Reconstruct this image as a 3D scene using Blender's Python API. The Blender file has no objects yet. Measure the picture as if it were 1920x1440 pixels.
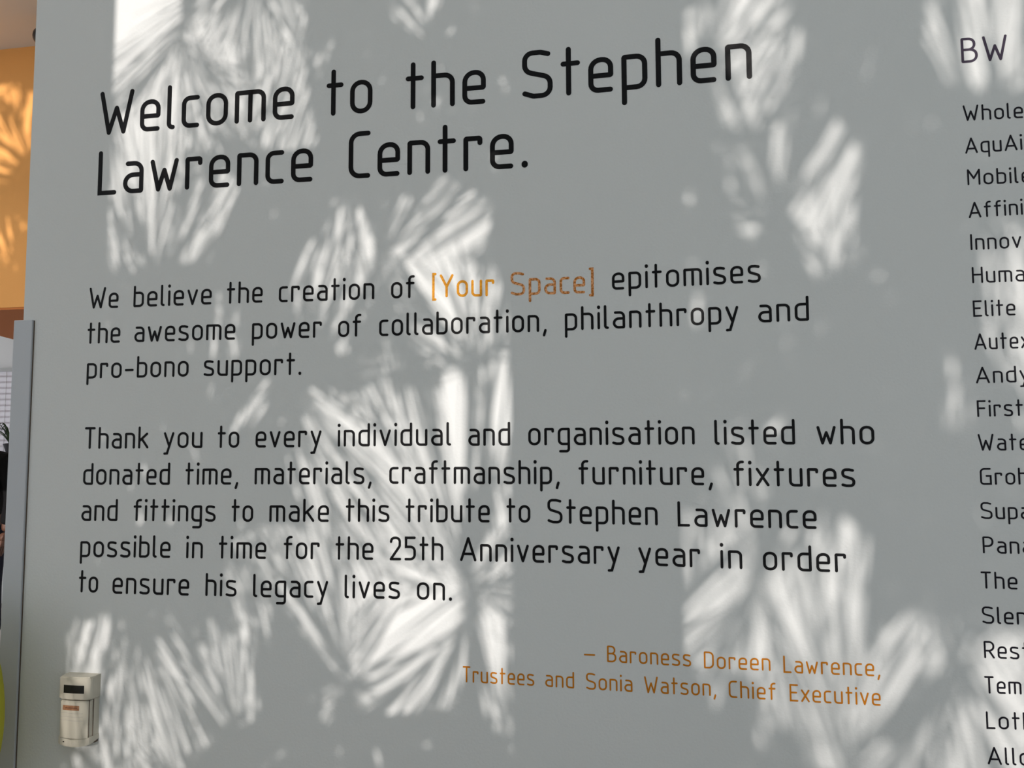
import bpy, bmesh, math, random
from mathutils import Vector, Matrix

C = bpy.context.scene
COL = C.collection

# ---------------------------------------------------------------- camera
def cam_axes(yaw, pit, rol):
    cy, sy, cp, sp = math.cos(yaw), math.sin(yaw), math.cos(pit), math.sin(pit)
    f = Vector((sy*cp, cy*cp, sp)); r = Vector((cy, -sy, 0)); u = r.cross(f)
    c, s = math.cos(rol), math.sin(rol)
    return r*c + u*s, u*c - r*s, f
R_, U_, F_ = cam_axes(math.radians(-10.558), math.radians(4.512), math.radians(-0.248))
cd = bpy.data.cameras.new('camera')
cam = bpy.data.objects.new('camera', cd); COL.objects.link(cam)
cam.matrix_world = Matrix(((R_.x, U_.x, -F_.x, 0.0), (R_.y, U_.y, -F_.y, -1.3), (R_.z, U_.z, -F_.z, 1.55), (0, 0, 0, 1)))
cd.sensor_width = 36.0
cd.lens = 1550.0/1920.0*36.0
cd.clip_start = 0.02
C.camera = cam

# ---------------------------------------------------------------- sky, sun, exposure
w = bpy.data.worlds.new('sky'); C.world = w; w.use_nodes = True
nt = w.node_tree; nt.nodes.clear()
out = nt.nodes.new('ShaderNodeOutputWorld'); bg = nt.nodes.new('ShaderNodeBackground')
bg.inputs[0].default_value = (0.86, 0.93, 0.975, 1); bg.inputs[1].default_value = 1.12
nt.links.new(bg.outputs[0], out.inputs[0])

SUN_EL, SUN_AZ = math.radians(16.0), math.radians(0.0)
sd = bpy.data.lights.new('sun', 'SUN'); sun = bpy.data.objects.new('sun', sd); COL.objects.link(sun)
sd.energy = 4.1; sd.angle = math.radians(0.44); sd.color = (1.0, 0.915, 0.86)
S_DIR = Vector((math.sin(SUN_AZ)*math.cos(SUN_EL), math.cos(SUN_AZ)*math.cos(SUN_EL), -math.sin(SUN_EL)))  # travel direction of sunlight
sun.rotation_euler = S_DIR.to_track_quat('-Z', 'Y').to_euler()
sun.location = (0, -6, 6)

C.view_settings.view_transform = 'Standard'; C.view_settings.look = 'None'
C.view_settings.gamma = 1.0; C.view_settings.use_curve_mapping = False
C.view_settings.exposure = 0.0

# ---------------------------------------------------------------- materials
def mat(name, col, rough=0.6, metal=0.0, spec=0.4, noise=None, bump=None, coat=0.0, trans=0.0):
    """noise = (scale, second colour, low, high); bump = (scale, strength, distance)"""
    m = bpy.data.materials.new(name); m.use_nodes = True
    n = m.node_tree; b = n.nodes['Principled BSDF']
    b.inputs['Base Color'].default_value = (*col, 1); b.inputs['Roughness'].default_value = rough
    b.inputs['Metallic'].default_value = metal; b.inputs['Specular IOR Level'].default_value = spec
    b.inputs['Coat Weight'].default_value = coat
    if noise or bump:
        tc = n.nodes.new('ShaderNodeTexCoord')
    if noise:
        t = n.nodes.new('ShaderNodeTexNoise'); t.inputs['Scale'].default_value = noise[0]; t.inputs['Detail'].default_value = 3
        n.links.new(tc.outputs['Object'], t.inputs['Vector'])
        r = n.nodes.new('ShaderNodeValToRGB')
        r.color_ramp.elements[0].position = noise[2]; r.color_ramp.elements[0].color = (*col, 1)
        r.color_ramp.elements[1].position = noise[3]; r.color_ramp.elements[1].color = (*noise[1], 1)
        n.links.new(t.outputs['Fac'], r.inputs[0]); n.links.new(r.outputs[0], b.inputs['Base Color'])
    if bump:
        t2 = n.nodes.new('ShaderNodeTexNoise'); t2.inputs['Scale'].default_value = bump[0]; t2.inputs['Detail'].default_value = 2
        n.links.new(tc.outputs['Object'], t2.inputs['Vector'])
        bp = n.nodes.new('ShaderNodeBump'); bp.inputs['Strength'].default_value = bump[1]; bp.inputs['Distance'].default_value = bump[2]
        n.links.new(t2.outputs['Fac'], bp.inputs['Height']); n.links.new(bp.outputs['Normal'], b.inputs['Normal'])
    return m

M = {}
M['wall'] = mat('grey_wall_paint', (0.590, 0.612, 0.606), 0.62, spec=0.25, bump=(230, 0.35, 0.0012), noise=(1.6, (0.605, 0.625, 0.62), 0.35, 0.7))
M['wall_edge'] = mat('pale_edge_paint', (0.62, 0.60, 0.57), 0.6, spec=0.25)
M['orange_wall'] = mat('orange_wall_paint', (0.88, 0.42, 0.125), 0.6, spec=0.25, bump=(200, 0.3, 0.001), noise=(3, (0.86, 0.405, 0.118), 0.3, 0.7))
M['shaded_orange'] = mat('shaded_orange_paint', (0.62, 0.20, 0.055), 0.7, spec=0.2)  # bulkhead orange made darker to stand in for shade underneath
M['ceiling'] = mat('ceiling_paint', (0.80, 0.77, 0.73), 0.8, spec=0.2)
M['white'] = mat('white_wall_paint', (0.88, 0.89, 0.91), 0.7, spec=0.2)
M['floor'] = mat('floor_vinyl', (0.30, 0.28, 0.26), 0.5, noise=(6, (0.27, 0.25, 0.23), 0.3, 0.7))
M['paving'] = mat('paving', (0.40, 0.39, 0.37), 0.8, noise=(9, (0.33, 0.32, 0.30), 0.3, 0.7))
M['frame'] = mat('window_frame_paint', (0.55, 0.56, 0.57), 0.5)
M['black_vinyl'] = mat('black_vinyl', (0.0036, 0.0037, 0.0045), 0.40, spec=0.11, bump=(260, 0.12, 0.0008))
M['list_vinyl'] = mat('dark_purple_vinyl', (0.005, 0.0042, 0.008), 0.42, spec=0.11)
M['purple_vinyl'] = mat('purple_vinyl', (0.03, 0.02, 0.04), 0.45, spec=0.16)
M['orange_vinyl'] = mat('orange_vinyl', (0.46, 0.158, 0.008), 0.50, spec=0.08)
M['speckle_vinyl'] = mat('speckled_orange_vinyl', (0.36, 0.125, 0.02), 0.5, spec=0.08, noise=(300, (0.74, 0.36, 0.16), 0.42, 0.58))
M['amber_vinyl'] = mat('amber_vinyl', (0.58, 0.26, 0.016), 0.5, spec=0.08, noise=(300, (0.48, 0.19, 0.015), 0.45, 0.6))
M['guard'] = mat('corner_guard_plastic', (0.46, 0.485, 0.515), 0.5, spec=0.3, bump=(500, 0.15, 0.0006))
M['pir'] = mat('cream_plastic', (0.50, 0.475, 0.395), 0.45, spec=0.45)
M['pir_dark'] = mat('black_lens', (0.006, 0.007, 0.006), 0.35, spec=0.3, bump=(900, 0.4, 0.0008))
M['groove_and_shadow'] = mat('dark_joint_and_shadow', (0.10, 0.075, 0.055), 0.8)
M['line_print'] = mat('grey_rib', (0.42, 0.40, 0.36), 0.6)
M['sticker'] = mat('orange_sticker', (0.26, 0.12, 0.06), 0.5, noise=(260, (0.34, 0.18, 0.10), 0.4, 0.65))
M['sticker_dark'] = mat('dark_brown_print', (0.10, 0.035, 0.02), 0.5)
M['palm'] = mat('palm_leaf_green', (0.055, 0.11, 0.03), 0.55, noise=(14, (0.08, 0.14, 0.04), 0.35, 0.7))
M['palm_stem'] = mat('palm_stem', (0.10, 0.12, 0.05), 0.6)
M['palm_trunk'] = mat('palm_trunk_fibre', (0.11, 0.075, 0.045), 0.9, bump=(60, 0.8, 0.01))
M['pot'] = mat('dark_pot', (0.035, 0.033, 0.04), 0.5)
M['soil'] = mat('soil', (0.03, 0.02, 0.014), 0.95, bump=(80, 0.8, 0.01))
M['plant'] = mat('dark_strap_leaf', (0.02, 0.045, 0.012), 0.45, noise=(25, (0.05, 0.075, 0.02), 0.5, 0.7))
M['blind'] = mat('blind_fabric', (0.80, 0.77, 0.79), 0.8)
_n = M['blind'].node_tree; _tr = _n.nodes.new('ShaderNodeBsdfTranslucent'); _tr.inputs[0].default_value = (0.86, 0.83, 0.85, 1)
_mx = _n.nodes.new('ShaderNodeMixShader'); _mx.inputs[0].default_value = 0.6
_n.links.new(_n.nodes['Principled BSDF'].outputs[0], _mx.inputs[1]); _n.links.new(_tr.outputs[0], _mx.inputs[2])
_n.links.new(_mx.outputs[0], _n.nodes['Material Output'].inputs[0])
M['cord'] = mat('blind_cord', (0.60, 0.58, 0.58), 0.8)
M['jacket'] = mat('black_jacket_cloth', (0.006, 0.006, 0.007), 0.85, spec=0.15)
M['trousers'] = mat('navy_trousers_cloth', (0.008, 0.009, 0.018), 0.85, spec=0.15)
M['skin'] = mat('skin', (0.10, 0.045, 0.028), 0.55)
M['hair'] = mat('dark_hair', (0.012, 0.009, 0.007), 0.6)
M['green_cloth'] = mat('yellow_green_upholstery', (0.33, 0.32, 0.02), 0.85, bump=(300, 0.4, 0.001))
M['black_plastic'] = mat('black_plastic', (0.008, 0.008, 0.009), 0.35)
M['chrome'] = mat('steel', (0.6, 0.6, 0.6), 0.25, metal=1.0)

# ---------------------------------------------------------------- helpers
def link_mesh(name, bm, m, parent=None, smooth=False):
    me = bpy.data.meshes.new(name); bm.normal_update(); bm.to_mesh(me); bm.free()
    for mm in (m if isinstance(m, (list, tuple)) else [m]): me.materials.append(mm)
    if smooth:
        for p in me.polygons: p.use_smooth = True
    o = bpy.data.objects.new(name, me); COL.objects.link(o)
    if parent:
        o.parent = parent; o.matrix_parent_inverse = Matrix.Translation(parent.location).inverted()
    return o

def thing(name, label, cat, loc, group=None):
    o = bpy.data.objects.new(name, None); COL.objects.link(o)
    o.location = loc; o.empty_display_size = 0.1
    return tag(o, label, cat, group)

def tag(o, label, cat, group=None):
    o['label'] = label; o['category'] = cat
    if group: o['group'] = group
    return o

def struct(name, bm, m):
    o = link_mesh(name, bm, m); o['kind'] = 'structure'; return o

def add_box(bm, x0, x1, y0, y1, z0, z1, bevel=0.0, seg=2):
    r = bmesh.ops.create_cube(bm, size=1.0)
    for v in r['verts']:
        v.co = Vector((x0+(v.co.x+.5)*(x1-x0), y0+(v.co.y+.5)*(y1-y0), z0+(v.co.z+.5)*(z1-z0)))
    if bevel:
        es = list({e for v in r['verts'] for e in v.link_edges})
        bmesh.ops.bevel(bm, geom=es, offset=bevel, segments=seg, affect='EDGES', profile=0.5)
    return bm

def box(x0, x1, y0, y1, z0, z1, bevel=0.0, seg=2):
    return add_box(bmesh.new(), x0, x1, y0, y1, z0, z1, bevel, seg)

def add_tube(bm, pts, radii, n=8, cap=True):
    rings = []
    up = Vector((0, 0, 1))
    for i, p in enumerate(pts):
        p = Vector(p); a = Vector(pts[max(i-1, 0)]); b = Vector(pts[min(i+1, len(pts)-1)])
        d = (b-a).normalized(); s = d.cross(up)
        if s.length < 0.05: s = d.cross(Vector((0, 1, 0)))
        s.normalize(); t = s.cross(d)
        r = radii[i] if isinstance(radii, (list, tuple)) else radii
        rings.append([bm.verts.new(p+(s*math.cos(2*math.pi*k/n)+t*math.sin(2*math.pi*k/n))*r) for k in range(n)])
    for A, B in zip(rings, rings[1:]):
        for k in range(n): bm.faces.new((A[k], A[(k+1) % n], B[(k+1) % n], B[k]))
    if cap: bm.faces.new(rings[0][::-1]); bm.faces.new(rings[-1])
    return bm

def add_lathe(bm, c, prof, n=24):
    rings = [[bm.verts.new((c[0]+r*math.cos(2*math.pi*k/n), c[1]+r*math.sin(2*math.pi*k/n), c[2]+z)) for k in range(n)] for r, z in prof]
    for A, B in zip(rings, rings[1:]):
        for k in range(n): bm.faces.new((A[k], A[(k+1) % n], B[(k+1) % n], B[k]))
    bm.faces.new(rings[0][::-1]); bm.faces.new(rings[-1])
    return bm

def prism(bm, prof, z0, z1):
    """closed plan outline (x, y) raised from z0 to z1"""
    A = [bm.verts.new((x, y, z0)) for x, y in prof]; B = [bm.verts.new((x, y, z1)) for x, y in prof]
    n = len(prof)
    for k in range(n): bm.faces.new((A[k], A[(k+1) % n], B[(k+1) % n], B[k]))
    bm.faces.new(A[::-1]); bm.faces.new(B)
    return bm

# ---------------------------------------------------------------- the room
WT = 0.10                       # partition thickness
EDGE = -1.1445                  # left end of the lettered wall
WIN_Y = -1.95                   # window wall behind the camera
b = box(EDGE, 4.0, 0.0, WT, 0.0, 4.9); struct('wall_lettered', b, M['wall'])
b = box(-8.5, 4.0, WIN_Y-0.2, 7.0, -0.1, 0.0); struct('floor', b, M['floor'])
b = box(-8.5, EDGE, 1.1, 3.2, 3.11, 3.21); add_box(b, -8.5, 4.0, 3.2, 7.0, 3.11, 3.21); struct('ceiling', b, M['ceiling'])
b = box(-8.5, 4.0, WIN_Y-0.2, 1.1, 4.9, 5.0); struct('ceiling_front', b, M['ceiling'])
b = box(-8.6, EDGE+0.02, 1.0, 1.1, 3.11, 4.9); struct('wall_upper', b, M['ceiling'])
b = box(3.9, 4.0, WIN_Y, 0.0, 0.0, 4.9); struct('wall_right', b, M['white'])
b = box(-8.6, -8.5, WIN_Y, 0.3, 0.0, 4.9); struct('wall_left', b, M['white'])
# orange bulkhead over the way through: front face, and underside with its shade put into the colour
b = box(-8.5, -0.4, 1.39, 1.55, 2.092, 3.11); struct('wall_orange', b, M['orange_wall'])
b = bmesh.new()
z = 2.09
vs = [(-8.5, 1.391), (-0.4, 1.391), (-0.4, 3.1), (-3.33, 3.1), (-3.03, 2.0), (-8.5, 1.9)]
prism(b, vs, z-0.006, z+0.0015); struct('ceiling_soffit', b, M['shaded_orange'])
# window wall behind the camera: piers, sills and heads around three tall openings
b = bmesh.new()
WO, WI = WIN_Y, WIN_Y+0.10
HEAD, SILL = 4.55, 1.0
PIERS = [(-8.5, -6.50), (-2.12, -1.033), (-0.245, 0.022), (1.95, 3.9)]
for x0, x1 in PIERS: add_box(b, x0, x1, WO, WI, 0.0, 4.9)
for x0, x1 in ((-6.50, -2.12), (-1.033, -0.245), (0.022, 1.95)):
    add_box(b, x0, x1, WO, WI, 0.0, SILL); add_box(b, x0, x1, WO, WI, HEAD, 4.9)
struct('wall_front', b, M['white'])
b = box(-1.033, -0.978, WO+0.02, WI-0.02, 1.81, HEAD); struct('added_shade_strip_1', b, M['frame'])  # added unseen strip that keeps sun off the upper left of the wall
b = box(-12.0, 6.0, -9.0, WIN_Y-0.2, -0.1, -0.02); struct('ground_outside', b, M['paving'])

# ---------------------------------------------------------------- lettering
# measured on the wall in millimetres: word, left, baseline at left, right, baseline at right
TEXT = {
 'H1': [('Welcome', -1003.7, 2121.2, -624.3, 2122.9), ('to', -565.1, 2122.5, -482.2, 2122.6), ('the', -423.1, 2122.2, -284.3, 2121.8), ('Stephen', -223.0, 2123.1, 142.2, 2126.4)],
 'H2': [('Lawrence', -1002.6, 2010.0, -588.1, 2009.5), ('Centre.', -523.7, 2009.3, -214.2, 2008.6)],
 'P1': [('We', -1011.3, 1803.7, -953.0, 1803.5), ('believe', -923.2, 1803.4, -772.2, 1803.1), ('the', -743.4, 1803.0, -676.8, 1802.7), ('creation', -646.9, 1801.9, -475.7, 1800.8), ('of', -446.3, 1800.8, -405.5, 1800.4), ('[Your', -375.3, 1799.7, -271.0, 1798.3), ('Space]', -243.7, 1797.9, -109.5, 1797.0), ('epitomises', -80.5, 1800.6, 146.5, 1803.5)],
 'P2': [('the', -1012.2, 1740.6, -947.2, 1741.1), ('awesome', -919.2, 1741.0, -726.2, 1740.1), ('power', -695.2, 1739.8, -568.0, 1738.9), ('of', -538.8, 1738.6, -498.0, 1738.9), ('collaboration,', -466.5, 1738.3, -185.5, 1737.4), ('philanthropy', -156.1, 1738.0, 111.9, 1740.7), ('and', 140.9, 1741.2, 215.2, 1742.0)],
 'P3': [('pro-bono', -1011.2, 1678.3, -812.6, 1678.0), ('support.', -783.9, 1678.1, -603.7, 1676.7)],
 'P4': [('Thank', -1010.5, 1554.0, -885.3, 1554.2), ('you', -856.2, 1554.5, -782.9, 1554.6), ('to', -754.4, 1554.3, -714.6, 1554.7), ('every', -684.5, 1554.6, -566.0, 1555.2), ('individual', -537.0, 1555.7, -343.0, 1556.3), ('and', -314.2, 1555.7, -245.6, 1555.8), ('organisation', -216.3, 1556.1, 42.2, 1556.1), ('listed', 71.8, 1555.4, 189.4, 1555.4), ('who', 220.4, 1555.2, 301.4, 1554.8)],
 'P5': [('donated', -1010.5, 1490.9, -842.5, 1491.5), ('time,', -813.2, 1491.6, -714.7, 1492.4), ('materials,', -684.8, 1492.7, -477.5, 1493.9), ('craftmanship,', -447.0, 1494.6, -166.8, 1494.8), ('furniture,', -136.8, 1494.6, 67.8, 1494.0), ('fixtures', 98.5, 1493.3, 272.5, 1492.1)],
 'P6': [('and', -1011.5, 1428.0, -940.9, 1428.6), ('fittings', -910.0, 1428.9, -755.1, 1429.6), ('to', -725.6, 1429.9, -686.4, 1430.2), ('make', -656.8, 1430.5, -550.9, 1431.7), ('this', -521.5, 1432.1, -446.5, 1432.8), ('tribute', -418.7, 1432.8, -279.3, 1434.1), ('to', -251.9, 1434.4, -213.9, 1434.4), ('Stephen', -186.4, 1433.9, -15.9, 1432.7), ('Lawrence', 14.1, 1431.5, 216.4, 1430.3)],
 'P7': [('possible', -1011.4, 1365.4, -837.6, 1367.5), ('in', -807.9, 1367.4, -777.1, 1367.7), ('time', -747.6, 1368.1, -661.3, 1369.1), ('for', -630.0, 1369.5, -566.6, 1370.4), ('the', -538.6, 1370.4, -473.3, 1371.4), ('25th', -445.4, 1371.3, -355.7, 1372.6), ('Anniversary', -327.8, 1372.5, -74.4, 1372.4), ('year', -46.0, 1371.6, 46.6, 1370.4), ('in', 76.2, 1369.6, 108.3, 1369.3), ('order', 138.1, 1368.4, 255.8, 1367.5)],
 'P8': [('to', -1011.3, 1305.0, -974.2, 1305.2), ('ensure', -945.8, 1304.5, -800.8, 1305.1), ('his', -770.5, 1305.4, -713.6, 1305.8), ('legacy', -683.6, 1305.9, -550.8, 1308.2), ('lives', -522.1, 1308.5, -427.6, 1310.1), ('on.', -399.2, 1310.1, -340.9, 1309.6)],
 'O1': [('–', -132.0, 1224.9, -113.7, 1224.8), ('Baroness', -96.0, 1224.5, 29.9, 1223.0), ('Doreen', 48.6, 1221.4, 144.7, 1221.8), ('Lawrence,', 162.8, 1219.8, 297.0, 1220.5)],
 'O2': [('Trustees', -323.4, 1184.0, -209.2, 1183.6), ('and', -192.0, 1183.4, -147.0, 1182.5), ('Sonia', -128.6, 1182.2, -58.1, 1181.6), ('Watson,', -40.5, 1181.0, 65.6, 1181.4), ('Chief', 83.8, 1180.3, 151.1, 1180.0), ('Executive', 170.6, 1179.3, 296.2, 1179.2)],
 'BW': [('BW', 444.3, 2123.2, 508.2, 2122.8)],
 'L1': [('Whole', 443.0, 2034.3, 524.6, 2032.6)],
 'L2': [('AquAi', 443.7, 1984.4, 521.1, 1984.7)],
 'L3': [('Mobile', 444.6, 1936.6, 530.8, 1935.2)],
 'L4': [('Affini', 444.3, 1886.9, 517.1, 1888.0)],
 'L5': [('Innov', 444.6, 1838.9, 513.0, 1839.1)],
 'L6': [('Huma', 444.6, 1789.7, 515.2, 1789.5)],
 'L7': [('Elite', 443.8, 1740.0, 500.3, 1740.4)],
 'L8': [('Autex', 443.3, 1691.4, 516.8, 1692.2)],
 'L9': [('Andy', 443.0, 1642.3, 514.4, 1643.3)],
 'L10': [('First', 442.7, 1593.7, 503.3, 1594.6)],
 'L11': [('Wate', 441.8, 1545.0, 508.9, 1545.5)],
 'L12': [('Groh', 442.2, 1496.1, 505.1, 1496.7)],
 'L13': [('Supa', 441.0, 1447.5, 505.5, 1447.4)],
 'L14': [('Pana', 441.3, 1398.8, 505.9, 1398.9)],
 'L15': [('The', 436.8, 1349.3, 484.4, 1349.1)],
 'L16': [('Slen', 436.2, 1300.3, 493.5, 1300.4)],
 'L17': [('Rest', 436.4, 1252.2, 495.3, 1252.4)],
 'L18': [('Tem', 435.0, 1203.5, 482.4, 1204.3)],
 'L19': [('Loth', 434.8, 1154.9, 495.3, 1156.4)],
 'L20': [('Allo', 434.3, 1106.5, 488.9, 1107.8)],
}

CAPH = {'H': 81.8, 'P': 38.0, 'O': 24.9, 'B': 39.0, 'L': 23.9}
a_, X_, T_ = .05, .67, .95
def GL():
    g = {}
    l, r, b = .05, .43, .05
    g['n'] = (.48, [[(l, b), (l, X_, .02), (r, X_, .15), (r, b)]])
    g['m'] = (.70, [[(l, b), (l, X_, .02), (.65, X_, .14), (.65, b)], [(.35, b), (.35, X_)]])
    g['u'] = (.48, [[(l, X_), (l, b, .15), (r, b, .02), (r, X_)]])
    g['h'] = (.49, [[(l, b), (l, T_)], [(l, X_), (.44, X_, .16), (.44, b)]])
    g['r'] = (.39, [[(l, b), (l, X_, .02), (.34, X_, .03), (.34, .575)]])
    g['b'] = (.49, [[(l, T_), (l, b, .02), (.44, b, .16), (.44, X_, .16), (l, X_)]])
    g['d'] = (.49, [[(.44, T_), (.44, b, .02), (l, b, .16), (l, X_, .16), (.44, X_)]])
    g['p'] = (.49, [[(l, -.25), (l, X_, .02), (.44, X_, .16), (.44, b, .16), (l, b)]])
    g['q'] = (.49, [[(.44, -.25), (.44, X_, .02), (l, X_, .16), (l, b, .16), (.44, b)]])
    g['g'] = (.49, [[(.44, b), (l, b, .16), (l, X_, .16), (.44, X_, .02), (.44, -.25, .10), (.10, -.25)]])
    g['a'] = (.48, [[(.10, X_), (r, X_, .17), (r, b, .02), (l, b, .19), (l, .415, .19), (r, .415)]])
    g['e'] = (.48, [[(r-.01, b), (l, b, .14), (l, X_, .20), (r, X_, .20), (r, .345, .02), (l, .345)]])
    g['c'] = (.41, [[(.36, X_), (l, X_, .14), (l, b, .14), (.36, b)]])
    g['o'] = (.50, [[(l, b, .19), (.45, b, .19), (.45, X_, .19), (l, X_, .19), None]])
    g['s'] = (.48, [[(.40, .645), (.28, X_, .08), (.06, X_, .17), (.06, .43, .12), (.43, .30, .13), (.43, b, .17), (.17, b, .08), (l, .085)]])
    g['t'] = (.38, [[(.155, T_), (.155, b)], [(l, .655), (.33, .655)]])
    g['i'] = (.10, [[(l, b), (l, X_)], [(l, .915), (l, .935)]])
    g['l'] = (.19, [[(l, T_), (l, b, .09), (.14, b)]])
    g['f'] = (.39, [[(.34, T_), (.155, T_, .14), (.155, b)], [(l, .655), (.33, .655)]])
    g['k'] = (.49, [[(l, b), (l, T_)], [(.41, X_), (l, .33)], [(.17, .43), (.44, b)]])
    g['v'] = (.48, [[(l, X_), (.24, b), (r, X_)]])
    g['w'] = (.66, [[(l, X_), (.195, b), (.33, .47), (.465, b), (.61, X_)]])
    g['x'] = (.48, [[(l, X_), (r, b)], [(r, X_), (l, b)]])
    g['y'] = (.48, [[(l, X_), (.25, .11)], [(r, X_), (.165, -.24), (.05, -.25)]])
    g['W'] = (.82, [[(l, T_), (.235, b), (.41, .60), (.585, b), (.77, T_)]])
    g['L'] = (.45, [[(l, T_), (l, b), (.40, b)]])
    g['S'] = (.60, [[(.51, .905), (.36, T_, .12), (l, T_, .25), (l, .57, .17), (.55, .42, .17), (.55, b, .25), (.22, b, .14), (l, .115)]])
    g['C'] = (.47, [[(.42, T_), (l, T_, .19), (l, b, .19), (.42, b)]])
    g['G'] = (.60, [[(.52, T_), (l, T_, .19), (l, b, .15), (.55, b), (.55, .53), (.34, .53)]])
    g['Y'] = (.62, [[(l, T_), (.31, .46)], [(.57, T_), (.31, .46), (.31, b)]])
    g['T'] = (.52, [[(l, T_), (.47, T_)], [(.26, T_), (.26, b)]])
    g['A'] = (.68, [[(l, b), (.34, T_), (.63, b)], [(.14, .30), (.54, .30)]])
    g['B'] = (.56, [[(l, .52), (.45, .52, .2), (.45, T_, .2), (l, T_, .02), (l, b, .02), (.51, b, .22), (.51, .52, .22), (.3, .52)]])
    g['D'] = (.56, [[(l, b, .02), (l, T_, .02), (.51, T_, .24), (.51, b, .24), None]])
    g['P'] = (.55, [[(l, b), (l, T_, .02), (.50, T_, .24), (.50, .43, .24), (l, .43)]])
    g['R'] = (.55, [[(l, b), (l, T_, .02), (.50, T_, .24), (.50, .44, .24), (l, .44)], [(.27, .44), (.50, b)]])
    g['E'] = (.48, [[(.43, T_), (l, T_), (l, b), (.43, b)], [(l, .52), (.37, .52)]])
    g['F'] = (.48, [[(.43, T_), (l, T_), (l, b)], [(l, .52), (.39, .52)]])
    g['H'] = (.56, [[(l, b), (l, T_)], [(.51, b), (.51, T_)], [(l, .52), (.51, .52)]])
    g['I'] = (.10, [[(l, b), (l, T_)]])
    g['M'] = (.66, [[(l, b), (l, T_), (.33, .42), (.61, T_), (.61, b)]])
    g['2'] = (.50, [[(.055, .78), (l, T_, .2), (.44, T_, .2), (.44, .60, .13), (l, b), (.45, b)]])
    g['5'] = (.50, [[(.43, T_), (.06, T_), (.06, .57), (.44, .57, .19), (.44, b, .19), (l, b)]])
    g['.'] = (.13, [[(.065, .06), (.065, .075)]])
    g[','] = (.16, [[(.11, .06), (.05, -.15)]])
    g['-'] = (.42, [[(.05, .36), (.37, .36)]])
    g['–'] = (.55, [[(.05, .38), (.50, .38)]])
    g['['] = (.19, [[(.14, 1.03), (l, 1.03), (l, -.09), (.14, -.09)]])
    g[']'] = (.19, [[(.05, 1.03), (.14, 1.03), (.14, -.09), (.05, -.09)]])
    return g
GLY = GL()
GAP = .155

def round_path(path):
    """corner points (x, y[, radius]) -> dense polyline; a trailing None closes the path"""
    closed = path[-1] is None
    P = [(*p, 0)[:3] for p in path if p is not None]
    n = len(P); outp = []
    for i, (x, y, r) in enumerate(P):
        if r == 0 or (not closed and i in (0, n-1)):
            outp.append(Vector((x, y))); continue
        p = Vector((x, y)); q0 = Vector(P[i-1][:2]); q1 = Vector(P[(i+1) % n][:2])
        d0, d1 = (q0-p), (q1-p)
        ang = d0.angle(d1); L0 = d0.length*(1.0 if (not closed and i == 1) else .5); L1 = d1.length*(1.0 if (not closed and i == n-2) else .5)
        t = min(r/math.tan(ang/2), L0*.999, L1*.999); rr = t*math.tan(ang/2)
        d0.normalize(); d1.normalize()
        c = p+(d0+d1).normalized()*(rr/math.sin(ang/2))
        A, B = p+d0*t-c, p+d1*t-c
        th = A.angle_signed(B); k = max(3, int(abs(th)/.25))
        a0 = math.atan2(A.y, A.x)
        s = -th
        for j in range(k+1):
            q = a0+s*j/k
            outp.append(c+Vector((math.cos(q), math.sin(q)))*rr)
    res = [outp[0]]
    for q in outp[1:]:
        if (q-res[-1]).length > 1e-4: res.append(q)
    if closed and (res[0]-res[-1]).length < 1e-4: res.pop()
    return res, closed

def stroke(bm, pts, hw, tf, y, closed):
    """ribbon of half width hw along pts (already in wall mm), rounded ends, front at y and sides back to the wall"""
    n = len(pts)
    if not closed:                                   # break at sharp corners so that each limb keeps round ends
        for i in range(1, n-1):
            d0 = (pts[i]-pts[i-1]).normalized(); d1 = (pts[i+1]-pts[i]).normalized()
            if d0.dot(d1) < -0.05:
                stroke(bm, pts[:i+1], hw, tf, y, False); stroke(bm, pts[i:], hw, tf, y-0.00003, False); return
    Ls, Rs = [], []
    for i, p in enumerate(pts):
        a = pts[i-1] if (closed or i > 0) else None
        c = pts[(i+1) % n] if (closed or i < n-1) else None
        d0 = (p-a).normalized() if a is not None else None; d1 = (c-p).normalized() if c is not None else None
        d = ((d0 or d1)+(d1 or d0)).normalized(); nn = Vector((-d.y, d.x))
        k = nn.dot(Vector((-(d1 or d0).y, (d1 or d0).x)))
        Ls.append(p+nn*hw/max(k, .55)); Rs.append(p-nn*hw/max(k, .55))
    V = lambda q: bm.verts.new(tf(q, y))
    W0 = lambda q: bm.verts.new(tf(q, 0.0))
    V2 = lambda q, i: bm.verts.new(tf(q, y-0.00005*i/n))         # creeps outward so a stroke can cross itself
    lv = [V2(q, i) for i, q in enumerate(Ls)]; rv = [V2(q, i) for i, q in enumerate(Rs)]
    for i in range(n if closed else n-1):
        j = (i+1) % n; bm.faces.new((lv[i], rv[i], rv[j], lv[j]))
    def cap(p, d, va, vb):                           # half round end from va to vb
        nn = Vector((-d.y, d.x)); arc = []
        for j in range(1, 7):
            q = math.pi*j/7
            arc.append(V(p+nn*hw*math.cos(q)+d*hw*math.sin(q)))
        loop = [va]+arc+[vb]; bm.faces.new(loop[::-1]); return arc
    if closed:
        loops = [lv, rv[::-1]]
    else:
        e = cap(pts[-1], (pts[-1]-pts[-2]).normalized(), lv[-1], rv[-1])
        s = cap(pts[0], (pts[0]-pts[1]).normalized(), rv[0], lv[0])
        loops = [lv+e+rv[::-1]+s]
    for lp in loops:
        bk = [bm.verts.new((v.co.x, 0.0, v.co.z)) for v in lp]
        for i in range(len(lp)):
            j = (i+1) % len(lp); bm.faces.new((lp[i], lp[j], bk[j], bk[i]))

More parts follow.
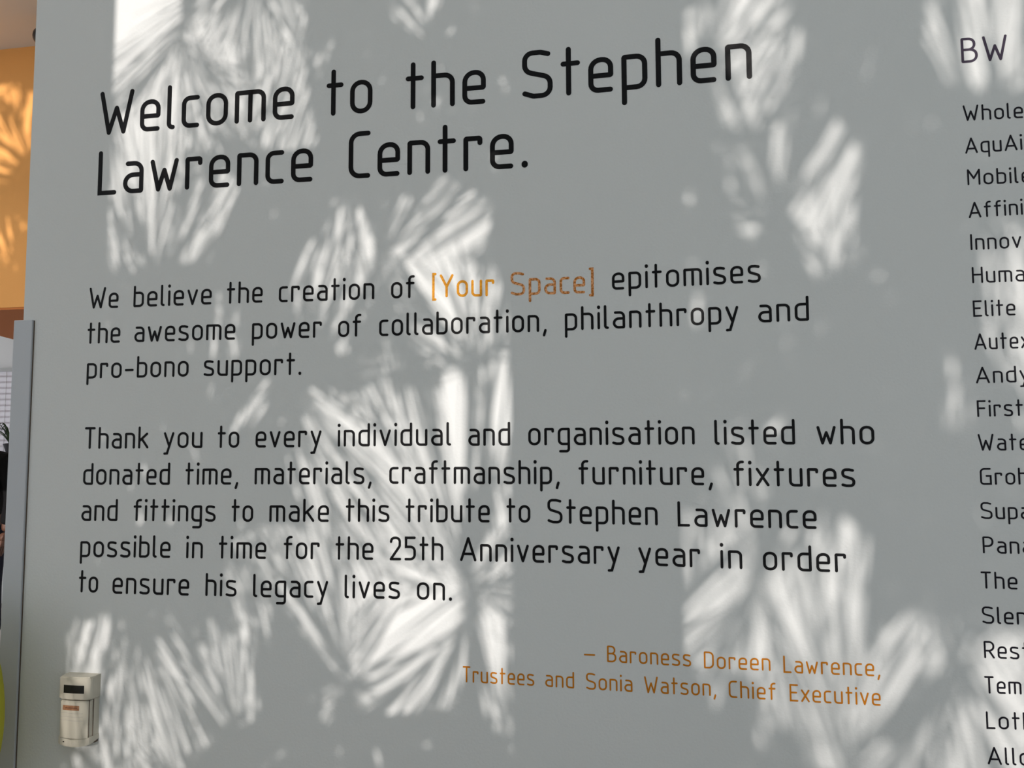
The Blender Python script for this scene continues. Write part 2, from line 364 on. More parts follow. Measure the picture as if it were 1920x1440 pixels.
def word_mesh(word, xl, zl, xr, zr, H, sw):
    bm = bmesh.new()
    tot = sum(GLY[c][0] for c in word)+GAP*(len(word)-1)
    kx = (xr-xl)/tot; x = 0.0; k = 0
    for c in word:
        gw, paths = GLY[c]
        for path in paths:
            pts, closed = round_path(path)
            s = sw*(1.25 if c == '.' or (c == 'i' and len(path) == 2 and path[0][1] > .9) else 1.0)
            def tf(q, y): return (q.x/1000.0, y, q.y/1000.0)
            P = [Vector((xl+(x+q.x)*kx, zl+(zr-zl)*((x+q.x)/tot)+q.y*H)) for q in pts]
            stroke(bm, P, s*H/2, tf, -0.0003-0.00007*(k % 4), closed); k += 2
        x += gw+GAP
    bmesh.ops.recalc_face_normals(bm, faces=bm.faces)
    return bm

LINES = {
 'H1': ('heading_line', 'upper line of the large black heading, starting with a W', 'lines of the large black heading'),
 'H2': ('heading_line', 'lower line of the large black heading, starting with an L', 'lines of the large black heading'),
 'P1': ('paragraph_line', 'black line of the first paragraph that holds the two orange bracketed words', 'lines of the first black paragraph'),
 'P2': ('paragraph_line', 'black line directly under the one with orange bracketed words, with two commas less one', 'lines of the first black paragraph'),
 'P3': ('paragraph_line', 'short black last line of the first paragraph, with a hyphen', 'lines of the first black paragraph'),
 'P4': ('paragraph_line', 'black top line of the lower paragraph, starting with a capital T', 'lines of the second black paragraph'),
 'P5': ('paragraph_line', 'second line of the lower black paragraph, with four commas', 'lines of the second black paragraph'),
 'P6': ('paragraph_line', 'third line of the lower black paragraph, with capital S and L near its right end', 'lines of the second black paragraph'),
 'P7': ('paragraph_line', 'fourth line of the lower black paragraph, holding the number 25', 'lines of the second black paragraph'),
 'P8': ('paragraph_line', 'short black last line of the lower paragraph, ending in a full stop', 'lines of the second black paragraph'),
 'O1': ('credit_line', 'upper line of the small orange credit, starting with a dash', 'small orange credit lines'),
 'O2': ('credit_line', 'lower and longer line of the small orange credit, at the bottom', 'small orange credit lines'),
}
LINES['P2'] = ('paragraph_line', 'black middle line of the upper paragraph, with a comma in its middle', 'lines of the first black paragraph')
STROKE = {'H': .102, 'P': .108, 'O': .100, 'B': .096, 'L': .105}
def vinyl_for(key, word):
    if word == '[Your': return 'amber_vinyl'
    if word == 'Space]': return 'speckle_vinyl'
    return {'H': 'black_vinyl', 'P': 'black_vinyl', 'O': 'orange_vinyl'}[key[0]]
for key, (nm, lab, grp) in LINES.items():
    ws = TEXT[key]
    t = thing(nm, lab, 'lettering', (ws[0][1]/1000, 0, ws[0][2]/1000), grp)
    for wd, xl, zl, xr, zr in ws:
        vm = vinyl_for(key, wd)
        o = link_mesh('word', word_mesh(wd, xl, zl, xr, zr, CAPH[key[0]], STROKE[key[0]]), M[vm], t)
        if vm == 'amber_vinyl': o['label'] = 'orange word after an opening bracket'
        if vm == 'speckle_vinyl': o['label'] = 'speckled orange word before a closing bracket'

wd, xl, zl, xr, zr = TEXT['BW'][0]
tag(link_mesh('list_heading', word_mesh(wd, xl, zl, xr, zr, CAPH['B'], STROKE['B']), M['purple_vinyl']),
    'larger purple pair of capitals heading the list at the right edge', 'lettering')
NTH = ['topmost list name, with W first, just under the purple capitals', 'list name with two capital As, second from the top',
       'list name starting with a capital M', 'list name starting with an A and then a double f', 'list name starting with a capital I',
       'list name starting with a capital H', 'list name starting with a capital E', 'list name starting with A, just below the one starting with E',
       'list name starting with A, just above the one starting with F', 'list name starting with a capital F', 'list name starting with W, under the one starting with F',
       'list name starting with a capital G', 'list name starting with S, just above the one starting with P', 'list name starting with a capital P',
       'list name starting with T, just below the one starting with P', 'list name starting with S, just above the one starting with R', 'list name starting with a capital R',
       'list name starting with T, just below the one starting with R', 'list name starting with a capital L', 'lowest list name, starting with A at the bottom right corner']
for i, lab in enumerate(NTH):
    wd, xl, zl, xr, zr = TEXT['L%d' % (i+1)][0]
    tag(link_mesh('donor_name', word_mesh(wd, xl, zl, xr, zr, CAPH['L'], STROKE['L']), M['list_vinyl']),
        'small dark '+lab, 'lettering', 'names in the list at the right edge')

# ---------------------------------------------------------------- motion detector
def arc_plan(hw, side, depth, n=14):
    """plan outline against the wall: straight sides, bowed front (towards -y)"""
    pr = [(hw, 0.0), (hw, -side)]
    for i in range(1, n):
        t = i/n; pr.append((hw*math.cos(math.pi*t), -side-(depth-side)*math.sin(math.pi*t)**0.55))
    return pr + [(-hw, -side), (-hw, 0.0)]
px, pz0, H = -0.9925, 1.0545, 0.1145
hw = 0.0300
det = thing('motion_detector', 'small cream plastic motion detector with a black lens slot fixed low on the wall', 'motion detector', (px, 0, pz0))
def plan(hw_, side, depth): return [(px+x, y) for x, y in arc_plan(hw_, side, depth)]
def solid(name, hw_, side, depth, z0, z1, m, bev=0.0012):
    b = bmesh.new(); prism(b, plan(hw_, side, depth), pz0+z0*H, pz0+z1*H)
    bmesh.ops.recalc_face_normals(b, faces=b.faces)
    es = [e for e in b.edges if len(e.link_faces) == 2 and e.calc_face_angle() > 1.0 and max(v.co.y for v in e.verts) < -0.001]
    bmesh.ops.bevel(b, geom=es, offset=bev, segments=2, affect='EDGES')
    return link_mesh(name, b, m, det)
solid('back_plate', hw-0.0015, 0.008, 0.010, 0.02, 0.98, M['groove_and_shadow'], 0.0005)
solid('top_cap', hw, 0.021, 0.0295, 0.675, 1.0, M['pir'], 0.002)
# lower housing: flat-sided shell, in two steps like the moulded ribs on its side
solid('housing', hw-0.0012, 0.013, 0.0165, 0.135, 0.668, M['pir'], 0.0008)
solid('side_rib', hw-0.0024, 0.0165, 0.0195, 0.14, 0.664, M['pir'], 0.0008)
# removable front cover, slightly bowed
b = bmesh.new(); prism(b, [(px+x, y) for x, y in arc_plan(hw-0.0030, 0.0215, 0.0280)], pz0+0.115*H, pz0+0.655*H)
bmesh.ops.recalc_face_normals(b, faces=b.faces)
es = [e for e in b.edges if len(e.link_faces) == 2 and e.calc_face_angle() > 0.9 and max(v.co.y for v in e.verts) < -0.001]
bmesh.ops.bevel(b, geom=es, offset=0.0012, segments=2, affect='EDGES')
cover = link_mesh('front_cover', b, M['pir'], det)
# base lip with a curved lower edge
b = bmesh.new()
pl = plan(hw, 0.019, 0.0285); A = []; B = []
for x, y in pl:
    u = (x-px)/hw
    A.append(b.verts.new((x, y, pz0+H*(0.0+0.035*u*u+(0.03 if y > -0.001 else 0)))))
    B.append(b.verts.new((x, y, pz0+H*(0.10+0.035*abs(u)**3))))
n = len(pl)
for k in range(n): b.faces.new((A[k], A[(k+1) % n], B[(k+1) % n], B[k]))
b.faces.new(A[::-1]); b.faces.new(B); bmesh.ops.recalc_face_normals(b, faces=b.faces)
base = link_mesh('base', b, M['pir'], det)
def front_patch(name, parent, m, x0, x1, z0, z1, hw_, side, depth, lift, wave=0.0, rows=1):
    """thin raised patch following the bowed front"""
    b = bmesh.new(); N = 12; cols = []
    for i in range(N+1):
        x = x0+(x1-x0)*i/N; t = math.acos(max(-1, min(1, x/hw_)))/math.pi
        y = -side-(depth-side)*math.sin(math.pi*t)**0.55
        dz = wave*math.sin(2.2*math.pi*i/N)
        cols.append([b.verts.new((px+x, yy, pz0+zz*H+dz)) for yy, zz in ((y-lift, z0), (y-lift, z1), (y+0.001, z1), (y+0.001, z0))])
    for A, B in zip(cols, cols[1:]):
        for k in range(4): b.faces.new((A[k], A[(k+1) % 4], B[(k+1) % 4], B[k]))
    b.faces.new(cols[0]); b.faces.new(cols[-1][::-1]); bmesh.ops.recalc_face_normals(b, faces=b.faces)
    return link_mesh(name, b, m, parent)
for xx, yy in ((hw-0.0030, -0.0222), (hw-0.0012, -0.0140)):
    b = box(px+xx-0.0006, px+xx+0.0003, yy-0.0011, yy, pz0+0.13*H, pz0+0.665*H)
    link_mesh('seam', b, M['groove_and_shadow'], det)
front_patch('lens', det, M['pir_dark'], -0.0185, 0.0200, 0.770, 0.885, hw, 0.021, 0.0295, 0.0003)
front_patch('sticker', cover, M['sticker'], -0.0205, 0.0115, 0.520, 0.590, hw-0.0030, 0.0215, 0.0280, 0.0002)
front_patch('printed_band', cover, M['sticker_dark'], -0.0150, 0.0080, 0.549, 0.559, hw-0.0030, 0.0215, 0.0280, 0.0003)
for q in (0.475, 0.423, 0.371):
    front_patch('rib_line', cover, M['line_print'], -0.0255, 0.0180, q, q+0.007, hw-0.0030, 0.0215, 0.0280, 0.00025, 0.0004)
front_patch('indicator_hole', base, M['pir_dark'], -0.0175, -0.0145, 0.060, 0.074, hw, 0.019, 0.0285, 0.0002)
front_patch('latch', base, M['pir'], 0.000, 0.0085, 0.078, 0.098, hw, 0.019, 0.0285, 0.0006)

# ---------------------------------------------------------------- corner guard on the free end of the wall
b = bmesh.new()
gx0, gx1, gz = EDGE-0.0155, EDGE+0.0225, 1.787
add_box(b, gx0, gx1, -0.0050, 0.0, 0.0, gz, 0.0012)
add_box(b, gx0, EDGE-0.001, -0.0045, WT+0.005, 0.0, gz-0.0005, 0.0012)
tag(link_mesh('corner_guard', b, M['guard']), 'tall blue-grey plastic corner guard covering the left end of the lettered wall', 'corner guard')
b = box(gx1+0.0001, gx1+0.0016, -0.0012, 0.0, 0.0, gz-0.001)  # dark strip painted in as the shadow line beside the guard
tag(link_mesh('shadow_line_strip', b, M['groove_and_shadow']), 'thin dark strip standing in for the shadow line along the right side of the corner guard', 'painted shadow')

# black dome fixed under the ceiling, just peeping out behind the wall
bx_, by_, bz_ = -2.167, 1.20, 3.03
dm = thing('ceiling_sensor', 'tiny round black sensor hung from the ceiling, half behind the top of the lettered wall', 'ceiling sensor', (bx_, by_, 3.11))
b = bmesh.new(); bmesh.ops.create_uvsphere(b, u_segments=20, v_segments=12, radius=0.036, matrix=Matrix.Translation((bx_, by_, bz_))); link_mesh('ball', b, M['black_plastic'], dm, True)
b = add_tube(bmesh.new(), [(bx_, by_, bz_+.03), (bx_, by_, 3.11)], .004); link_mesh('stem', b, M['black_plastic'], dm, True)
b = bmesh.new(); add_lathe(b, (bx_, by_, 3.10), [(.011, 0), (.012, .0099)], 16); link_mesh('mount', b, M['black_plastic'], dm)

# ---------------------------------------------------------------- far room seen past the wall end
FY = 6.2
wx0, wx1, wz0, wz1 = -8.2, -6.2, 1.53, 2.416
b = box(-8.5, wx0, FY, FY+.15, 0, 3.11); add_box(b, wx1, 4.0, FY, FY+.15, 0, 3.11); add_box(b, wx0, wx1, FY, FY+.15, wz1, 3.11); add_box(b, wx0, wx1, FY, FY+.15, 0, wz0)
struct('wall_far', b, M['white'])
b = box(wx0, wx1, FY-0.22, FY+0.02, wz0-0.035, wz0, 0.004); struct('window_1', b, M['white'])
bt = thing('window_blind', 'pale see-through window blind with fine cross lines in the far room', 'blind', (wx0, FY-0.01, wz1))
b = bmesh.new(); ns = 14
for i in range(ns):                                  # closed slats, each lapping over the next
    z = wz0+0.005+(wz1-wz0-0.10)*i/(ns-1)
    p4 = [(FY-0.030, z), (FY-0.0285, z), (FY-0.0225, z+0.078), (FY-0.024, z+0.078)]
    vv = [[b.verts.new((xx, yy, zz)) for yy, zz in p4] for xx in (wx0+.005, wx1-.005)]
    for k in range(4): b.faces.new((vv[0][k], vv[0][(k+1) % 4], vv[1][(k+1) % 4], vv[1][k]))
    b.faces.new(vv[0][::-1]); b.faces.new(vv[1])
bmesh.ops.recalc_face_normals(b, faces=b.faces)
link_mesh('slats', b, M['blind'], bt)
link_mesh('head_rail', box(wx0+.01, wx1-.01, FY-0.05, FY-0.005, wz1-0.035, wz1-0.001), M['frame'], bt)
b = bmesh.new()
for q in range(12): add_box(b, wx0+.10+q*.15, wx0+.104+q*.15, FY-0.034, FY-0.031, wz0+.01, wz1-.03)
link_mesh('cords', b, M['cord'], bt)

# pot plant with arching strap leaves on the sill
ppx, ppy = -6.60, FY-0.115
pp = thing('potted_plant', 'dark strap-leaved plant in a tapered dark pot on the far window sill', 'potted plant', (ppx, ppy, wz0))
b = bmesh.new(); add_lathe(b, (ppx, ppy, wz0), [(0.030, 0.0), (0.058, 0.085), (0.062, 0.087), (0.062, 0.098), (0.054, 0.098)], 20)
link_mesh('pot', b, M['pot'], pp)
b = bmesh.new(); add_lathe(b, (ppx, ppy, wz0), [(0.05, 0.085), (0.05, 0.1), (0.02, 0.104)], 14); link_mesh('soil', b, M['soil'], pp)
rnd = random.Random(5)
def strap(b, p0, dx, dy, h, L, wd, fold=0.006, n=9):
    dr = Vector((dx, dy, 0)).normalized(); sd_ = Vector((-dr.y, dr.x, 0)); prev = None
    for i in range(n+1):
        t = i/n; q = Vector(p0)+dr*(L*t)+Vector((0, 0, h*(1.9*t-1.5*t*t)))
        wv = wd*math.sin(math.pi*min(1, .12+.88*t))**.6*(1-.6*t)+.0008
        r3 = [b.verts.new(q+sd_*wv+Vector((0, 0, fold))), b.verts.new(q), b.verts.new(q-sd_*wv+Vector((0, 0, fold)))]
        if prev:
            for k in range(2): b.faces.new((prev[k], prev[k+1], r3[k+1], r3[k]))
        prev = r3
for k in range(15):
    a = k*2.4+.3; b = bmesh.new()
    strap(b, (ppx, ppy, wz0+.09), math.cos(a), -abs(math.sin(a))*.8-.05, rnd.uniform(.20, .36), rnd.uniform(.08, .26), rnd.uniform(.012, .020))
    link_mesh('leaf', b, M['plant'], pp)

# person in dark clothes, almost wholly hidden by the wall end
def skinned(name, nodes, edges, m, parent=None, root=0, lv=2):
    me = bpy.data.meshes.new(name); me.from_pydata([n[:3] for n in nodes], edges, []); me.materials.append(m)
    o = bpy.data.objects.new(name, me); COL.objects.link(o)
    if parent: o.parent = parent; o.matrix_parent_inverse = Matrix.Translation(parent.location).inverted()
    o.modifiers.new('skin', 'SKIN'); s = o.modifiers.new('sub', 'SUBSURF'); s.levels = s.render_levels = lv
    for i, n in enumerate(nodes):
        r = n[3]; me.skin_vertices[0].data[i].radius = r if isinstance(r, tuple) else (r, r)
        me.skin_vertices[0].data[i].use_root = (i == root)
    for p in me.polygons: p.use_smooth = True
    return o
cxp, cyp = -5.27, 4.35
per = thing('person', 'person in a black jacket and dark trousers standing far behind the wall end', 'person', (cxp, cyp, 0))
def P(x, y, z, r): return (cxp+x, cyp+y, z*1.03, r)
body = [P(0, 0, .96, (.155, .11)), P(0, 0, 1.12, (.135, .10)), P(0, 0, 1.30, (.165, .115)), P(0, .01, 1.44, (.12, .09)), P(0, 0, 1.53, .056), P(0, -.015, 1.60, .058), P(0, -.03, 1.67, (.078, .095)), P(0, -.03, 1.76, (.074, .09)),
        P(-.10, 0, .90, .092), P(-.105, -.01, .52, .062), P(-.11, .02, .12, .042), P(-.115, -.10, .04, .036), P(.10, 0, .90, .092), P(.105, -.01, .52, .062), P(.11, .02, .12, .042), P(.115, -.10, .04, .036),
        P(-.175, .01, 1.42, .062), P(-.235, .03, 1.16, .046), P(-.24, -.03, .90, .033), P(.175, .01, 1.42, .062), P(.235, .03, 1.16, .046), P(.24, -.03, .90, .033)]
ed = [(0, 1), (1, 2), (2, 3), (3, 4), (4, 5), (5, 6), (6, 7), (0, 8), (8, 9), (9, 10), (10, 11), (0, 12), (12, 13), (13, 14), (14, 15), (3, 16), (16, 17), (17, 18), (3, 19), (19, 20), (20, 21)]
skinned('body', body, ed, M['skin'], per)
jk = [P(0, 0, .90, (.185, .135)), P(0, 0, 1.12, (.160, .122)), P(0, 0, 1.30, (.185, .135)), P(0, .01, 1.445, (.135, .105)), P(0, 0, 1.515, (.075, .075)),
      P(-.185, .01, 1.435, .082), P(-.245, .03, 1.17, .064), P(-.25, -.03, .945, .050), P(.185, .01, 1.435, .082), P(.245, .03, 1.17, .064), P(.25, -.03, .945, .050)]
skinned('jacket', jk, [(0, 1), (1, 2), (2, 3), (3, 4), (3, 5), (5, 6), (6, 7), (3, 8), (8, 9), (9, 10)], M['jacket'], per)
tr = [P(0, 0, .95, (.165, .12)), P(-.10, 0, .87, .105), P(-.107, -.01, .52, .082), P(-.11, .02, .10, .070), P(.10, 0, .87, .105), P(.107, -.01, .52, .082), P(.11, .02, .10, .070)]
skinned('trousers', tr, [(0, 1), (1, 2), (2, 3), (0, 4), (4, 5), (5, 6)], M['trousers'], per)
for s in (-1, 1):
    skinned('shoe', [P(s*.112, .05, .05, (.042, .045)), P(s*.114, -.04, .045, (.045, .04)), P(s*.118, -.15, .035, (.042, .03))], [(0, 1), (1, 2)], M['black_plastic'], per)
    hx = s*.243
    hn = [P(hx, -.035, .905, .026), P(hx, -.045, .86, (.020, .036)), P(hx, -.05, .82, (.017, .036))]
    he = [(0, 1), (1, 2)]
    for k, (dy, L) in enumerate(((-.030, .070), (-.010, .080), (.010, .075), (.028, .058))):
        i0 = len(hn); hn += [P(hx-s*.003, -.05+dy, .80, .0095), P(hx-s*.008, -.055+dy, .80-L*.5, .0088), P(hx-s*.020, -.055+dy, .80-L, .0078)]; he += [(2, i0), (i0, i0+1), (i0+1, i0+2)]
    i0 = len(hn); hn += [P(hx-s*.012, -.085, .85, .011), P(hx-s*.018, -.098, .815, .0095)]; he += [(1, i0), (i0, i0+1)]
    skinned('hand', hn, he, M['skin'], per)
b = bmesh.new(); bmesh.ops.create_uvsphere(b, u_segments=20, v_segments=12, radius=1)
for v in b.verts: v.co = Vector((cxp+v.co.x*.086, cyp-.012+v.co.y*.103, 1.797+v.co.z*.085))
bmesh.ops.delete(b, geom=[v for v in b.verts if v.co.z < 1.74 or (v.co.y < cyp-.07 and v.co.z < 1.828)], context='VERTS')
link_mesh('hair', b, M['hair'], per, True)
b = bmesh.new()
add_tube(b, [(cxp, cyp-.118, 1.766), (cxp, cyp-.142, 1.730), (cxp, cyp-.118, 1.718)], [.008, .013, .008]); link_mesh('nose', b, M['skin'], per, True)
for s in (-1, 1):
    b = bmesh.new(); bmesh.ops.create_uvsphere(b, u_segments=10, v_segments=6, radius=.011, matrix=Matrix.Translation((cxp+s*.032, cyp-.108, 1.763))); link_mesh('eye', b, M['hair'], per, True)

# yellow-green chair with a round padded back, standing against the wall end
kx, ky, kz = -1.0446-0.1325, -0.11, 1.122
ch = thing('upholstered_chair', 'yellow-green chair with a round padded back just showing at the lower left edge', 'chair', (kx, ky-.25, 0))
b = bmesh.new(); bmesh.ops.create_uvsphere(b, u_segments=48, v_segments=24, radius=1)
for v in b.verts:
    r_ = math.hypot(v.co.x, v.co.z); v.co = Vector((kx+v.co.x*.12, ky+math.copysign(abs(v.co.y)**.6, v.co.y)*.026, kz+v.co.z*.19))
link_mesh('backrest', b, M['green_cloth'], ch, True)
b = bmesh.new(); add_lathe(b, (kx, ky-.27, .43), [(.20, 0), (.235, .012), (.245, .035), (.235, .06), (.19, .072), (.01, .075)], 32); link_mesh('seat', b, M['green_cloth'], ch, True)
b = add_tube(bmesh.new(), [(kx, ky-.2, .425), (kx, ky-.02, .43), (kx, ky+.025, .48), (kx, ky+.025, .62), (kx, ky+.018, .95)], .014, 10); link_mesh('back_post', b, M['chrome'], ch, True)
for sx in (-1, 1):
    for sy in (-1, 1):
        b = add_tube(bmesh.new(), [(kx+sx*.13, ky-.27+sy*.13, .435), (kx+sx*.19, ky-.27+sy*.19, 0.0)], [.014, .010], 10); link_mesh('leg', b, M['chrome'], ch, True)

# added fill lamp, out of sight under the high ceiling, to brighten the orange wall
lm = thing('added_fill_lamp', 'added unseen fill lamp under the high ceiling that brightens the orange wall', 'fill lamp', (-3.6, 0.30, 4.9))
b = bmesh.new(); add_lathe(b, (-3.6, 0.30, 4.46), [(.30, 0.0), (.31, .01), (.31, .07), (.28, .085), (.02, .09)], 36); bmesh.ops.recalc_face_normals(b, faces=b.faces); link_mesh('fill_lamp_shade', b, M['white'], lm, True)
b = add_tube(bmesh.new(), [(-3.6, 0.30, 4.54), (-3.6, 0.30, 4.9)], .008); link_mesh('fill_lamp_cable', b, M['black_plastic'], lm)
ld = bpy.data.lights.new('fill_light', 'AREA'); ld.shape = 'DISK'; ld.size = 0.55; ld.energy = 40; ld.color = (1.0, 0.93, 0.84)
lo = bpy.data.objects.new('fill_light', ld); COL.objects.link(lo); lo.location = (-3.6, 0.30, 4.45); lo.parent = lm; lo.matrix_parent_inverse = Matrix.Translation(lm.location).inverted()

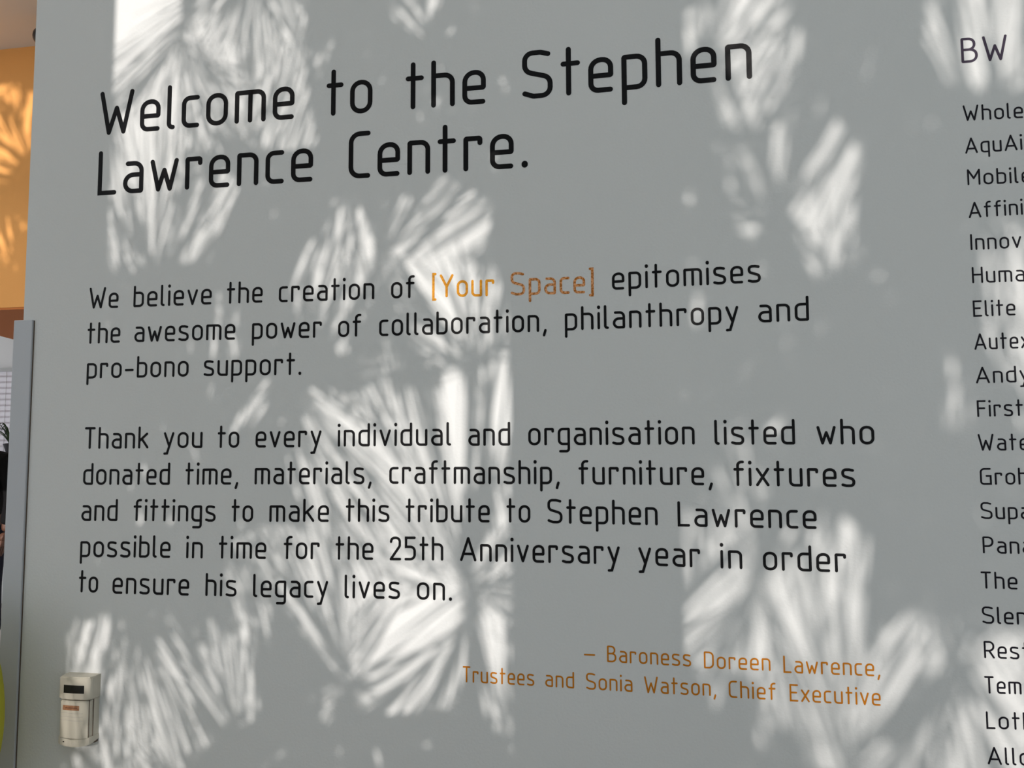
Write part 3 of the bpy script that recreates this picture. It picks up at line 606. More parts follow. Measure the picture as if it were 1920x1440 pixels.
# ---------------------------------------------------------------- fan palms outside the windows
# each frond: where the middle of its shadow falls on the lettered wall (mm), its distance from the wall (m), where its stalk leaves, and
# its leaflets as (direction, start, length, width, bend)
FRONDS = [
 (-847, 2293, 2.08, (-805, 2450), [(1.349, 37, 174, 31.8, 0.076), (1.048, 81, 116, 34.8, 0.132), (0.772, 127, 140, 41.3, -0.011), (1.47, 0, 308, 3.2, 0.001), (-1.39, 17, 300, 3.3, -0.005), (1.142, 0, 241, 7.2, 0.048), (-1.519, 0, 297, 5.1, -0.056), (-1.763, 0, 144, 4.1, 0.001), (-1.596, 129, 253, 4.8, 0.047), (-1.244, 12, 277, 7.9, 0.038), (-1.138, 96, 365, 2.7, -0.051), (-1.455, 202, 143, 7.4, -0.069), (-2.388, 30, 165, 3.6, 0.122), (-1.477, 61, 331, 4, -0.028), (-2.307, 0, 365, 4.4, -0.069), (-2.401, 145, 152, 3.1, 0.083), (-0.899, 43, 130, 8.4, 0.058), (-1.594, 223, 193, 4.6, 0.023), (-1.101, 77, 362, 3.1, 0.065), (-1.273, 0, 278, 8, 0.069), (-1.79, 25, 133, 2.6, 0.042), (-1.046, 0, 393, 5.3, -0), (-0.993, 120, 145, 3.1, -0.027), (0.71, 0, 366, 2.6, 0.047), (-1.397, 107, 191, 8.3, -0.043), (-1.942, 0, 132, 2.9, 0.04), (-2.25, 7, 243, 5.4, -0.088), (-1.123, 26, 287, 5.1, -0.033), (-0.798, 62, 135, 5.4, -0.017), (-2.192, 0, 207, 7.5, -0.137), (1.505, 16, 355, 8.3, -0.049), (-0.688, 57, 135, 8, -0.103), (-0.952, 123, 63, 8.2, 0.321), (-0.801, 91, 74, 5.2, 0.221), (-2.653, 113, 148, 4.3, -0.109), (-2.527, 131, 145, 7.5, 0.214), (-0.735, 82, 91, 5.2, 0.123), (-0.947, 61, 137, 7, 0.049), (-2.118, 55, 99, 4, 0.065), (-2.159, 102, 87, 7.6, -0.118), (-0.591, 120, 63, 4.1, -0.092), (-2.102, 48, 134, 4.5, -0.051), (-1.923, 84, 83, 3.5, -0.119), (-2.085, 95, 102, 2.9, -0.117), (-0.67, 106, 61, 7.6, 0.188)]),
 (-704, 2425, 2.12, (-692, 2446), [(0.209, 0, 226, 25.7, -0.02), (3.107, 0, 325, 35.9, 0.088), (-0.694, 299, 237, 32.8, 0.077), (-2.443, 0, 102, 30.6, 0.026), (-0.587, 174, 181, 44.7, 0.05), (-3.076, 140, 171, 32.5, -0.039), (-2.462, 12, 112, 24.1, 0.072), (-3.069, 183, 163, 22.6, -0.022), (-2.538, 38, 88, 18.2, -0.087), (-2.399, 189, 263, 6.4, -0.061), (-1.607, 12, 332, 3.1, 0.035), (-2.469, 50, 314, 8.1, -0.094), (-2.539, 164, 377, 7.4, 0.131), (-2.458, 167, 377, 2.9, 0.01), (-1.489, 78, 173, 5.5, 0.008), (-1.716, 17, 214, 5.2, -0.005), (-2.211, 0, 157, 3.1, 0.029), (-1.651, 99, 164, 5.9, 0.07), (-1.839, 0, 205, 7.3, -0.004), (-1.416, 69, 144, 6.3, -0.012), (-2.392, 257, 154, 4.6, -0.058), (-1.997, 0, 209, 8.1, 0.082), (-0.842, 62, 269, 5.2, -0.025), (-1.563, 0, 397, 4.3, -0.039), (-3.027, 129, 260, 6.3, -0.035), (-2.107, 62, 139, 3.4, 0.047), (-2.461, 39, 331, 4.1, -0.009), (-1.135, 0, 364, 3.2, 0.02), (-2.364, 159, 361, 4.1, -0.082), (-2.997, 18, 306, 6.6, 0.01), (-1.521, 139, 140, 2.7, -0.069), (-2.059, 23, 196, 5.5, -0.048), (-2.35, 0, 174, 7.7, 0.014), (-2.451, 137, 319, 4.9, 0.08), (-2.389, 305, 188, 6.6, 0.014), (-2.554, 251, 154, 6.5, -0.054), (-1.77, 20, 139, 3.6, -0.015), (-2.14, 1, 144, 5.7, -0.016), (-2.615, 58, 191, 4, 0.067), (-1.726, 8, 194, 5.3, -0.04), (-0.988, 5, 192, 2.6, -0.038), (-1.65, 65, 160, 3.3, -0.029), (-1.593, 93, 264, 5.2, -0.014), (-1.264, 27, 154, 6.6, -0.042), (-1.308, 27, 187, 5.7, -0.107), (-1.918, 54, 160, 6.5, -0.129), (-2.172, 21, 164, 3.7, -0.032), (-2.644, 0, 280, 4.7, 0.045), (-2.207, 0, 157, 5.2, -0.076), (-2.997, 101, 250, 3.2, -0.046), (-1.796, 11, 213, 3.8, -0.003), (-2.121, 0, 187, 7.9, -0.023), (-1.807, 44, 172, 4.3, -0.125), (-2.614, 64, 147, 5.2, -0.127), (-2.157, 92, 93, 5.8, -0.189), (-2.051, 51, 157, 4.4, 0.029), (-1.768, 112, 86, 5, -0.038), (-1.878, 120, 77, 4.2, -0.09), (-1.366, 116, 73, 4.9, 0.043), (-1.513, 113, 101, 7.7, 0.067), (-2.891, 100, 123, 6.9, -0.125), (-2.664, 99, 99, 5.4, -0.245), (-2.901, 125, 54, 3.7, -0.004), (-1.163, 129, 84, 6.8, -0.148), (-2.784, 99, 98, 3.1, 0.026), (-2.632, 237, 176, 3.3, 0.02), (-2.87, 87, 197, 3.7, -0.173), (-2.704, 3, 273, 5.3, 0.005), (3.196, 243, 86, 5.3, -0.101), (-2.632, 227, 259, 3, -0.085), (-2.809, 52, 200, 3, 0.001), (-2.886, 139, 62, 5.1, -0.028)]),
 (-601, 2238, 2.25, (-525, 2447), [(0.504, 205, 203, 24.7, -0.113), (1.295, 53, 243, 28.4, -0.166), (1.356, 37, 106, 26.2, -0.076), (-2.031, 171, 246, 40.5, 0.131), (0.438, 187, 248, 22.6, 0.156), (1.462, 12, 238, 27, -0), (1.321, 0, 116, 32.2, 0.252), (0.666, 284, 286, 27.5, -0.101), (-1.334, 0, 118, 20.9, 0.041), (-0.034, 242, 157, 28.6, 0.009), (0.541, 191, 207, 18.5, 0.047), (1.847, 0, 346, 4.8, -0.091), (1.944, 34, 147, 7.4, -0.03), (2.082, 0, 202, 4.7, 0.043), (-1.281, 327, 401, 7.8, -0.039), (0.113, 264, 180, 3.9, 0.024), (-2.117, 122, 406, 3.5, 0.007), (2.272, 54, 396, 7.6, -0.021), (2.239, 0, 309, 5.6, 0.088), (-2.091, 299, 269, 3.9, -0.007), (2.138, 64, 364, 5.1, 0.003), (-1.19, 307, 412, 5.8, -0.022), (0.426, 214, 191, 4.4, -0.039)]),
 (-888, 1856, 2.20, (-1041, 1800), [(-2.217, 0, 194, 40.7, -0.056), (-0.03, 0, 225, 44, 0.186), (-1.162, 332, 279, 22.7, -0.164), (-1.867, 132, 181, 24.1, 0.038), (-1.256, 192, 269, 38.2, 0.074), (0.515, 170, 306, 39, 0.091), (1.42, 19, 262, 6.2, -0.067), (1.466, 196, 162, 3.3, 0.047), (1.489, 0, 365, 5.8, 0.048), (-0.583, 324, 176, 7.4, 0.01), (1.031, 143, 145, 5.9, -0.002), (1.674, 71, 208, 3.3, -0.059), (1.512, 341, 148, 6.2, -0.037), (1.847, 91, 269, 3.5, 0.066), (1.537, 4, 351, 5.4, 0.015), (1.469, 407, 151, 4.2, -0.019), (1.427, 401, 307, 5, 0.022), (1.374, 80, 197, 6.9, -0.113), (1.143, 62, 225, 6.2, 0.013), (2.135, 39, 204, 5.2, -0.029), (1.557, 198, 132, 5.6, 0.036), (1.438, 443, 178, 2.8, -0.12), (1.476, 283, 141, 3.4, 0.056), (1.396, 435, 264, 6.6, -0.073), (1.277, 74, 208, 5.8, -0.067), (-1.28, 292, 196, 8.1, -0.145), (1.108, 348, 95, 5.7, -0.091), (1.862, 265, 134, 5.8, 0.009)]),
 (-452, 1882, 2.08, (-552, 2449), [(1.242, 123, 203, 22.7, -0.124), (1.94, 30, 187, 30, 0.184), (1.824, 29, 269, 30.8, -0.001), (1.181, 231, 270, 15.7, 0.018), (-1.823, 127, 79, 16.8, 0.201), (0.967, 0, 288, 10.4, -0.016), (0.996, 0, 266, 13.1, 0.005), (-0.91, 0, 168, 5.3, 0.058), (0.665, 0, 227, 4.7, 0.066), (0.736, 0, 409, 3.6, -0.051), (0.56, 48, 173, 7.1, -0.072), (0.596, 57, 190, 4.5, 0.034), (0.584, 16, 270, 5.1, -0.003), (0.866, 0, 157, 2.8, -0.033), (1.907, 398, 150, 6.7, 0.008), (1.071, 0, 319, 7.5, 0.039), (0.465, 0, 204, 3.1, -0.09), (-1.491, 120, 193, 8.1, 0.06), (1.973, 397, 144, 2.7, 0.034), (0.837, 0, 151, 2.8, 0.082), (-0.932, 20, 265, 7.2, -0.036), (-2.263, 324, 135, 5.2, 0.013), (-0.982, 0, 159, 3, 0.031), (-1.881, 43, 190, 6.9, 0.079), (1.103, 0, 391, 5.5, 0.019), (-0.934, 0, 178, 8.2, -0.016), (1.013, 79, 343, 8.2, 0.051), (-1.338, 210, 136, 7.7, 0.04), (2.024, 420, 137, 4.5, 0.009), (-1.283, 158, 145, 6.5, -0.011), (-1.87, 202, 45, 8.7, 0.106), (-0.951, 148, 83, 8.4, -0.075), (0.963, 260, 203, 6.6, -0.052), (-1.673, 40, 89, 13, -0.067)]),
 (-301, 1701, 2.16, (-232, 1719), [(-3.011, 195, 190, 45, -0.072), (-0.164, 235, 220, 26.3, 0.026), (-1.622, 0, 398, 3.9, 0.037), (0.582, 0, 243, 3.6, 0.008), (1.289, 15, 169, 3.7, 0.041), (2.413, 73, 176, 4.3, 0.04), (0.604, 0, 306, 2.9, 0.106), (2.228, 0, 185, 3.1, -0.056), (2.414, 55, 166, 7, 0.091), (2.584, 0, 231, 5.6, 0.067), (-1.702, 270, 183, 4, 0.095), (2.502, 72, 165, 8.1, 0.015), (-1.433, 87, 324, 4.5, 0.125), (2.363, 7, 163, 4.9, 0.028), (1.543, 0, 208, 5, -0.078), (2.392, 40, 211, 7.8, 0.02), (-1.429, 401, 282, 5.5, -0.073), (2.604, 0, 213, 8.2, -0.097), (-1.462, 124, 206, 5.7, 0.038), (1.438, 70, 136, 4.8, 0.053), (2.642, 94, 136, 6.5, -0.014), (2.367, 69, 195, 4, -0.043), (-1.387, 193, 134, 6.4, 0.05), (0.327, 0, 382, 7.4, 0.108), (0.196, 0, 375, 4.5, 0.029), (2.347, 77, 185, 5.8, -0.051), (-2.823, 2, 143, 3, 0.078), (1.821, 0, 131, 5.1, -0.018), (1.754, 28, 136, 4, -0.124), (-1.377, 0, 33, 9.8, -0.113), (1.982, 286, 111, 23.9, -0.135), (-1.509, 202, 95, 16.9, 0.038), (-2.886, 180, 86, 21.3, -0.083), (2.352, 147, 70, 6.9, 0.003), (-3.02, 269, 111, 7.2, 0.025), (1.99, 130, 73, 3.8, 0.068), (1.727, 102, 94, 4.8, 0.129), (-2.782, 50, 71, 20.8, -0.152)]),
 (-316, 1334, 2.17, (-233, 1327), [(-1.411, 177, 197, 23.3, -0.156), (-1.445, 271, 203, 44.9, 0.034), (-1.531, 172, 251, 44.5, -0.076), (1.425, 2, 287, 10.4, 0.047), (1.393, 104, 123, 10.6, 0.053), (0.821, 38, 122, 12.2, 0.095), (1.284, 45, 167, 25.4, 0.147), (-0.594, 400, 115, 11.1, -0.033), (1.802, 64, 290, 6.5, 0.025), (2.142, 257, 322, 3.1, 0.1), (-1.664, 0, 403, 3.4, -0.006), (-1.825, 42, 148, 4.9, 0.09), (2.016, 170, 346, 4.4, 0.034), (0.768, 9, 388, 7.8, -0.018), (2.083, 198, 192, 6, 0.032), (0.84, 0, 365, 8.1, -0.117), (1.836, 174, 346, 6.9, -0.018), (-1.39, 19, 352, 6, 0.013), (1.606, 9, 170, 6.8, 0.021), (1.432, 135, 145, 6.1, 0.044), (1.832, 170, 263, 8.3, 0.019), (1.884, 97, 391, 6.3, -0.033), (1.929, 33, 245, 8.4, 0.051), (1.973, 260, 188, 5.3, 0.057), (1.268, 66, 260, 3.4, 0.006), (1.489, 324, 211, 6.4, -0.047), (2.028, 251, 223, 4.6, -0.01), (1.509, 205, 140, 4.9, -0.001), (2.061, 243, 389, 5.1, 0.108), (1.569, 69, 309, 4.8, -0.02), (-1.681, 0, 397, 4.2, -0.05), (2.1, 217, 312, 5.8, 0.097), (1.443, 351, 355, 5.5, 0.01), (1.705, 165, 209, 3.4, 0.038), (0.262, 33, 155, 6.3, 0.017), (-0.124, 9, 218, 4.5, -0.068), (1.831, 240, 178, 4.5, -0.076), (0.678, 0, 203, 4, 0.019), (1.3, 129, 258, 2.9, -0.032), (-2.404, 128, 207, 8, -0.051), (0.992, 0, 381, 5.3, -0.154), (-0.322, 0, 415, 7.3, 0.009), (2.257, 380, 156, 4.1, -0.012), (-0.3, 0, 343, 5.3, -0.01), (1.821, 123, 288, 5.5, -0.12), (1.473, 383, 256, 6.1, -0.094), (-1.318, 0, 297, 6, 0.02), (1.534, 59, 409, 7.4, 0.09), (0.072, 12, 184, 3.9, 0.048), (2.226, 225, 304, 3.5, -0.049), (-0.149, 6, 288, 7.1, 0.029), (0.195, 0, 266, 7.9, -0.004), (2.214, 328, 147, 5.9, -0.084), (2.08, 293, 193, 6.9, -0.036), (-0.538, 267, 322, 7.4, -0.125), (1.437, 85, 213, 6.3, 0.084), (-1.416, 29, 153, 7.7, -0), (0.049, 16, 168, 4.5, -0.058), (2.643, 30, 169, 6.1, 0.088), (1.602, 48, 210, 7.1, -0.073), (-0.238, 0, 332, 2.7, 0.088), (-0.611, 284, 243, 2.9, -0.059), (-0.77, 404, 318, 7.1, -0.014), (1.546, 298, 133, 5, 0.034), (1.741, 247, 178, 6.4, 0.039), (-0.618, 49, 122, 4.3, -0.059), (-0.572, 51, 102, 6.3, 0.114), (1.836, 304, 55, 5.3, -0.134), (-0.654, 46, 119, 6.3, 0.125), (-3.034, 46, 69, 3.1, 0.031), (-3.031, 40, 85, 4.7, 0.011), (-0.925, 0, 101, 3.1, -0.124)]),
 (-314, 1278, 2.10, (-232, 1348), [(-1.293, 169, 168, 29.9, -0.006), (1.646, 72, 142, 32, -0.143), (-1.379, 0, 143, 10.3, -0.06), (-1.627, 73, 248, 26.7, -0.01), (-1.478, 0, 289, 24.8, -0.146), (-2.364, 136, 195, 16.2, 0.036), (-2.543, 30, 295, 8.4, -0.093), (1.462, 404, 197, 3.9, 0.041), (-1.234, 26, 192, 7.6, 0.025), (1.398, 258, 149, 6.9, 0.096), (1.375, 117, 357, 6.1, 0.05), (-2.379, 19, 400, 8.1, -0.025), (1.455, 261, 349, 8.2, 0.102), (-1.989, 43, 284, 3.9, -0.066), (-1.932, 0, 385, 6, -0.019), (2.244, 248, 280, 7.4, 0.032), (1.537, 123, 304, 3.3, 0.032), (1.512, 129, 289, 5.3, -0.048), (-1.878, 35, 263, 4.8, 0.028), (1.336, 204, 189, 6.3, -0.055), (-2.243, 68, 294, 8.2, 0.017), (1.518, 279, 199, 3.9, 0.065), (1.856, 336, 302, 7.2, 0.083), (1.5, 189, 382, 7.7, -0.09), (1.554, 302, 172, 7.4, -0.011), (-2.305, 71, 133, 7, -0.012), (1.762, 227, 198, 3, -0.047), (1.56, 149, 420, 4.9, -0.052), (-1.782, 93, 216, 3.2, -0.035), (-0.454, 341, 339, 4.5, -0.047), (-2.121, 102, 220, 3, 0.028), (1.447, 386, 286, 6.4, 0.02), (1.655, 342, 275, 4.5, -0.136), (-2.16, 99, 398, 7.6, 0.116), (-1.973, 0, 354, 5.4, 0.046), (1.511, 398, 143, 3.2, -0.133), (1.327, 225, 147, 4.8, -0.011), (1.253, 215, 148, 5, 0.12), (-2.059, 115, 203, 7, -0.056), (1.656, 375, 53, 8.3, 0.047), (1.261, 205, 93, 4.9, 0.06), (-1.457, 172, 247, 7.2, -0.058)]),
 (-512, 1176, 2.24, (-492, 949), [(-1.098, 198, 157, 36.4, 0.177), (-1.319, 24, 327, 37.3, -0.12), (-1.86, 66, 110, 25.8, -0.063), (-1.895, 0, 303, 25.8, 0.029), (-2.372, 172, 245, 35.6, -0.163), (-2.159, 69, 258, 28.6, -0.017), (-1.918, 90, 227, 41.5, -0.119), (-1.577, 12, 193, 28.6, 0.086), (-2.512, 93, 194, 31.8, -0.126), (-3.029, 27, 144, 38.8, 0.041), (-0.871, 71, 301, 33.4, -0.031), (-1.058, 50, 188, 20.4, 0.003), (2.974, 0, 83, 12.2, -0.221), (-1.808, 86, 150, 15.6, 0.107), (1.738, 114, 287, 5.4, 0.083), (1.843, 0, 375, 8, 0.087), (1.811, 103, 267, 4.6, 0.043), (2.321, 79, 278, 5.7, -0.087), (2.026, 0, 408, 6.5, 0.033), (1.927, 113, 226, 6.8, 0.118), (1.833, 0, 232, 4.7, 0.062), (2.142, 115, 143, 4.3, 0.045), (2.281, 37, 147, 3, 0.115), (1.854, 222, 155, 8, 0.056), (2.111, 240, 214, 3.9, -0.048), (1.775, 42, 181, 7.4, -0.12), (2.125, 0, 382, 6.3, 0.009), (2.178, 110, 416, 4.1, 0.029), (0.666, 116, 328, 4.9, -0.043), (1.744, 80, 291, 5.7, -0.083), (1.78, 0, 161, 3.8, 0.016), (1.772, 11, 374, 8.3, -0.117), (1.978, 86, 318, 2.9, -0.098), (-1.215, 0, 399, 5.9, -0.026), (-1.145, 109, 174, 5.7, 0.024), (-2.165, 0, 312, 2.8, -0.035), (2.376, 0, 326, 4.7, -0.045), (2.212, 39, 350, 3.8, -0.003), (1.965, 209, 233, 6.9, -0.037), (-2.552, 0, 244, 7.8, -0.001), (-1.688, 64, 246, 5.7, 0.02), (1.625, 0, 158, 3.4, -0.066), (2.086, 76, 189, 2.6, -0.113), (-2.16, 0, 263, 7.5, 0.03), (1.98, 0, 159, 6.2, -0.039), (1.671, 92, 170, 5, 0.004), (2.305, 133, 136, 7.4, 0.064), (1.612, 27, 171, 2.8, 0.032), (2.065, 60, 89, 7.3, 0.039), (1.531, 43, 100, 5.3, -0.036), (0.104, 11, 61, 4.3, -0.009)]),
 (-696, 1054, 2.09, (-687, 947), [(-1.538, 0, 152, 22.1, -0.05), (1.04, 0, 226, 25.8, 0.171), (-0.26, 123, 294, 25.7, -0.093), (-2.835, 191, 170, 37, 0.11), (2.105, 173, 239, 26.9, -0.131), (0.263, 22, 327, 34.3, -0.022), (0.229, 237, 197, 40.1, -0.059), (2.415, 12, 106, 14.5, 0.09), (1.805, 177, 219, 28.2, -0.041), (1.88, 32, 309, 4.8, -0.063), (0.61, 186, 254, 6.7, -0.136), (1.549, 6, 343, 7.9, -0.063), (1.97, 50, 153, 7.3, 0.004), (1.679, 0, 338, 5.4, -0.028), (2.149, 84, 201, 7.6, 0.016), (1.826, 90, 249, 6.7, -0.035), (0.654, 301, 188, 3.6, -0.016), (1.743, 51, 368, 8.4, -0.045), (2.347, 82, 298, 4, -0.032), (2.119, 45, 315, 2.6, 0.065), (2.358, 40, 154, 5.7, 0.06), (2.196, 117, 419, 6.4, 0.082), (2.3, 132, 240, 3.1, -0.021), (2.333, 14, 307, 6.8, -0.086), (0.486, 159, 374, 3.5, 0.06), (0.839, 357, 57, 7.1, -0.145), (0.654, 361, 62, 3.2, 0.108), (0.308, 306, 68, 13.1, -0.077)]),
 (-914, 963, 2.15, (-925, 949), [(-0.055, 0, 175, 33, 0.075), (0.446, 0, 112, 25.3, -0.09), (0.364, 1, 191, 42, -0.081), (1.631, 60, 184, 4.3, -0.014), (1.888, 34, 154, 6.3, 0.071), (1.827, 4, 185, 4.9, -0.037), (2.742, 47, 226, 3.9, 0.022), (1.64, 0, 318, 3.3, 0.068), (2.435, 0, 172, 8.2, -0.016), (1.603, 0, 244, 5.4, -0.103), (1.768, 114, 132, 6.3, 0.008), (1.849, 106, 133, 7.4, 0.131), (1.879, 118, 114, 5.4, 0.032)]),
 (-743, 1765, 2.18, (-1044, 1818), [(-3.087, 130, 236, 33.3, 0.082), (-1.746, 222, 165, 33.9, 0.013), (-2.525, 129, 205, 44, 0.125), (-1.878, 226, 217, 26.5, -0.115), (2.435, 25, 105, 31.4, -0.093), (1.35, 0, 303, 27.5, -0.124), (1.143, 353, 195, 31.2, -0.042), (-1.424, 235, 151, 26.5, -0.104), (0.858, 277, 334, 30.4, -0.063), (-1.667, 0, 306, 29.8, -0.004), (1.522, 0, 261, 40, -0.103), (2.896, 47, 158, 44.4, 0.095), (1.33, 263, 277, 2.8, -0.016), (1.375, 303, 184, 6.5, -0.046), (1.268, 330, 418, 4.3, -0.035), (-0.544, 83, 228, 5.9, -0.043), (-1.001, 239, 306, 8.3, 0.033), (-0.677, 169, 199, 5.4, 0.099), (-0.904, 327, 166, 8.3, 0.026), (1.234, 329, 187, 7.1, -0.024), (-0.813, 279, 288, 3.9, -0.054), (1.423, 262, 256, 3.7, 0.065), (1.361, 331, 214, 4, -0.004), (1.396, 179, 364, 7.7, 0.004), (1.435, 237, 361, 3.5, 0.052), (1.776, 297, 162, 3.6, -0.027), (-0.387, 0, 352, 4.3, 0.04), (-0.873, 287, 228, 4.8, -0.056), (-0.43, 37, 235, 7.3, 0.027), (-0.734, 92, 166, 4, -0.047), (1.66, 242, 105, 20.4, 0.092), (-0.285, 319, 61, 8.4, -0.026), (2.183, 28, 122, 16.5, 0.036), (2.341, 66, 102, 26.8, -0.081)]),
 (-768, 1563, 2.16, (-1046, 1638), [(1.139, 36, 329, 41.7, 0.029), (1.763, 56, 130, 24, -0.027), (-1.278, 0, 211, 37.7, -0.086), (1.768, 41, 218, 27, -0.045), (-1.449, 146, 227, 28, -0.207), (-2.293, 375, 110, 14.9, 0.039), (3.049, 119, 160, 24.8, -0.09), (1.483, 148, 165, 18.1, -0.032), (1.888, 36, 247, 26.3, 0.045), (1.926, 230, 247, 20.2, 0.037), (-0.973, 248, 292, 6.1, -0.046), (-1.396, 389, 136, 7.1, -0.005), (-1.195, 92, 332, 6, 0.1), (0.746, 85, 233, 7.4, -0.001), (-1.317, 219, 235, 3, -0.106), (2.015, 343, 340, 8.5, 0.01), (-1.373, 244, 246, 3.2, -0.042), (-0.953, 79, 198, 6.9, 0.12), (-1.251, 136, 293, 4.9, 0.004), (-1.134, 115, 344, 5, 0.009), (-2.044, 319, 145, 7.1, 0.033), (-1.052, 407, 242, 3.2, 0.048), (-1.467, 181, 268, 3, 0.103), (-1.096, 100, 342, 4.8, 0.065), (1.635, 406, 144, 2.8, -0.019), (0.82, 0, 271, 6, 0.032), (1.952, 337, 311, 8.1, 0.117), (1.992, 359, 137, 6.6, -0.064), (-0.716, 117, 133, 3.1, -0.052), (-1.421, 286, 173, 4.3, 0.033), (-2.056, 350, 52, 5.9, 0.063), (1.233, 112, 69, 4.6, 0.141), (-0.572, 300, 194, 7.4, 0.095), (-0.594, 390, 86, 4.5, 0.057), (-0.714, 391, 80, 7.1, 0.186), (1.314, 341, 122, 15, 0.047), (-0.819, 84, 135, 26.3, 0.124)]),
 (-541, 2367, 2.20, (-512, 2446), [(0.51, 36, 203, 43.3, 0.079), (2.84, 0, 314, 34.1, 0.013), (-1.392, 18, 191, 32.8, 0.145), (0.116, 174, 286, 24.3, 0.079), (-0.835, 101, 217, 29.5, -0.071), (-1.324, 0, 148, 39.2, 0.102), (-0.876, 304, 153, 43.4, -0.126), (-1.11, 106, 150, 22.3, -0.027), (0.235, 101, 93, 25.2, -0.034), (0.229, 12, 276, 28, 0.086), (-1.013, 191, 287, 29.2, 0.017), (3.045, 182, 248, 28.6, -0.06), (-0.579, 253, 286, 36.4, 0.01), (2.944, 248, 272, 30.7, 0.041), (2.989, 106, 201, 42.2, -0.024), (-1.964, 0, 147, 23.1, 0.006), (-1.667, 140, 93, 27.9, -0.045), (-1.84, 35, 127, 19.1, -0.058), (-0.727, 170, 72, 21.5, 0.002), (-1.534, 317, 325, 7.3, -0.03), (-1.799, 0, 185, 4.5, 0.143), (1.769, 0, 347, 8.5, -0.039), (3.115, 60, 200, 5.8, 0.036), (-1.792, 2, 260, 5.2, 0.044), (-1.8, 95, 175, 5.1, -0.042), (-1.758, 216, 303, 7, -0.109), (3.06, 226, 217, 6.2, -0.031), (-1.491, 311, 326, 4.7, 0.108), (3.071, 267, 191, 4.2, -0.018), (-1.418, 355, 75, 18.2, -0.114)]),
 (-396, 2209, 2.24, (-234, 2209), [(-2.368, 134, 195, 33.3, -0.017), (-2.566, 178, 109, 32.8, 0.146), (2.505, 237, 184, 26.9, -0.077), (-1.912, 0, 288, 44.7, 0.085), (-3.262, 52, 97, 29, 0.219), (2.69, 8, 119, 28.2, -0.2), (1.721, 121, 255, 34.9, -0.036), (-2.329, 301, 174, 22.3, 0.056), (0.843, 109, 249, 38.3, 0.038), (-2.543, 237, 112, 32, 0.107), (1.011, 0, 198, 39.3, 0.129), (-0.064, 0, 338, 42.6, 0.074), (-2.533, 0, 215, 22.6, -0.048), (-0.856, 59, 95, 28.5, -0.086), (1.542, 78, 71, 14.3, 0.002), (2.697, 249, 329, 6.6, -0.047), (2.076, 15, 159, 3, 0.026), (-1.872, 358, 343, 7.1, -0.094), (-1.91, 215, 399, 3.8, -0.04), (2.143, 190, 242, 8, 0.009), (0.555, 0, 232, 6.1, 0.012), (0.6, 5, 152, 8.3, 0.021), (1.388, 91, 135, 3.6, 0.006), (-1.363, 328, 144, 7.2, -0.013)]),
 (-267, 2225, 2.29, (-231, 2225), [(2.772, 278, 231, 44.4, 0.021), (2.216, 46, 274, 35.6, 0.134), (1.196, 0, 289, 30.4, 0.06), (0.224, 163, 333, 37.8, -0.086), (-2.556, 52, 152, 31.5, 0.072), (2.591, 318, 209, 30.7, -0.017), (-2.275, 23, 135, 36.1, -0.066), (1.607, 164, 193, 33.2, -0.049), (1.847, 92, 243, 31, -0.142), (1.799, 0, 301, 43.5, -0.025), (2.64, 290, 264, 26.6, 0.013), (2.071, 164, 166, 36.3, -0.076), (2.474, 160, 222, 43.9, 0.06), (-2.965, 76, 194, 45.5, -0.048), (1.367, 0, 229, 34.3, 0.003), (-2.142, 223, 276, 6.5, 0.083), (-2.381, 133, 260, 5.2, -0.047), (1.691, 143, 156, 5.4, -0.02), (-1.642, 268, 227, 7.7, 0.134), (-1.491, 354, 44, 13.3, -0.179), (0.525, 411, 100, 7.4, -0.026), (0.107, 313, 125, 5.5, 0.027), (2.388, 0, 145, 13.8, 0.047)]),
 (-414, 2035, 2.13, (-234, 2050), [(1.806, 395, 109, 32.6, 0.032), (0.807, 148, 255, 42, 0.129), (1.328, 382, 116, 34.7, -0.2), (2.358, 92, 163, 36, -0.173), (2.051, 391, 139, 41.4, 0.005), (1.805, 314, 125, 22.5, -0.075), (-1.921, 11, 170, 14.9, 0.002), (1.497, 0, 294, 17.7, -0.11), (-1.902, 286, 148, 14.5, -0.132), (-1.867, 232, 173, 4, -0.061), (1.453, 115, 365, 3.9, 0.036), (1.268, 0, 133, 4.2, -0.033), (1.994, 76, 187, 7.1, -0.093), (2.211, 347, 131, 4.3, 0.036), (1.227, 189, 383, 7.4, 0.024), (3.204, 320, 65, 19.6, -0.168)]),
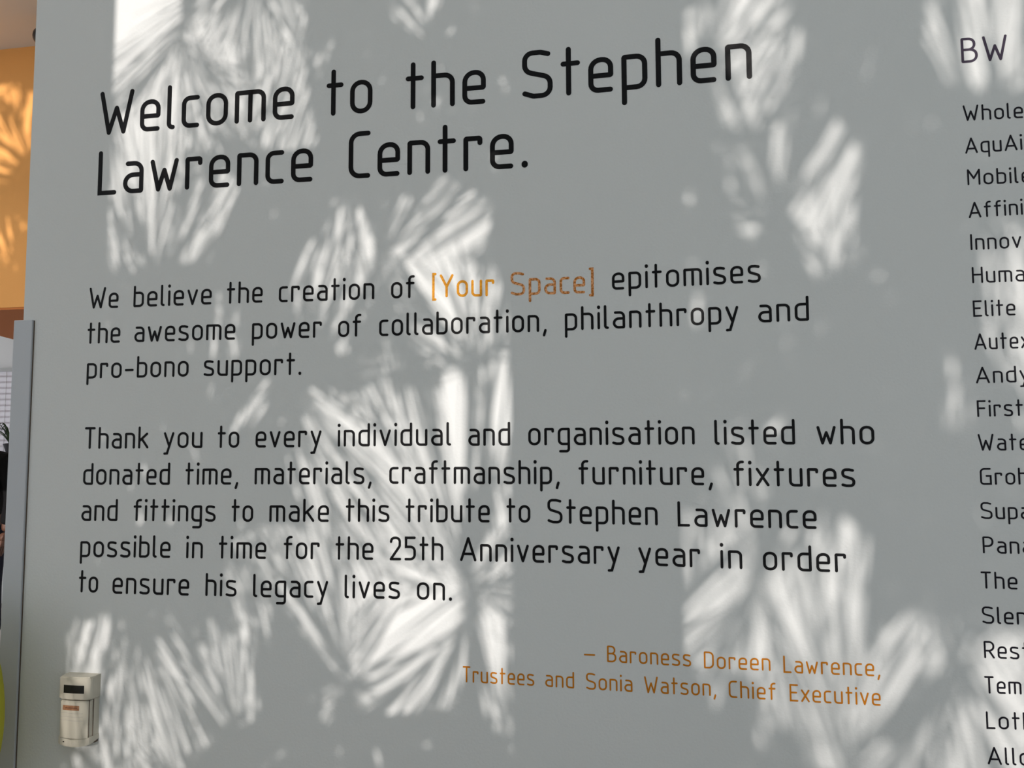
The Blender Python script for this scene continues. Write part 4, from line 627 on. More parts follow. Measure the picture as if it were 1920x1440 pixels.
 (-537, 2015, 2.22, (-229, 2070), [(1.446, 320, 167, 34.7, 0.04), (0.024, 0, 294, 45.8, 0.002), (-2.313, 66, 146, 43.7, -0.001), (1.597, 0, 332, 40, 0.004), (-2.791, 0, 203, 42.9, -0.065), (2.87, 0, 226, 34.5, -0.065), (1.912, 30, 185, 36.5, -0.039), (-2.159, 0, 268, 29.4, 0.103), (3.045, 212, 81, 15.4, -0.111), (-1.923, 153, 181, 16.9, 0.172), (3.101, 0, 278, 19.2, -0.183), (-1.931, 16, 257, 6.9, -0.07), (-1.268, 215, 363, 6.2, -0.056), (-1.223, 280, 302, 3.7, -0.09), (-1.811, 182, 147, 5, -0.028), (-1.975, 319, 247, 5, -0.027), (-1.338, 299, 175, 5.5, -0.016), (-1.457, 27, 301, 3.4, -0.024), (-1.674, 21, 161, 7.2, -0.089), (-1.346, 193, 295, 5.9, -0.053), (-1.954, 313, 166, 3.9, 0.004), (1.081, 16, 313, 6.6, 0.013), (-1.874, 40, 233, 4.1, -0.065), (-0.962, 266, 155, 3.5, -0.045), (-1.739, 136, 291, 7.2, -0.056), (-1.907, 123, 263, 6.6, 0.079), (1.95, 230, 234, 5.6, 0.106), (1.763, 182, 75, 8.1, 0.136), (-1.644, 94, 70, 3.6, -0.07), (-0.961, 178, 77, 6.9, 0.001), (-0.85, 194, 89, 6.1, -0.006), (3.094, 255, 52, 15.7, -0.014)]),
 (-672, 1940, 2.23, (-1041, 1726), [(-1.663, 0, 201, 43.8, 0.154), (0.612, 350, 148, 24.7, 0.151), (0.732, 157, 285, 28, 0.025), (0.626, 119, 264, 41.6, 0.049), (1.935, 108, 99, 29.8, 0.197), (-1.086, 202, 133, 40, -0.055), (-1.117, 154, 92, 25, -0.021), (-1.23, 264, 123, 26.5, -0.236), (1.385, 103, 290, 6.9, 0.003), (1.187, 93, 216, 5.7, 0.087), (1.988, 86, 245, 5.7, 0.016), (2.062, 57, 346, 7.3, 0.019), (1.385, 138, 292, 4.4, -0.098), (1.319, 68, 321, 5.1, -0.064), (1.967, 73, 187, 4.8, -0.047), (1.302, 21, 394, 7.1, 0.02), (1.46, 177, 284, 8.3, -0.071), (-1.032, 188, 240, 7.3, -0.045), (1.224, 232, 177, 5.1, -0.03), (0.863, 217, 197, 6.2, 0.044), (1.891, 72, 188, 6.9, -0.008), (2.109, 12, 240, 6.7, 0.046), (1.983, 268, 145, 3.1, -0.005), (1.918, 34, 271, 5.9, 0.022), (1.653, 0, 173, 5, -0.012), (1.928, 263, 136, 7.2, 0.042), (1.982, 254, 175, 4.7, 0.001), (-1.397, 43, 221, 3.6, 0.049), (1.975, 216, 148, 4.2, -0.047), (1.137, 3, 390, 2.8, -0.052), (1.947, 412, 254, 7.3, 0.006), (2.122, 152, 35, 10.4, 0.098), (1.427, 257, 66, 4.8, 0.105), (1.972, 334, 68, 4.3, -0.028), (1.741, 257, 90, 8.5, -0.018), (1.994, 158, 54, 6.3, 0.054), (-0.68, 260, 223, 4.5, 0.04), (-0.692, 249, 207, 6.3, 0.041), (-0.578, 364, 78, 7.5, -0.062), (-0.624, 261, 223, 7.9, -0.017), (2.225, 71, 174, 3.4, -0.188), (1.927, 204, 212, 2.9, -0.047), (1.789, 224, 149, 7.6, -0.044), (1.798, 287, 84, 3, 0.133), (1.85, 290, 66, 4.8, 0.003)]),
 (-769, 1813, 2.13, (-1044, 1837), [(0.89, 359, 165, 24.1, 0.058), (-1.666, 302, 112, 33.5, -0.127), (-2.369, 35, 248, 37.6, 0.167), (1.333, 0, 207, 46, -0.007), (-3.077, 149, 136, 30.8, 0.061), (-2.911, 0, 208, 40, 0.115), (0.824, 107, 238, 25.2, -0.086), (-0.326, 43, 175, 25.5, 0.02), (2.875, 91, 132, 28.8, 0.031), (-0.884, 329, 143, 7.2, 0.092), (1.381, 273, 148, 4.7, 0.009), (-0.685, 247, 159, 4.5, 0.048), (-1.721, 0, 311, 8.3, -0.021), (-1.201, 248, 351, 3.1, 0.065), (-0.835, 347, 232, 5.2, -0.076), (-0.934, 329, 187, 3.6, 0.084), (-1.677, 27, 139, 3.9, 0.053), (1.279, 324, 133, 3.6, -0.001), (-1.605, 0, 277, 6.5, 0.022), (1.301, 303, 198, 4.3, 0.069), (-0.787, 157, 212, 6.7, -0.037), (-0.894, 142, 311, 4.2, -0.073), (-1.46, 0, 219, 7.4, 0.08), (1.331, 194, 203, 6.5, -0.057), (-3.108, 74, 191, 4.2, -0.042), (-0.562, 176, 150, 7.2, -0.132), (-0.562, 129, 259, 3.8, -0.087), (1.304, 281, 219, 6.5, -0.024), (1.322, 190, 325, 2.8, 0.05), (1.232, 326, 154, 7.4, 0.118), (1.663, 158, 197, 6.3, 0.038), (-0.901, 424, 193, 4.5, -0.035), (-0.877, 251, 53, 15.6, 0.078), (1.012, 242, 68, 16.9, 0.181), (-0.26, 377, 61, 7.3, -0.044), (1.46, 423, 78, 6.8, 0.038), (-0.347, 342, 246, 7.9, 0.147)]),
 (-868, 1694, 2.06, (-1041, 1679), [(-0.062, 109, 320, 24.2, 0.055), (-1.302, 278, 102, 30.5, -0.042), (2.133, 0, 120, 24.7, -0.042), (2.822, 65, 108, 28.1, 0.096), (1.596, 25, 193, 40.8, -0.049), (-1.717, 64, 123, 23.2, -0.044), (2.167, 93, 220, 33.7, -0.048), (0.167, 213, 117, 25.3, -0.251), (3.143, 0, 335, 34.8, -0.092), (1.954, 125, 104, 22.3, -0.002), (-0.751, 286, 101, 30.4, -0.043), (1.81, 207, 95, 26.5, -0.043), (1.384, 273, 116, 26.8, -0.116), (1.892, 191, 158, 4.9, -0.082), (-1.078, 377, 164, 5.4, -0.038), (1.715, 157, 240, 8, -0.007), (-1.081, 213, 212, 4.4, 0.009), (1.785, 304, 369, 3.2, 0.018), (1.185, 258, 372, 2.6, -0.066), (1.476, 250, 261, 6.8, -0.047), (-1.216, 370, 175, 5.3, -0.006), (-1.109, 198, 386, 5.1, 0.059), (1.505, 338, 171, 6.3, -0.042), (-1.855, 356, 205, 8, -0.009), (-1.116, 253, 311, 7.4, -0.041), (-1.694, 403, 285, 4.7, 0.001), (-1.729, 413, 151, 5, -0.017), (1.041, 359, 180, 4.5, 0.043), (1.703, 243, 309, 3.6, -0.067), (-1.004, 275, 209, 5.6, 0.019), (1.354, 262, 185, 6.1, -0.045), (-1.155, 183, 320, 7.2, 0.071), (1.865, 326, 272, 7.8, -0.09), (-1.76, 234, 337, 3.7, -0.025), (1.076, 345, 192, 5.2, 0.018), (-0.107, 372, 158, 6.1, 0.097), (1.313, 100, 373, 4.9, 0.042), (-0.931, 96, 379, 5.7, -0.06), (1.131, 332, 141, 4.3, 0.115), (1.7, 364, 147, 4.7, 0.044), (1.294, 415, 161, 4.7, -0.071), (1.711, 337, 245, 3.6, 0.105), (-2.097, 83, 155, 21.6, 0.14)]),
 (-968, 1593, 2.29, (-1041, 1619), [(-1.601, 0, 279, 37.8, -0.146), (-0.844, 197, 102, 30.5, 0.021), (-1.225, 280, 127, 23.9, -0.13), (1.392, 0, 302, 37.1, 0.008), (0.94, 0, 313, 35.5, -0.024), (0.341, 275, 182, 31.6, 0.011), (1.034, 272, 123, 25.1, -0.018), (-0.844, 329, 87, 26, -0.074), (1.158, 226, 248, 10.5, -0.008), (1.482, 91, 272, 21.2, 0.049), (-1.271, 355, 83, 10.5, -0.043), (1.213, 307, 91, 19.9, -0.066), (1.49, 184, 367, 3.1, 0.045), (1.205, 350, 133, 7.2, 0.032), (-1.717, 207, 215, 5.7, 0.003), (1.266, 158, 332, 5.3, -0.006), (-1.683, 285, 148, 3.5, 0.08), (1.149, 309, 146, 6.5, 0.075), (-1.69, 222, 321, 6.8, -0.001), (1.21, 369, 179, 2.6, -0.014), (1.634, 0, 404, 3.6, -0.097), (1.047, 270, 174, 6.2, -0.006), (-1.396, 335, 302, 3.2, -0.058), (-1.392, 308, 247, 7.9, -0.028), (1.165, 230, 262, 8.1, 0.001), (-0.508, 237, 149, 6.8, -0.068), (1.231, 353, 211, 3.5, 0.007), (1.61, 220, 154, 6.6, -0.016), (1.557, 437, 149, 5.4, 0.045), (-0.497, 341, 59, 8.5, 0.048), (-1.722, 263, 132, 5.4, 0.064)]),
 (-930, 1398, 2.13, (-1042, 1418), [(1.994, 0, 328, 36.1, -0.038), (-0.059, 0, 177, 37.6, -0.037), (0.842, 58, 90, 27, 0.071), (0.56, 23, 251, 25.7, 0.025), (-1.432, 65, 102, 30.5, -0.014), (-0.913, 76, 112, 29.1, -0.16), (-1.701, 84, 92, 27.6, 0.098), (-0.635, 0, 262, 20, 0.057), (-1.535, 59, 141, 17.4, 0.089), (1.53, 224, 215, 22.8, 0.051), (0.555, 242, 266, 10.9, 0.14), (-1.07, 274, 139, 11.9, 0.001), (-1.125, 153, 83, 11.9, 0.088), (-2.225, 137, 118, 23.3, 0.089), (-0.91, 101, 143, 5.1, -0.008), (-0.922, 0, 311, 6.8, 0.013), (-1.592, 0, 276, 5.5, 0.066), (-1.06, 68, 276, 6.6, -0.029), (-1.575, 192, 202, 7.9, -0.037), (-1.66, 0, 395, 4, -0.049), (-0.92, 169, 305, 6.9, -0.047), (-1.05, 34, 362, 4.7, 0.012), (-1.833, 0, 255, 3.6, -0.019), (-1.464, 137, 137, 2.8, 0.053), (-1.841, 67, 254, 5.8, -0.04), (-1.229, 339, 163, 7.4, -0.014), (-1.6, 93, 380, 8, -0.196), (-1.895, 0, 308, 5.3, 0.021), (-1.659, 24, 277, 3.5, -0.102), (-1.875, 7, 208, 5.6, 0.048), (-1.675, 140, 321, 5.9, 0.046), (-1.814, 139, 136, 8.3, -0.064), (-1.811, 56, 183, 5.4, 0.085), (-1.536, 292, 323, 3.1, 0.039), (-1.65, 128, 252, 5, -0.084), (-1.571, 332, 142, 8, 0.075), (-0.929, 139, 199, 5.5, 0.05), (-0.911, 149, 181, 5.6, 0.064), (-0.954, 304, 217, 4.1, -0.052), (-1.495, 348, 170, 7.1, -0.001), (-1.049, 71, 202, 6.2, 0.139), (-0.567, 76, 235, 6.6, 0.037), (-1.875, 166, 83, 4.4, 0.053), (-1.342, 146, 69, 5.3, -0.074)]),
 (-816, 1328, 2.14, (-1043, 1309), [(1.026, 22, 140, 32, 0.038), (1.166, 109, 329, 29, -0.203), (1.634, 168, 267, 26.9, -0.063), (3.053, 31, 259, 26.8, 0.063), (1.911, 56, 197, 24.5, 0.203), (2.086, 0, 298, 36.4, -0.126), (0.901, 126, 155, 36.4, -0.109), (1.872, 87, 279, 31.6, -0.016), (1.348, 76, 97, 29, -0.127), (0.908, 209, 100, 29.9, -0.038), (-1.098, 0, 120, 23.8, -0.111), (0.643, 112, 136, 12.5, -0.006), (-1.089, 285, 178, 27, 0.12), (-0.981, 41, 94, 19.1, -0.117), (-1.159, 219, 140, 17.6, 0.056), (-1.128, 0, 389, 6.7, 0.023), (1.545, 46, 200, 5.9, -0.049), (1.708, 123, 415, 6.9, -0.087), (1.461, 263, 258, 5.5, -0.049)]),
 (-912, 1780, 2.27, (-1042, 1803), [(-1.455, 0, 283, 24.9, -0.176), (-1.276, 216, 318, 35.5, 0.019), (-0.839, 345, 131, 27, 0.036), (-1.228, 177, 163, 30.8, 0.091), (1.026, 21, 146, 39.4, 0.009), (1.015, 347, 159, 7.7, -0.01), (1.768, 187, 183, 7.7, -0.014), (1.154, 105, 224, 3.9, 0.01), (1.68, 62, 394, 6.5, 0.061), (1.846, 93, 342, 6.3, -0.097), (0.929, 178, 147, 7.7, -0.028), (1.893, 61, 257, 7.7, -0.067), (1.653, 115, 172, 7.8, -0.022), (-0.97, 411, 146, 3.6, 0.075), (-1.006, 288, 392, 7.3, 0.071), (0.966, 327, 133, 7.7, 0.012), (1.11, 82, 333, 3.5, -0.022), (1.265, 160, 138, 8.4, -0.048), (1.267, 81, 268, 4.4, 0.005), (0.956, 113, 364, 7.9, 0.063), (1.47, 202, 164, 4.5, -0.081), (1.17, 0, 390, 4.7, 0.011), (1.937, 0, 381, 3.1, 0.06), (1.145, 47, 275, 3.5, 0.119), (-1.191, 329, 378, 5.4, 0.089), (0.782, 308, 132, 4.8, -0.009), (1.131, 178, 204, 4.1, 0.019), (1.607, 194, 217, 3.3, -0.031), (2.572, 0, 379, 4.4, 0.118), (1.202, 181, 167, 4.9, 0.015), (1.495, 353, 137, 5.2, -0.014), (1.624, 354, 55, 6, -0.01), (1.135, 263, 54, 16.2, 0.105)]),
 (-514, 1686, 2.20, (-1042, 1686), [(2.756, 320, 147, 39.5, -0.057), (2.117, 236, 193, 32.8, 0.017), (2.741, 51, 172, 43.4, -0.152), (1.45, 0, 130, 21.2, 0.027), (1.339, 166, 189, 10.3, 0.016), (1.334, 184, 163, 7.6, 0.139), (1.527, 0, 366, 4.3, 0.112), (1.587, 153, 154, 6.6, -0.048), (-1.019, 48, 167, 5.7, -0.005), (1.5, 166, 186, 7.6, 0.103), (1.335, 37, 282, 4.6, -0.082), (-1.092, 221, 151, 7.1, -0.015), (-2.853, 304, 267, 8.5, -0.005), (0.096, 190, 161, 6.6, -0.002), (-0.065, 64, 104, 11.8, 0.018), (-0.301, 109, 48, 14.5, 0.083), (1.309, 16, 132, 7.1, -0.14), (-3.086, 263, 144, 26.8, 0.025), (-0.228, 75, 63, 12.4, -0.095)]),
 (-384, 1657, 2.17, (-232, 1728), [(2.229, 9, 94, 28.1, 0.031), (2.268, 0, 120, 19.9, -0.025), (2.214, 68, 71, 15.8, -0.05), (-1.339, 167, 403, 3.7, 0.008), (1.924, 157, 330, 3.2, 0.034), (-1.406, 0, 270, 4.2, -0.009), (-1.344, 25, 413, 3, 0.018), (2.122, 0, 214, 3.1, -0.01), (2.01, 0, 186, 5.2, 0.054), (2.101, 40, 131, 8.4, -0.015), (2, 16, 225, 8.4, -0.059), (2.981, 0, 408, 2.7, 0.064), (0.965, 3, 32, 9.7, -0.091), (0.73, 1, 35, 10.5, -0.03), (0.339, 65, 56, 16.9, 0.027)]),
 (-638, 1177, 2.25, (-678, 947), [(-2.296, 126, 187, 38.9, 0.038), (-0.724, 190, 126, 25, -0.014), (-2.296, 83, 191, 25.4, 0.01), (-1.619, 0, 113, 34, -0.108), (-0.319, 118, 122, 11, 0.028), (2.181, 23, 160, 2.7, -0.014), (-0.548, 242, 301, 2.8, 0.163), (-0.058, 66, 136, 7.2, -0.081), (-0.07, 114, 60, 14.2, 0.037), (-2.358, 79, 93, 22.8, 0.015)]),
 (-417, 1080, 2.07, (-440, 950), [(-1.099, 24, 239, 27.4, -0.003), (-0.778, 0, 178, 41.3, -0.03), (-1.405, 14, 246, 37.8, -0.144), (2.528, 405, 131, 34.3, -0.034), (2.59, 167, 126, 37.7, -0.043), (0.197, 36, 175, 32.4, -0.133), (-1.807, 0, 232, 44.9, 0.104), (2.442, 154, 149, 26.5, -0.004), (-0.192, 0, 240, 27.5, 0.151), (2.261, 277, 221, 4.6, 0.023), (1.062, 0, 286, 5.7, 0.034), (2.242, 117, 301, 7, 0.031), (1.102, 69, 377, 7.5, 0.016), (2.416, 63, 391, 4.2, -0.107), (-0.544, 0, 373, 6, 0.089), (0.722, 45, 124, 10.7, -0.101), (0.786, 24, 119, 3.7, 0.021)]),
 (-270, 1008, 2.23, (-234, 1008), [(-2.104, 0, 149, 42.7, 0.148), (1.889, 22, 179, 28.5, -0.107), (0.054, 389, 100, 29.9, -0.166), (-3.01, 211, 290, 25.6, -0.045), (1.66, 1, 160, 21.2, -0.023), (1.521, 70, 228, 4.2, 0.057), (1.457, 79, 221, 6.7, -0.01), (1.668, 155, 373, 3.2, 0.076), (1.665, 226, 216, 2.8, 0.021), (0.811, 293, 295, 4, -0.007), (1.663, 132, 221, 4.5, 0.026), (1.512, 57, 330, 3.1, -0.077), (1.402, 67, 234, 5.5, -0.005), (0.802, 402, 148, 7.1, 0.032), (-0.075, 267, 232, 6.8, -0.043), (1.502, 355, 354, 6, 0.035), (1.518, 212, 171, 3.8, -0.069), (1.46, 237, 56, 6.8, 0.063), (0.814, 342, 121, 8.6, -0.095), (1.319, 225, 54, 5.2, 0.198)]),
 (-598, 1069, 2.15, (-654, 949), [(-2.262, 0, 187, 37.7, 0.04), (-0.097, 190, 145, 37.9, 0.076), (-0.991, 25, 180, 44.2, -0.094), (1.814, 2, 149, 37.7, 0.049), (1.825, 0, 202, 39.5, -0.04), (1.612, 32, 198, 37.4, 0.101), (-2.79, 171, 173, 23, 0.001), (0.166, 77, 206, 33.6, -0.059), (-0.3, 23, 270, 23.2, -0.101), (-0.819, 57, 187, 31.9, -0.041), (2.349, 261, 276, 38, 0.059), (1.849, 37, 238, 28.3, -0.1), (2.005, 2, 199, 41.8, -0.185), (1.084, 17, 98, 27.3, 0.117), (0.552, 63, 234, 6.6, 0.029), (1.986, 143, 355, 5.5, 0.046), (2.003, 129, 302, 5.5, -0.078), (1.75, 94, 381, 6.1, -0.039), (1.856, 118, 345, 7.1, 0.001), (-0.131, 194, 343, 7.7, -0.086), (0.685, 301, 340, 5.3, 0.036), (1.994, 214, 200, 5.9, 0.088), (-2.879, 213, 415, 6.7, -0.119), (0.671, 159, 229, 5.9, -0.033), (0.975, 156, 140, 5.9, 0.03), (0.856, 138, 172, 8.1, 0.122), (0.943, 135, 146, 3.5, 0.013), (1.067, 159, 154, 7.7, -0.081), (1.974, 167, 129, 11.7, -0.101), (1.08, 231, 69, 5.6, -0.03), (1.265, 215, 90, 8.8, -0.222), (1.163, 202, 93, 7.3, -0.128), (0.626, 282, 192, 4.6, 0.049)]),
 (-905, 1281, 2.08, (-1041, 1305), [(1.712, 0, 316, 29.1, -0.069), (2.564, 0, 164, 28, -0.03), (0.638, 0, 246, 37.1, -0.025), (1.243, 47, 181, 30.4, 0.029), (1.915, 66, 110, 33.1, 0.029), (2.144, 0, 231, 33.5, -0.007), (0.904, 254, 229, 28, -0.08), (1.603, 97, 176, 16.7, -0.021), (1.766, 248, 247, 24.8, -0.005), (2.871, 40, 148, 26.6, -0.058), (-1.091, 169, 227, 12.6, 0.041), (-0.612, 5, 88, 25.5, 0.181), (-0.85, 186, 246, 20, -0.103), (-1.64, 0, 413, 8.1, -0.007), (-1.359, 0, 383, 7.9, -0.048), (-1.177, 7, 263, 5.6, 0.035), (-1.154, 0, 366, 3.5, 0.011), (-0.738, 0, 305, 6.9, -0.097), (-1.7, 119, 272, 5, 0.014), (-1.221, 0, 334, 3.7, 0.042), (-1.078, 0, 353, 5, 0.045), (-1.08, 0, 408, 6, -0.067), (-1.01, 131, 257, 3.5, -0.118), (-1.269, 94, 283, 5.2, 0.053), (-0.971, 86, 273, 7.7, 0.06), (-0.68, 16, 257, 6.4, -0.027), (0.966, 228, 333, 5.9, 0.029), (0.992, 295, 361, 7.1, -0.019), (-0.982, 149, 164, 4, -0.042), (-1.86, 58, 141, 7.1, -0.092), (-1.137, 96, 331, 8.4, -0.046), (-1.006, 117, 418, 7.8, -0.081), (-0.94, 137, 330, 6.7, -0.104), (-2.94, 66, 163, 4.4, 0.008), (2.346, 0, 200, 8.1, -0.002)]),
 (-667, 1717, 2.22, (-1045, 1580), [(0.259, 0, 101, 30.3, 0.05), (1.928, 0, 211, 29.2, -0.061), (1.482, 61, 284, 45.3, -0.073), (-1.129, 49, 136, 28.5, 0.02), (1.296, 90, 313, 33.7, 0.041), (1.167, 30, 88, 18.1, -0.085), (1.274, 228, 95, 16.2, -0.049), (-2.089, 64, 171, 15.4, -0.053), (-1.409, 114, 174, 15, 0.043), (-1.237, 89, 242, 11.6, -0.09), (-0.78, 82, 325, 5.4, 0.071), (-1.213, 22, 357, 5.6, 0.128), (1.479, 159, 353, 5.4, -0.107), (-0.789, 159, 299, 3.6, -0), (-0.871, 0, 383, 7.7, 0.017), (-1.129, 208, 230, 4.2, 0.012), (-0.981, 124, 295, 7.6, -0.05), (1.087, 26, 408, 6.4, 0.005), (-1.318, 160, 144, 8.3, 0.024), (-1.251, 210, 182, 5.2, -0.003), (-1.171, 242, 183, 3.3, 0.077), (0.677, 319, 325, 6.6, 0.069), (-0.812, 210, 332, 6.9, -0.027), (-1.15, 103, 354, 6.6, -0.008), (-1.275, 111, 180, 7.5, -0.102), (-1.129, 145, 133, 7.3, 0.051), (-0.832, 165, 350, 4.3, -0.05), (-0.246, 99, 149, 2.8, -0.002), (0.558, 275, 243, 7.4, 0.043), (-1.171, 235, 241, 4.1, -0.037), (-1.933, 0, 366, 4.6, -0.056), (-1.08, 339, 130, 7.6, -0.018), (-1.117, 298, 180, 3, -0.05), (-1.187, 285, 194, 4.3, 0.092), (-1.048, 243, 137, 6.3, -0), (-0.85, 320, 188, 7.4, -0.003), (-0.843, 236, 280, 6.2, -0.095), (-1.376, 110, 285, 6.1, -0.077), (1.138, 135, 252, 5.7, -0.038), (-0.164, 0, 351, 4.6, 0.151), (1.891, 348, 218, 6.7, -0.026), (-0.766, 39, 147, 7.6, -0.012), (-1.272, 59, 314, 5.3, 0.001), (-1.138, 326, 144, 3.6, -0.064), (1.796, 83, 252, 8.4, -0.028), (-0.314, 56, 199, 6.2, 0.037), (-0.55, 119, 66, 15.6, 0.147), (-1.139, 290, 187, 3.5, 0.125), (-0.868, 389, 110, 7.9, -0.022), (-1.226, 389, 72, 3.8, 0.094), (1.194, 33, 166, 8.6, 0.084), (-0.964, 395, 67, 6.3, -0.129), (-1.137, 368, 97, 5.9, -0.048), (-1.472, 280, 56, 6.9, 0.168), (-1.021, 406, 60, 8, 0.001), (0.454, 385, 199, 4.4, 0.135), (-0.242, 220, 96, 23.1, 0.084)]),
 (-331, 2102, 2.28, (-235, 2067), [(-2.734, 48, 145, 31.2, 0.095), (-0.116, 0, 146, 25.2, -0.203), (0.486, 227, 328, 44.2, 0.094), (1.314, 113, 148, 23.9, -0.057), (-1.04, 20, 147, 21, -0.055), (1.852, 205, 120, 20, 0.08), (-2.034, 304, 175, 23.4, -0.072), (2.206, 222, 74, 16.9, -0.112), (1.884, 11, 341, 5.3, -0.027), (2.105, 51, 254, 8.1, -0.044), (1.89, 81, 190, 2.6, 0.028), (-2.08, 72, 291, 8.4, -0.013), (-2.07, 254, 227, 3.8, -0.06), (-2.102, 299, 218, 3.8, 0.077)]),
 (-461, 2094, 2.11, (-231, 2053), [(1.735, 160, 309, 39.1, -0.006), (0.962, 183, 105, 31.6, 0.078), (2.039, 56, 164, 39.1, 0.009), (1.573, 239, 92, 27.6, 0.022), (-0.222, 0, 321, 39.8, -0.022), (-2.223, 230, 113, 32, -0.068), (-0.573, 9, 335, 32.9, -0.043), (-2.136, 171, 98, 22, -0.099), (-2.924, 34, 211, 11, 0.041), (-1.539, 289, 128, 24.9, -0.112), (-2.921, 94, 234, 10.7, -0.155), (-1.631, 20, 290, 12.4, 0.047), (-1.527, 232, 97, 16, -0.178), (-1.491, 268, 113, 22.8, -0.09), (-0.441, 59, 294, 24.4, -0.141), (-1.575, 253, 166, 17.3, -0.049), (-1.969, 226, 152, 6.1, 0.064), (-1.897, 11, 401, 5.3, -0.02), (2.251, 226, 364, 2.9, 0.011), (-1.814, 165, 252, 4.5, 0.066), (-1.966, 249, 315, 4.4, -0.02), (-1.532, 276, 200, 7.8, 0.014), (-1.919, 271, 151, 8.1, 0.115), (1.665, 0, 373, 4.7, 0.102), (-1.783, 60, 152, 4.5, 0.084), (-1.888, 274, 279, 8.3, 0.047), (-1.186, 50, 117, 23.2, 0.061), (-1.139, 263, 162, 8.2, -0.064), (0.091, 0, 296, 5.9, 0.068), (1.891, 25, 80, 21.5, -0.16)]),
 (-249, 2068, 2.21, (-233, 2061), [(2.235, 355, 128, 38.3, -0.157), (1.825, 263, 176, 24.8, 0.035), (1.919, 0, 281, 45.8, 0.075), (-2.96, 176, 184, 33.8, 0.008), (-2.783, 46, 330, 30.9, -0.114), (2.164, 273, 203, 27.1, 0.133), (2.366, 243, 300, 25.7, -0.106), (0.649, 232, 337, 30.6, -0.143), (1.977, 356, 113, 25.9, -0.027), (-2.66, 157, 140, 25.4, -0.113), (-1.599, 0, 149, 34.5, -0.014), (-1.585, 0, 339, 44.9, 0.065), (2.298, 0, 264, 24.7, -0.105), (-0.393, 338, 78, 18.5, 0.005), (1.471, 0, 285, 16.6, 0.068), (-1.781, 154, 72, 17.1, 0.119), (-1.619, 324, 131, 6.1, -0.055), (-2.313, 76, 169, 6.1, 0.066), (-1.584, 299, 309, 4.4, 0.052), (-2.507, 0, 295, 5.3, -0.06), (2.215, 154, 261, 7.4, -0.04), (-2.398, 108, 180, 4.6, -0.071), (-3.113, 289, 336, 7.9, 0.034), (-1.764, 336, 231, 7.7, 0.071), (-1.678, 56, 292, 3.6, 0.039), (2.248, 206, 246, 6.9, -0.055), (2.194, 277, 141, 2.6, -0.069), (-2.443, 83, 207, 5, 0), (-0.488, 250, 260, 4.7, 0.121), (-2.24, 0, 289, 7.6, -0.026), (-1.696, 178, 193, 5.4, -0.023), (-0.49, 361, 169, 6.5, 0.116), (2.265, 152, 164, 7.1, 0.003), (2.158, 143, 205, 4.1, -0.009), (-2.301, 10, 311, 7.9, -0.002), (-2.609, 51, 154, 4, 0.078), (-2.266, 117, 209, 7, -0.021), (2.809, 0, 276, 7.8, 0.041), (-1.691, 201, 39, 9.8, -0.054), (2.306, 314, 85, 17.6, -0.025), (-0.153, 328, 100, 25.1, 0.078)]),
 (-819, 1445, 2.13, (-1045, 1506), [(-2.039, 0, 182, 22.7, -0.08), (1.869, 0, 274, 39.4, 0.277), (-1.358, 101, 98, 29.5, 0.076), (1.143, 180, 126, 27.8, -0.162), (0.027, 74, 148, 39.4, -0.008), (0.453, 63, 157, 25.8, 0.004), (-1.924, 0, 265, 43.7, -0.04), (0.674, 346, 128, 29.3, 0.038), (1.497, 290, 187, 40.2, -0.053), (-0.718, 222, 117, 28.4, -0.047), (1.685, 148, 155, 18.9, 0.026), (0.861, 125, 81, 24.2, 0.05), (-1.142, 163, 96, 11.1, 0.056), (-1.277, 156, 301, 3.2, 0.026), (0.903, 158, 359, 4.1, 0.083), (1.81, 316, 228, 3.6, 0.119), (1.319, 268, 219, 4.7, -0.013), (1.883, 351, 362, 2.6, 0.01), (1.882, 409, 138, 4.7, 0.009), (-1.983, 62, 271, 3.1, -0.018), (1.581, 215, 168, 8.1, -0.044), (-2.092, 195, 133, 2.9, -0.014), (1.047, 112, 143, 8.2, -0.026), (-1.374, 363, 139, 13.9, -0.191), (-2.169, 261, 76, 5.1, 0.117), (-1.438, 86, 109, 26.1, 0.002), (1.088, 287, 66, 19.9, -0.01)]),
 (-682, 1500, 2.24, (-1043, 1564), [(2.249, 114, 327, 26.1, -0.03), (-1.543, 228, 239, 24.6, 0.054), (2.558, 128, 184, 34.3, 0.025), (1.026, 0, 168, 25.7, -0.081), (2.334, 4, 254, 45.8, 0.075), (-2.317, 15, 186, 37.8, -0.068), (2.434, 132, 166, 27, 0.037), (-1.35, 226, 240, 43.1, 0.034), (1.342, 0, 292, 34.2, -0.09), (1.693, 170, 320, 32.9, -0.099), (1.171, 229, 114, 10.3, -0.029), (1.983, 150, 179, 19.6, 0.056), (1.246, 217, 150, 28.6, 0.212), (1.078, 230, 168, 12.5, 0.082), (1.307, 362, 193, 7.9, -0.037), (-1.595, 126, 196, 8.1, 0.022), (-1.114, 77, 262, 5.8, -0.011), (2.145, 248, 381, 6.6, -0.007), (-1.521, 234, 163, 8, -0.049), (1.248, 268, 180, 5.3, -0.004), (-1.184, 26, 196, 6.9, 0.029), (-1.586, 287, 363, 7.6, 0.09), (1.756, 185, 231, 5.8, -0.015), (1.236, 332, 187, 6.1, -0.017), (1.786, 131, 151, 6.2, 0.012), (-1.017, 34, 201, 6, -0.063), (1.43, 187, 415, 6, 0.112), (1.04, 170, 284, 5, 0.13), (1.603, 270, 419, 7.2, 0.028), (1.227, 280, 133, 3.9, -0.091), (-0.664, 267, 63, 4.6, 0.121)]),
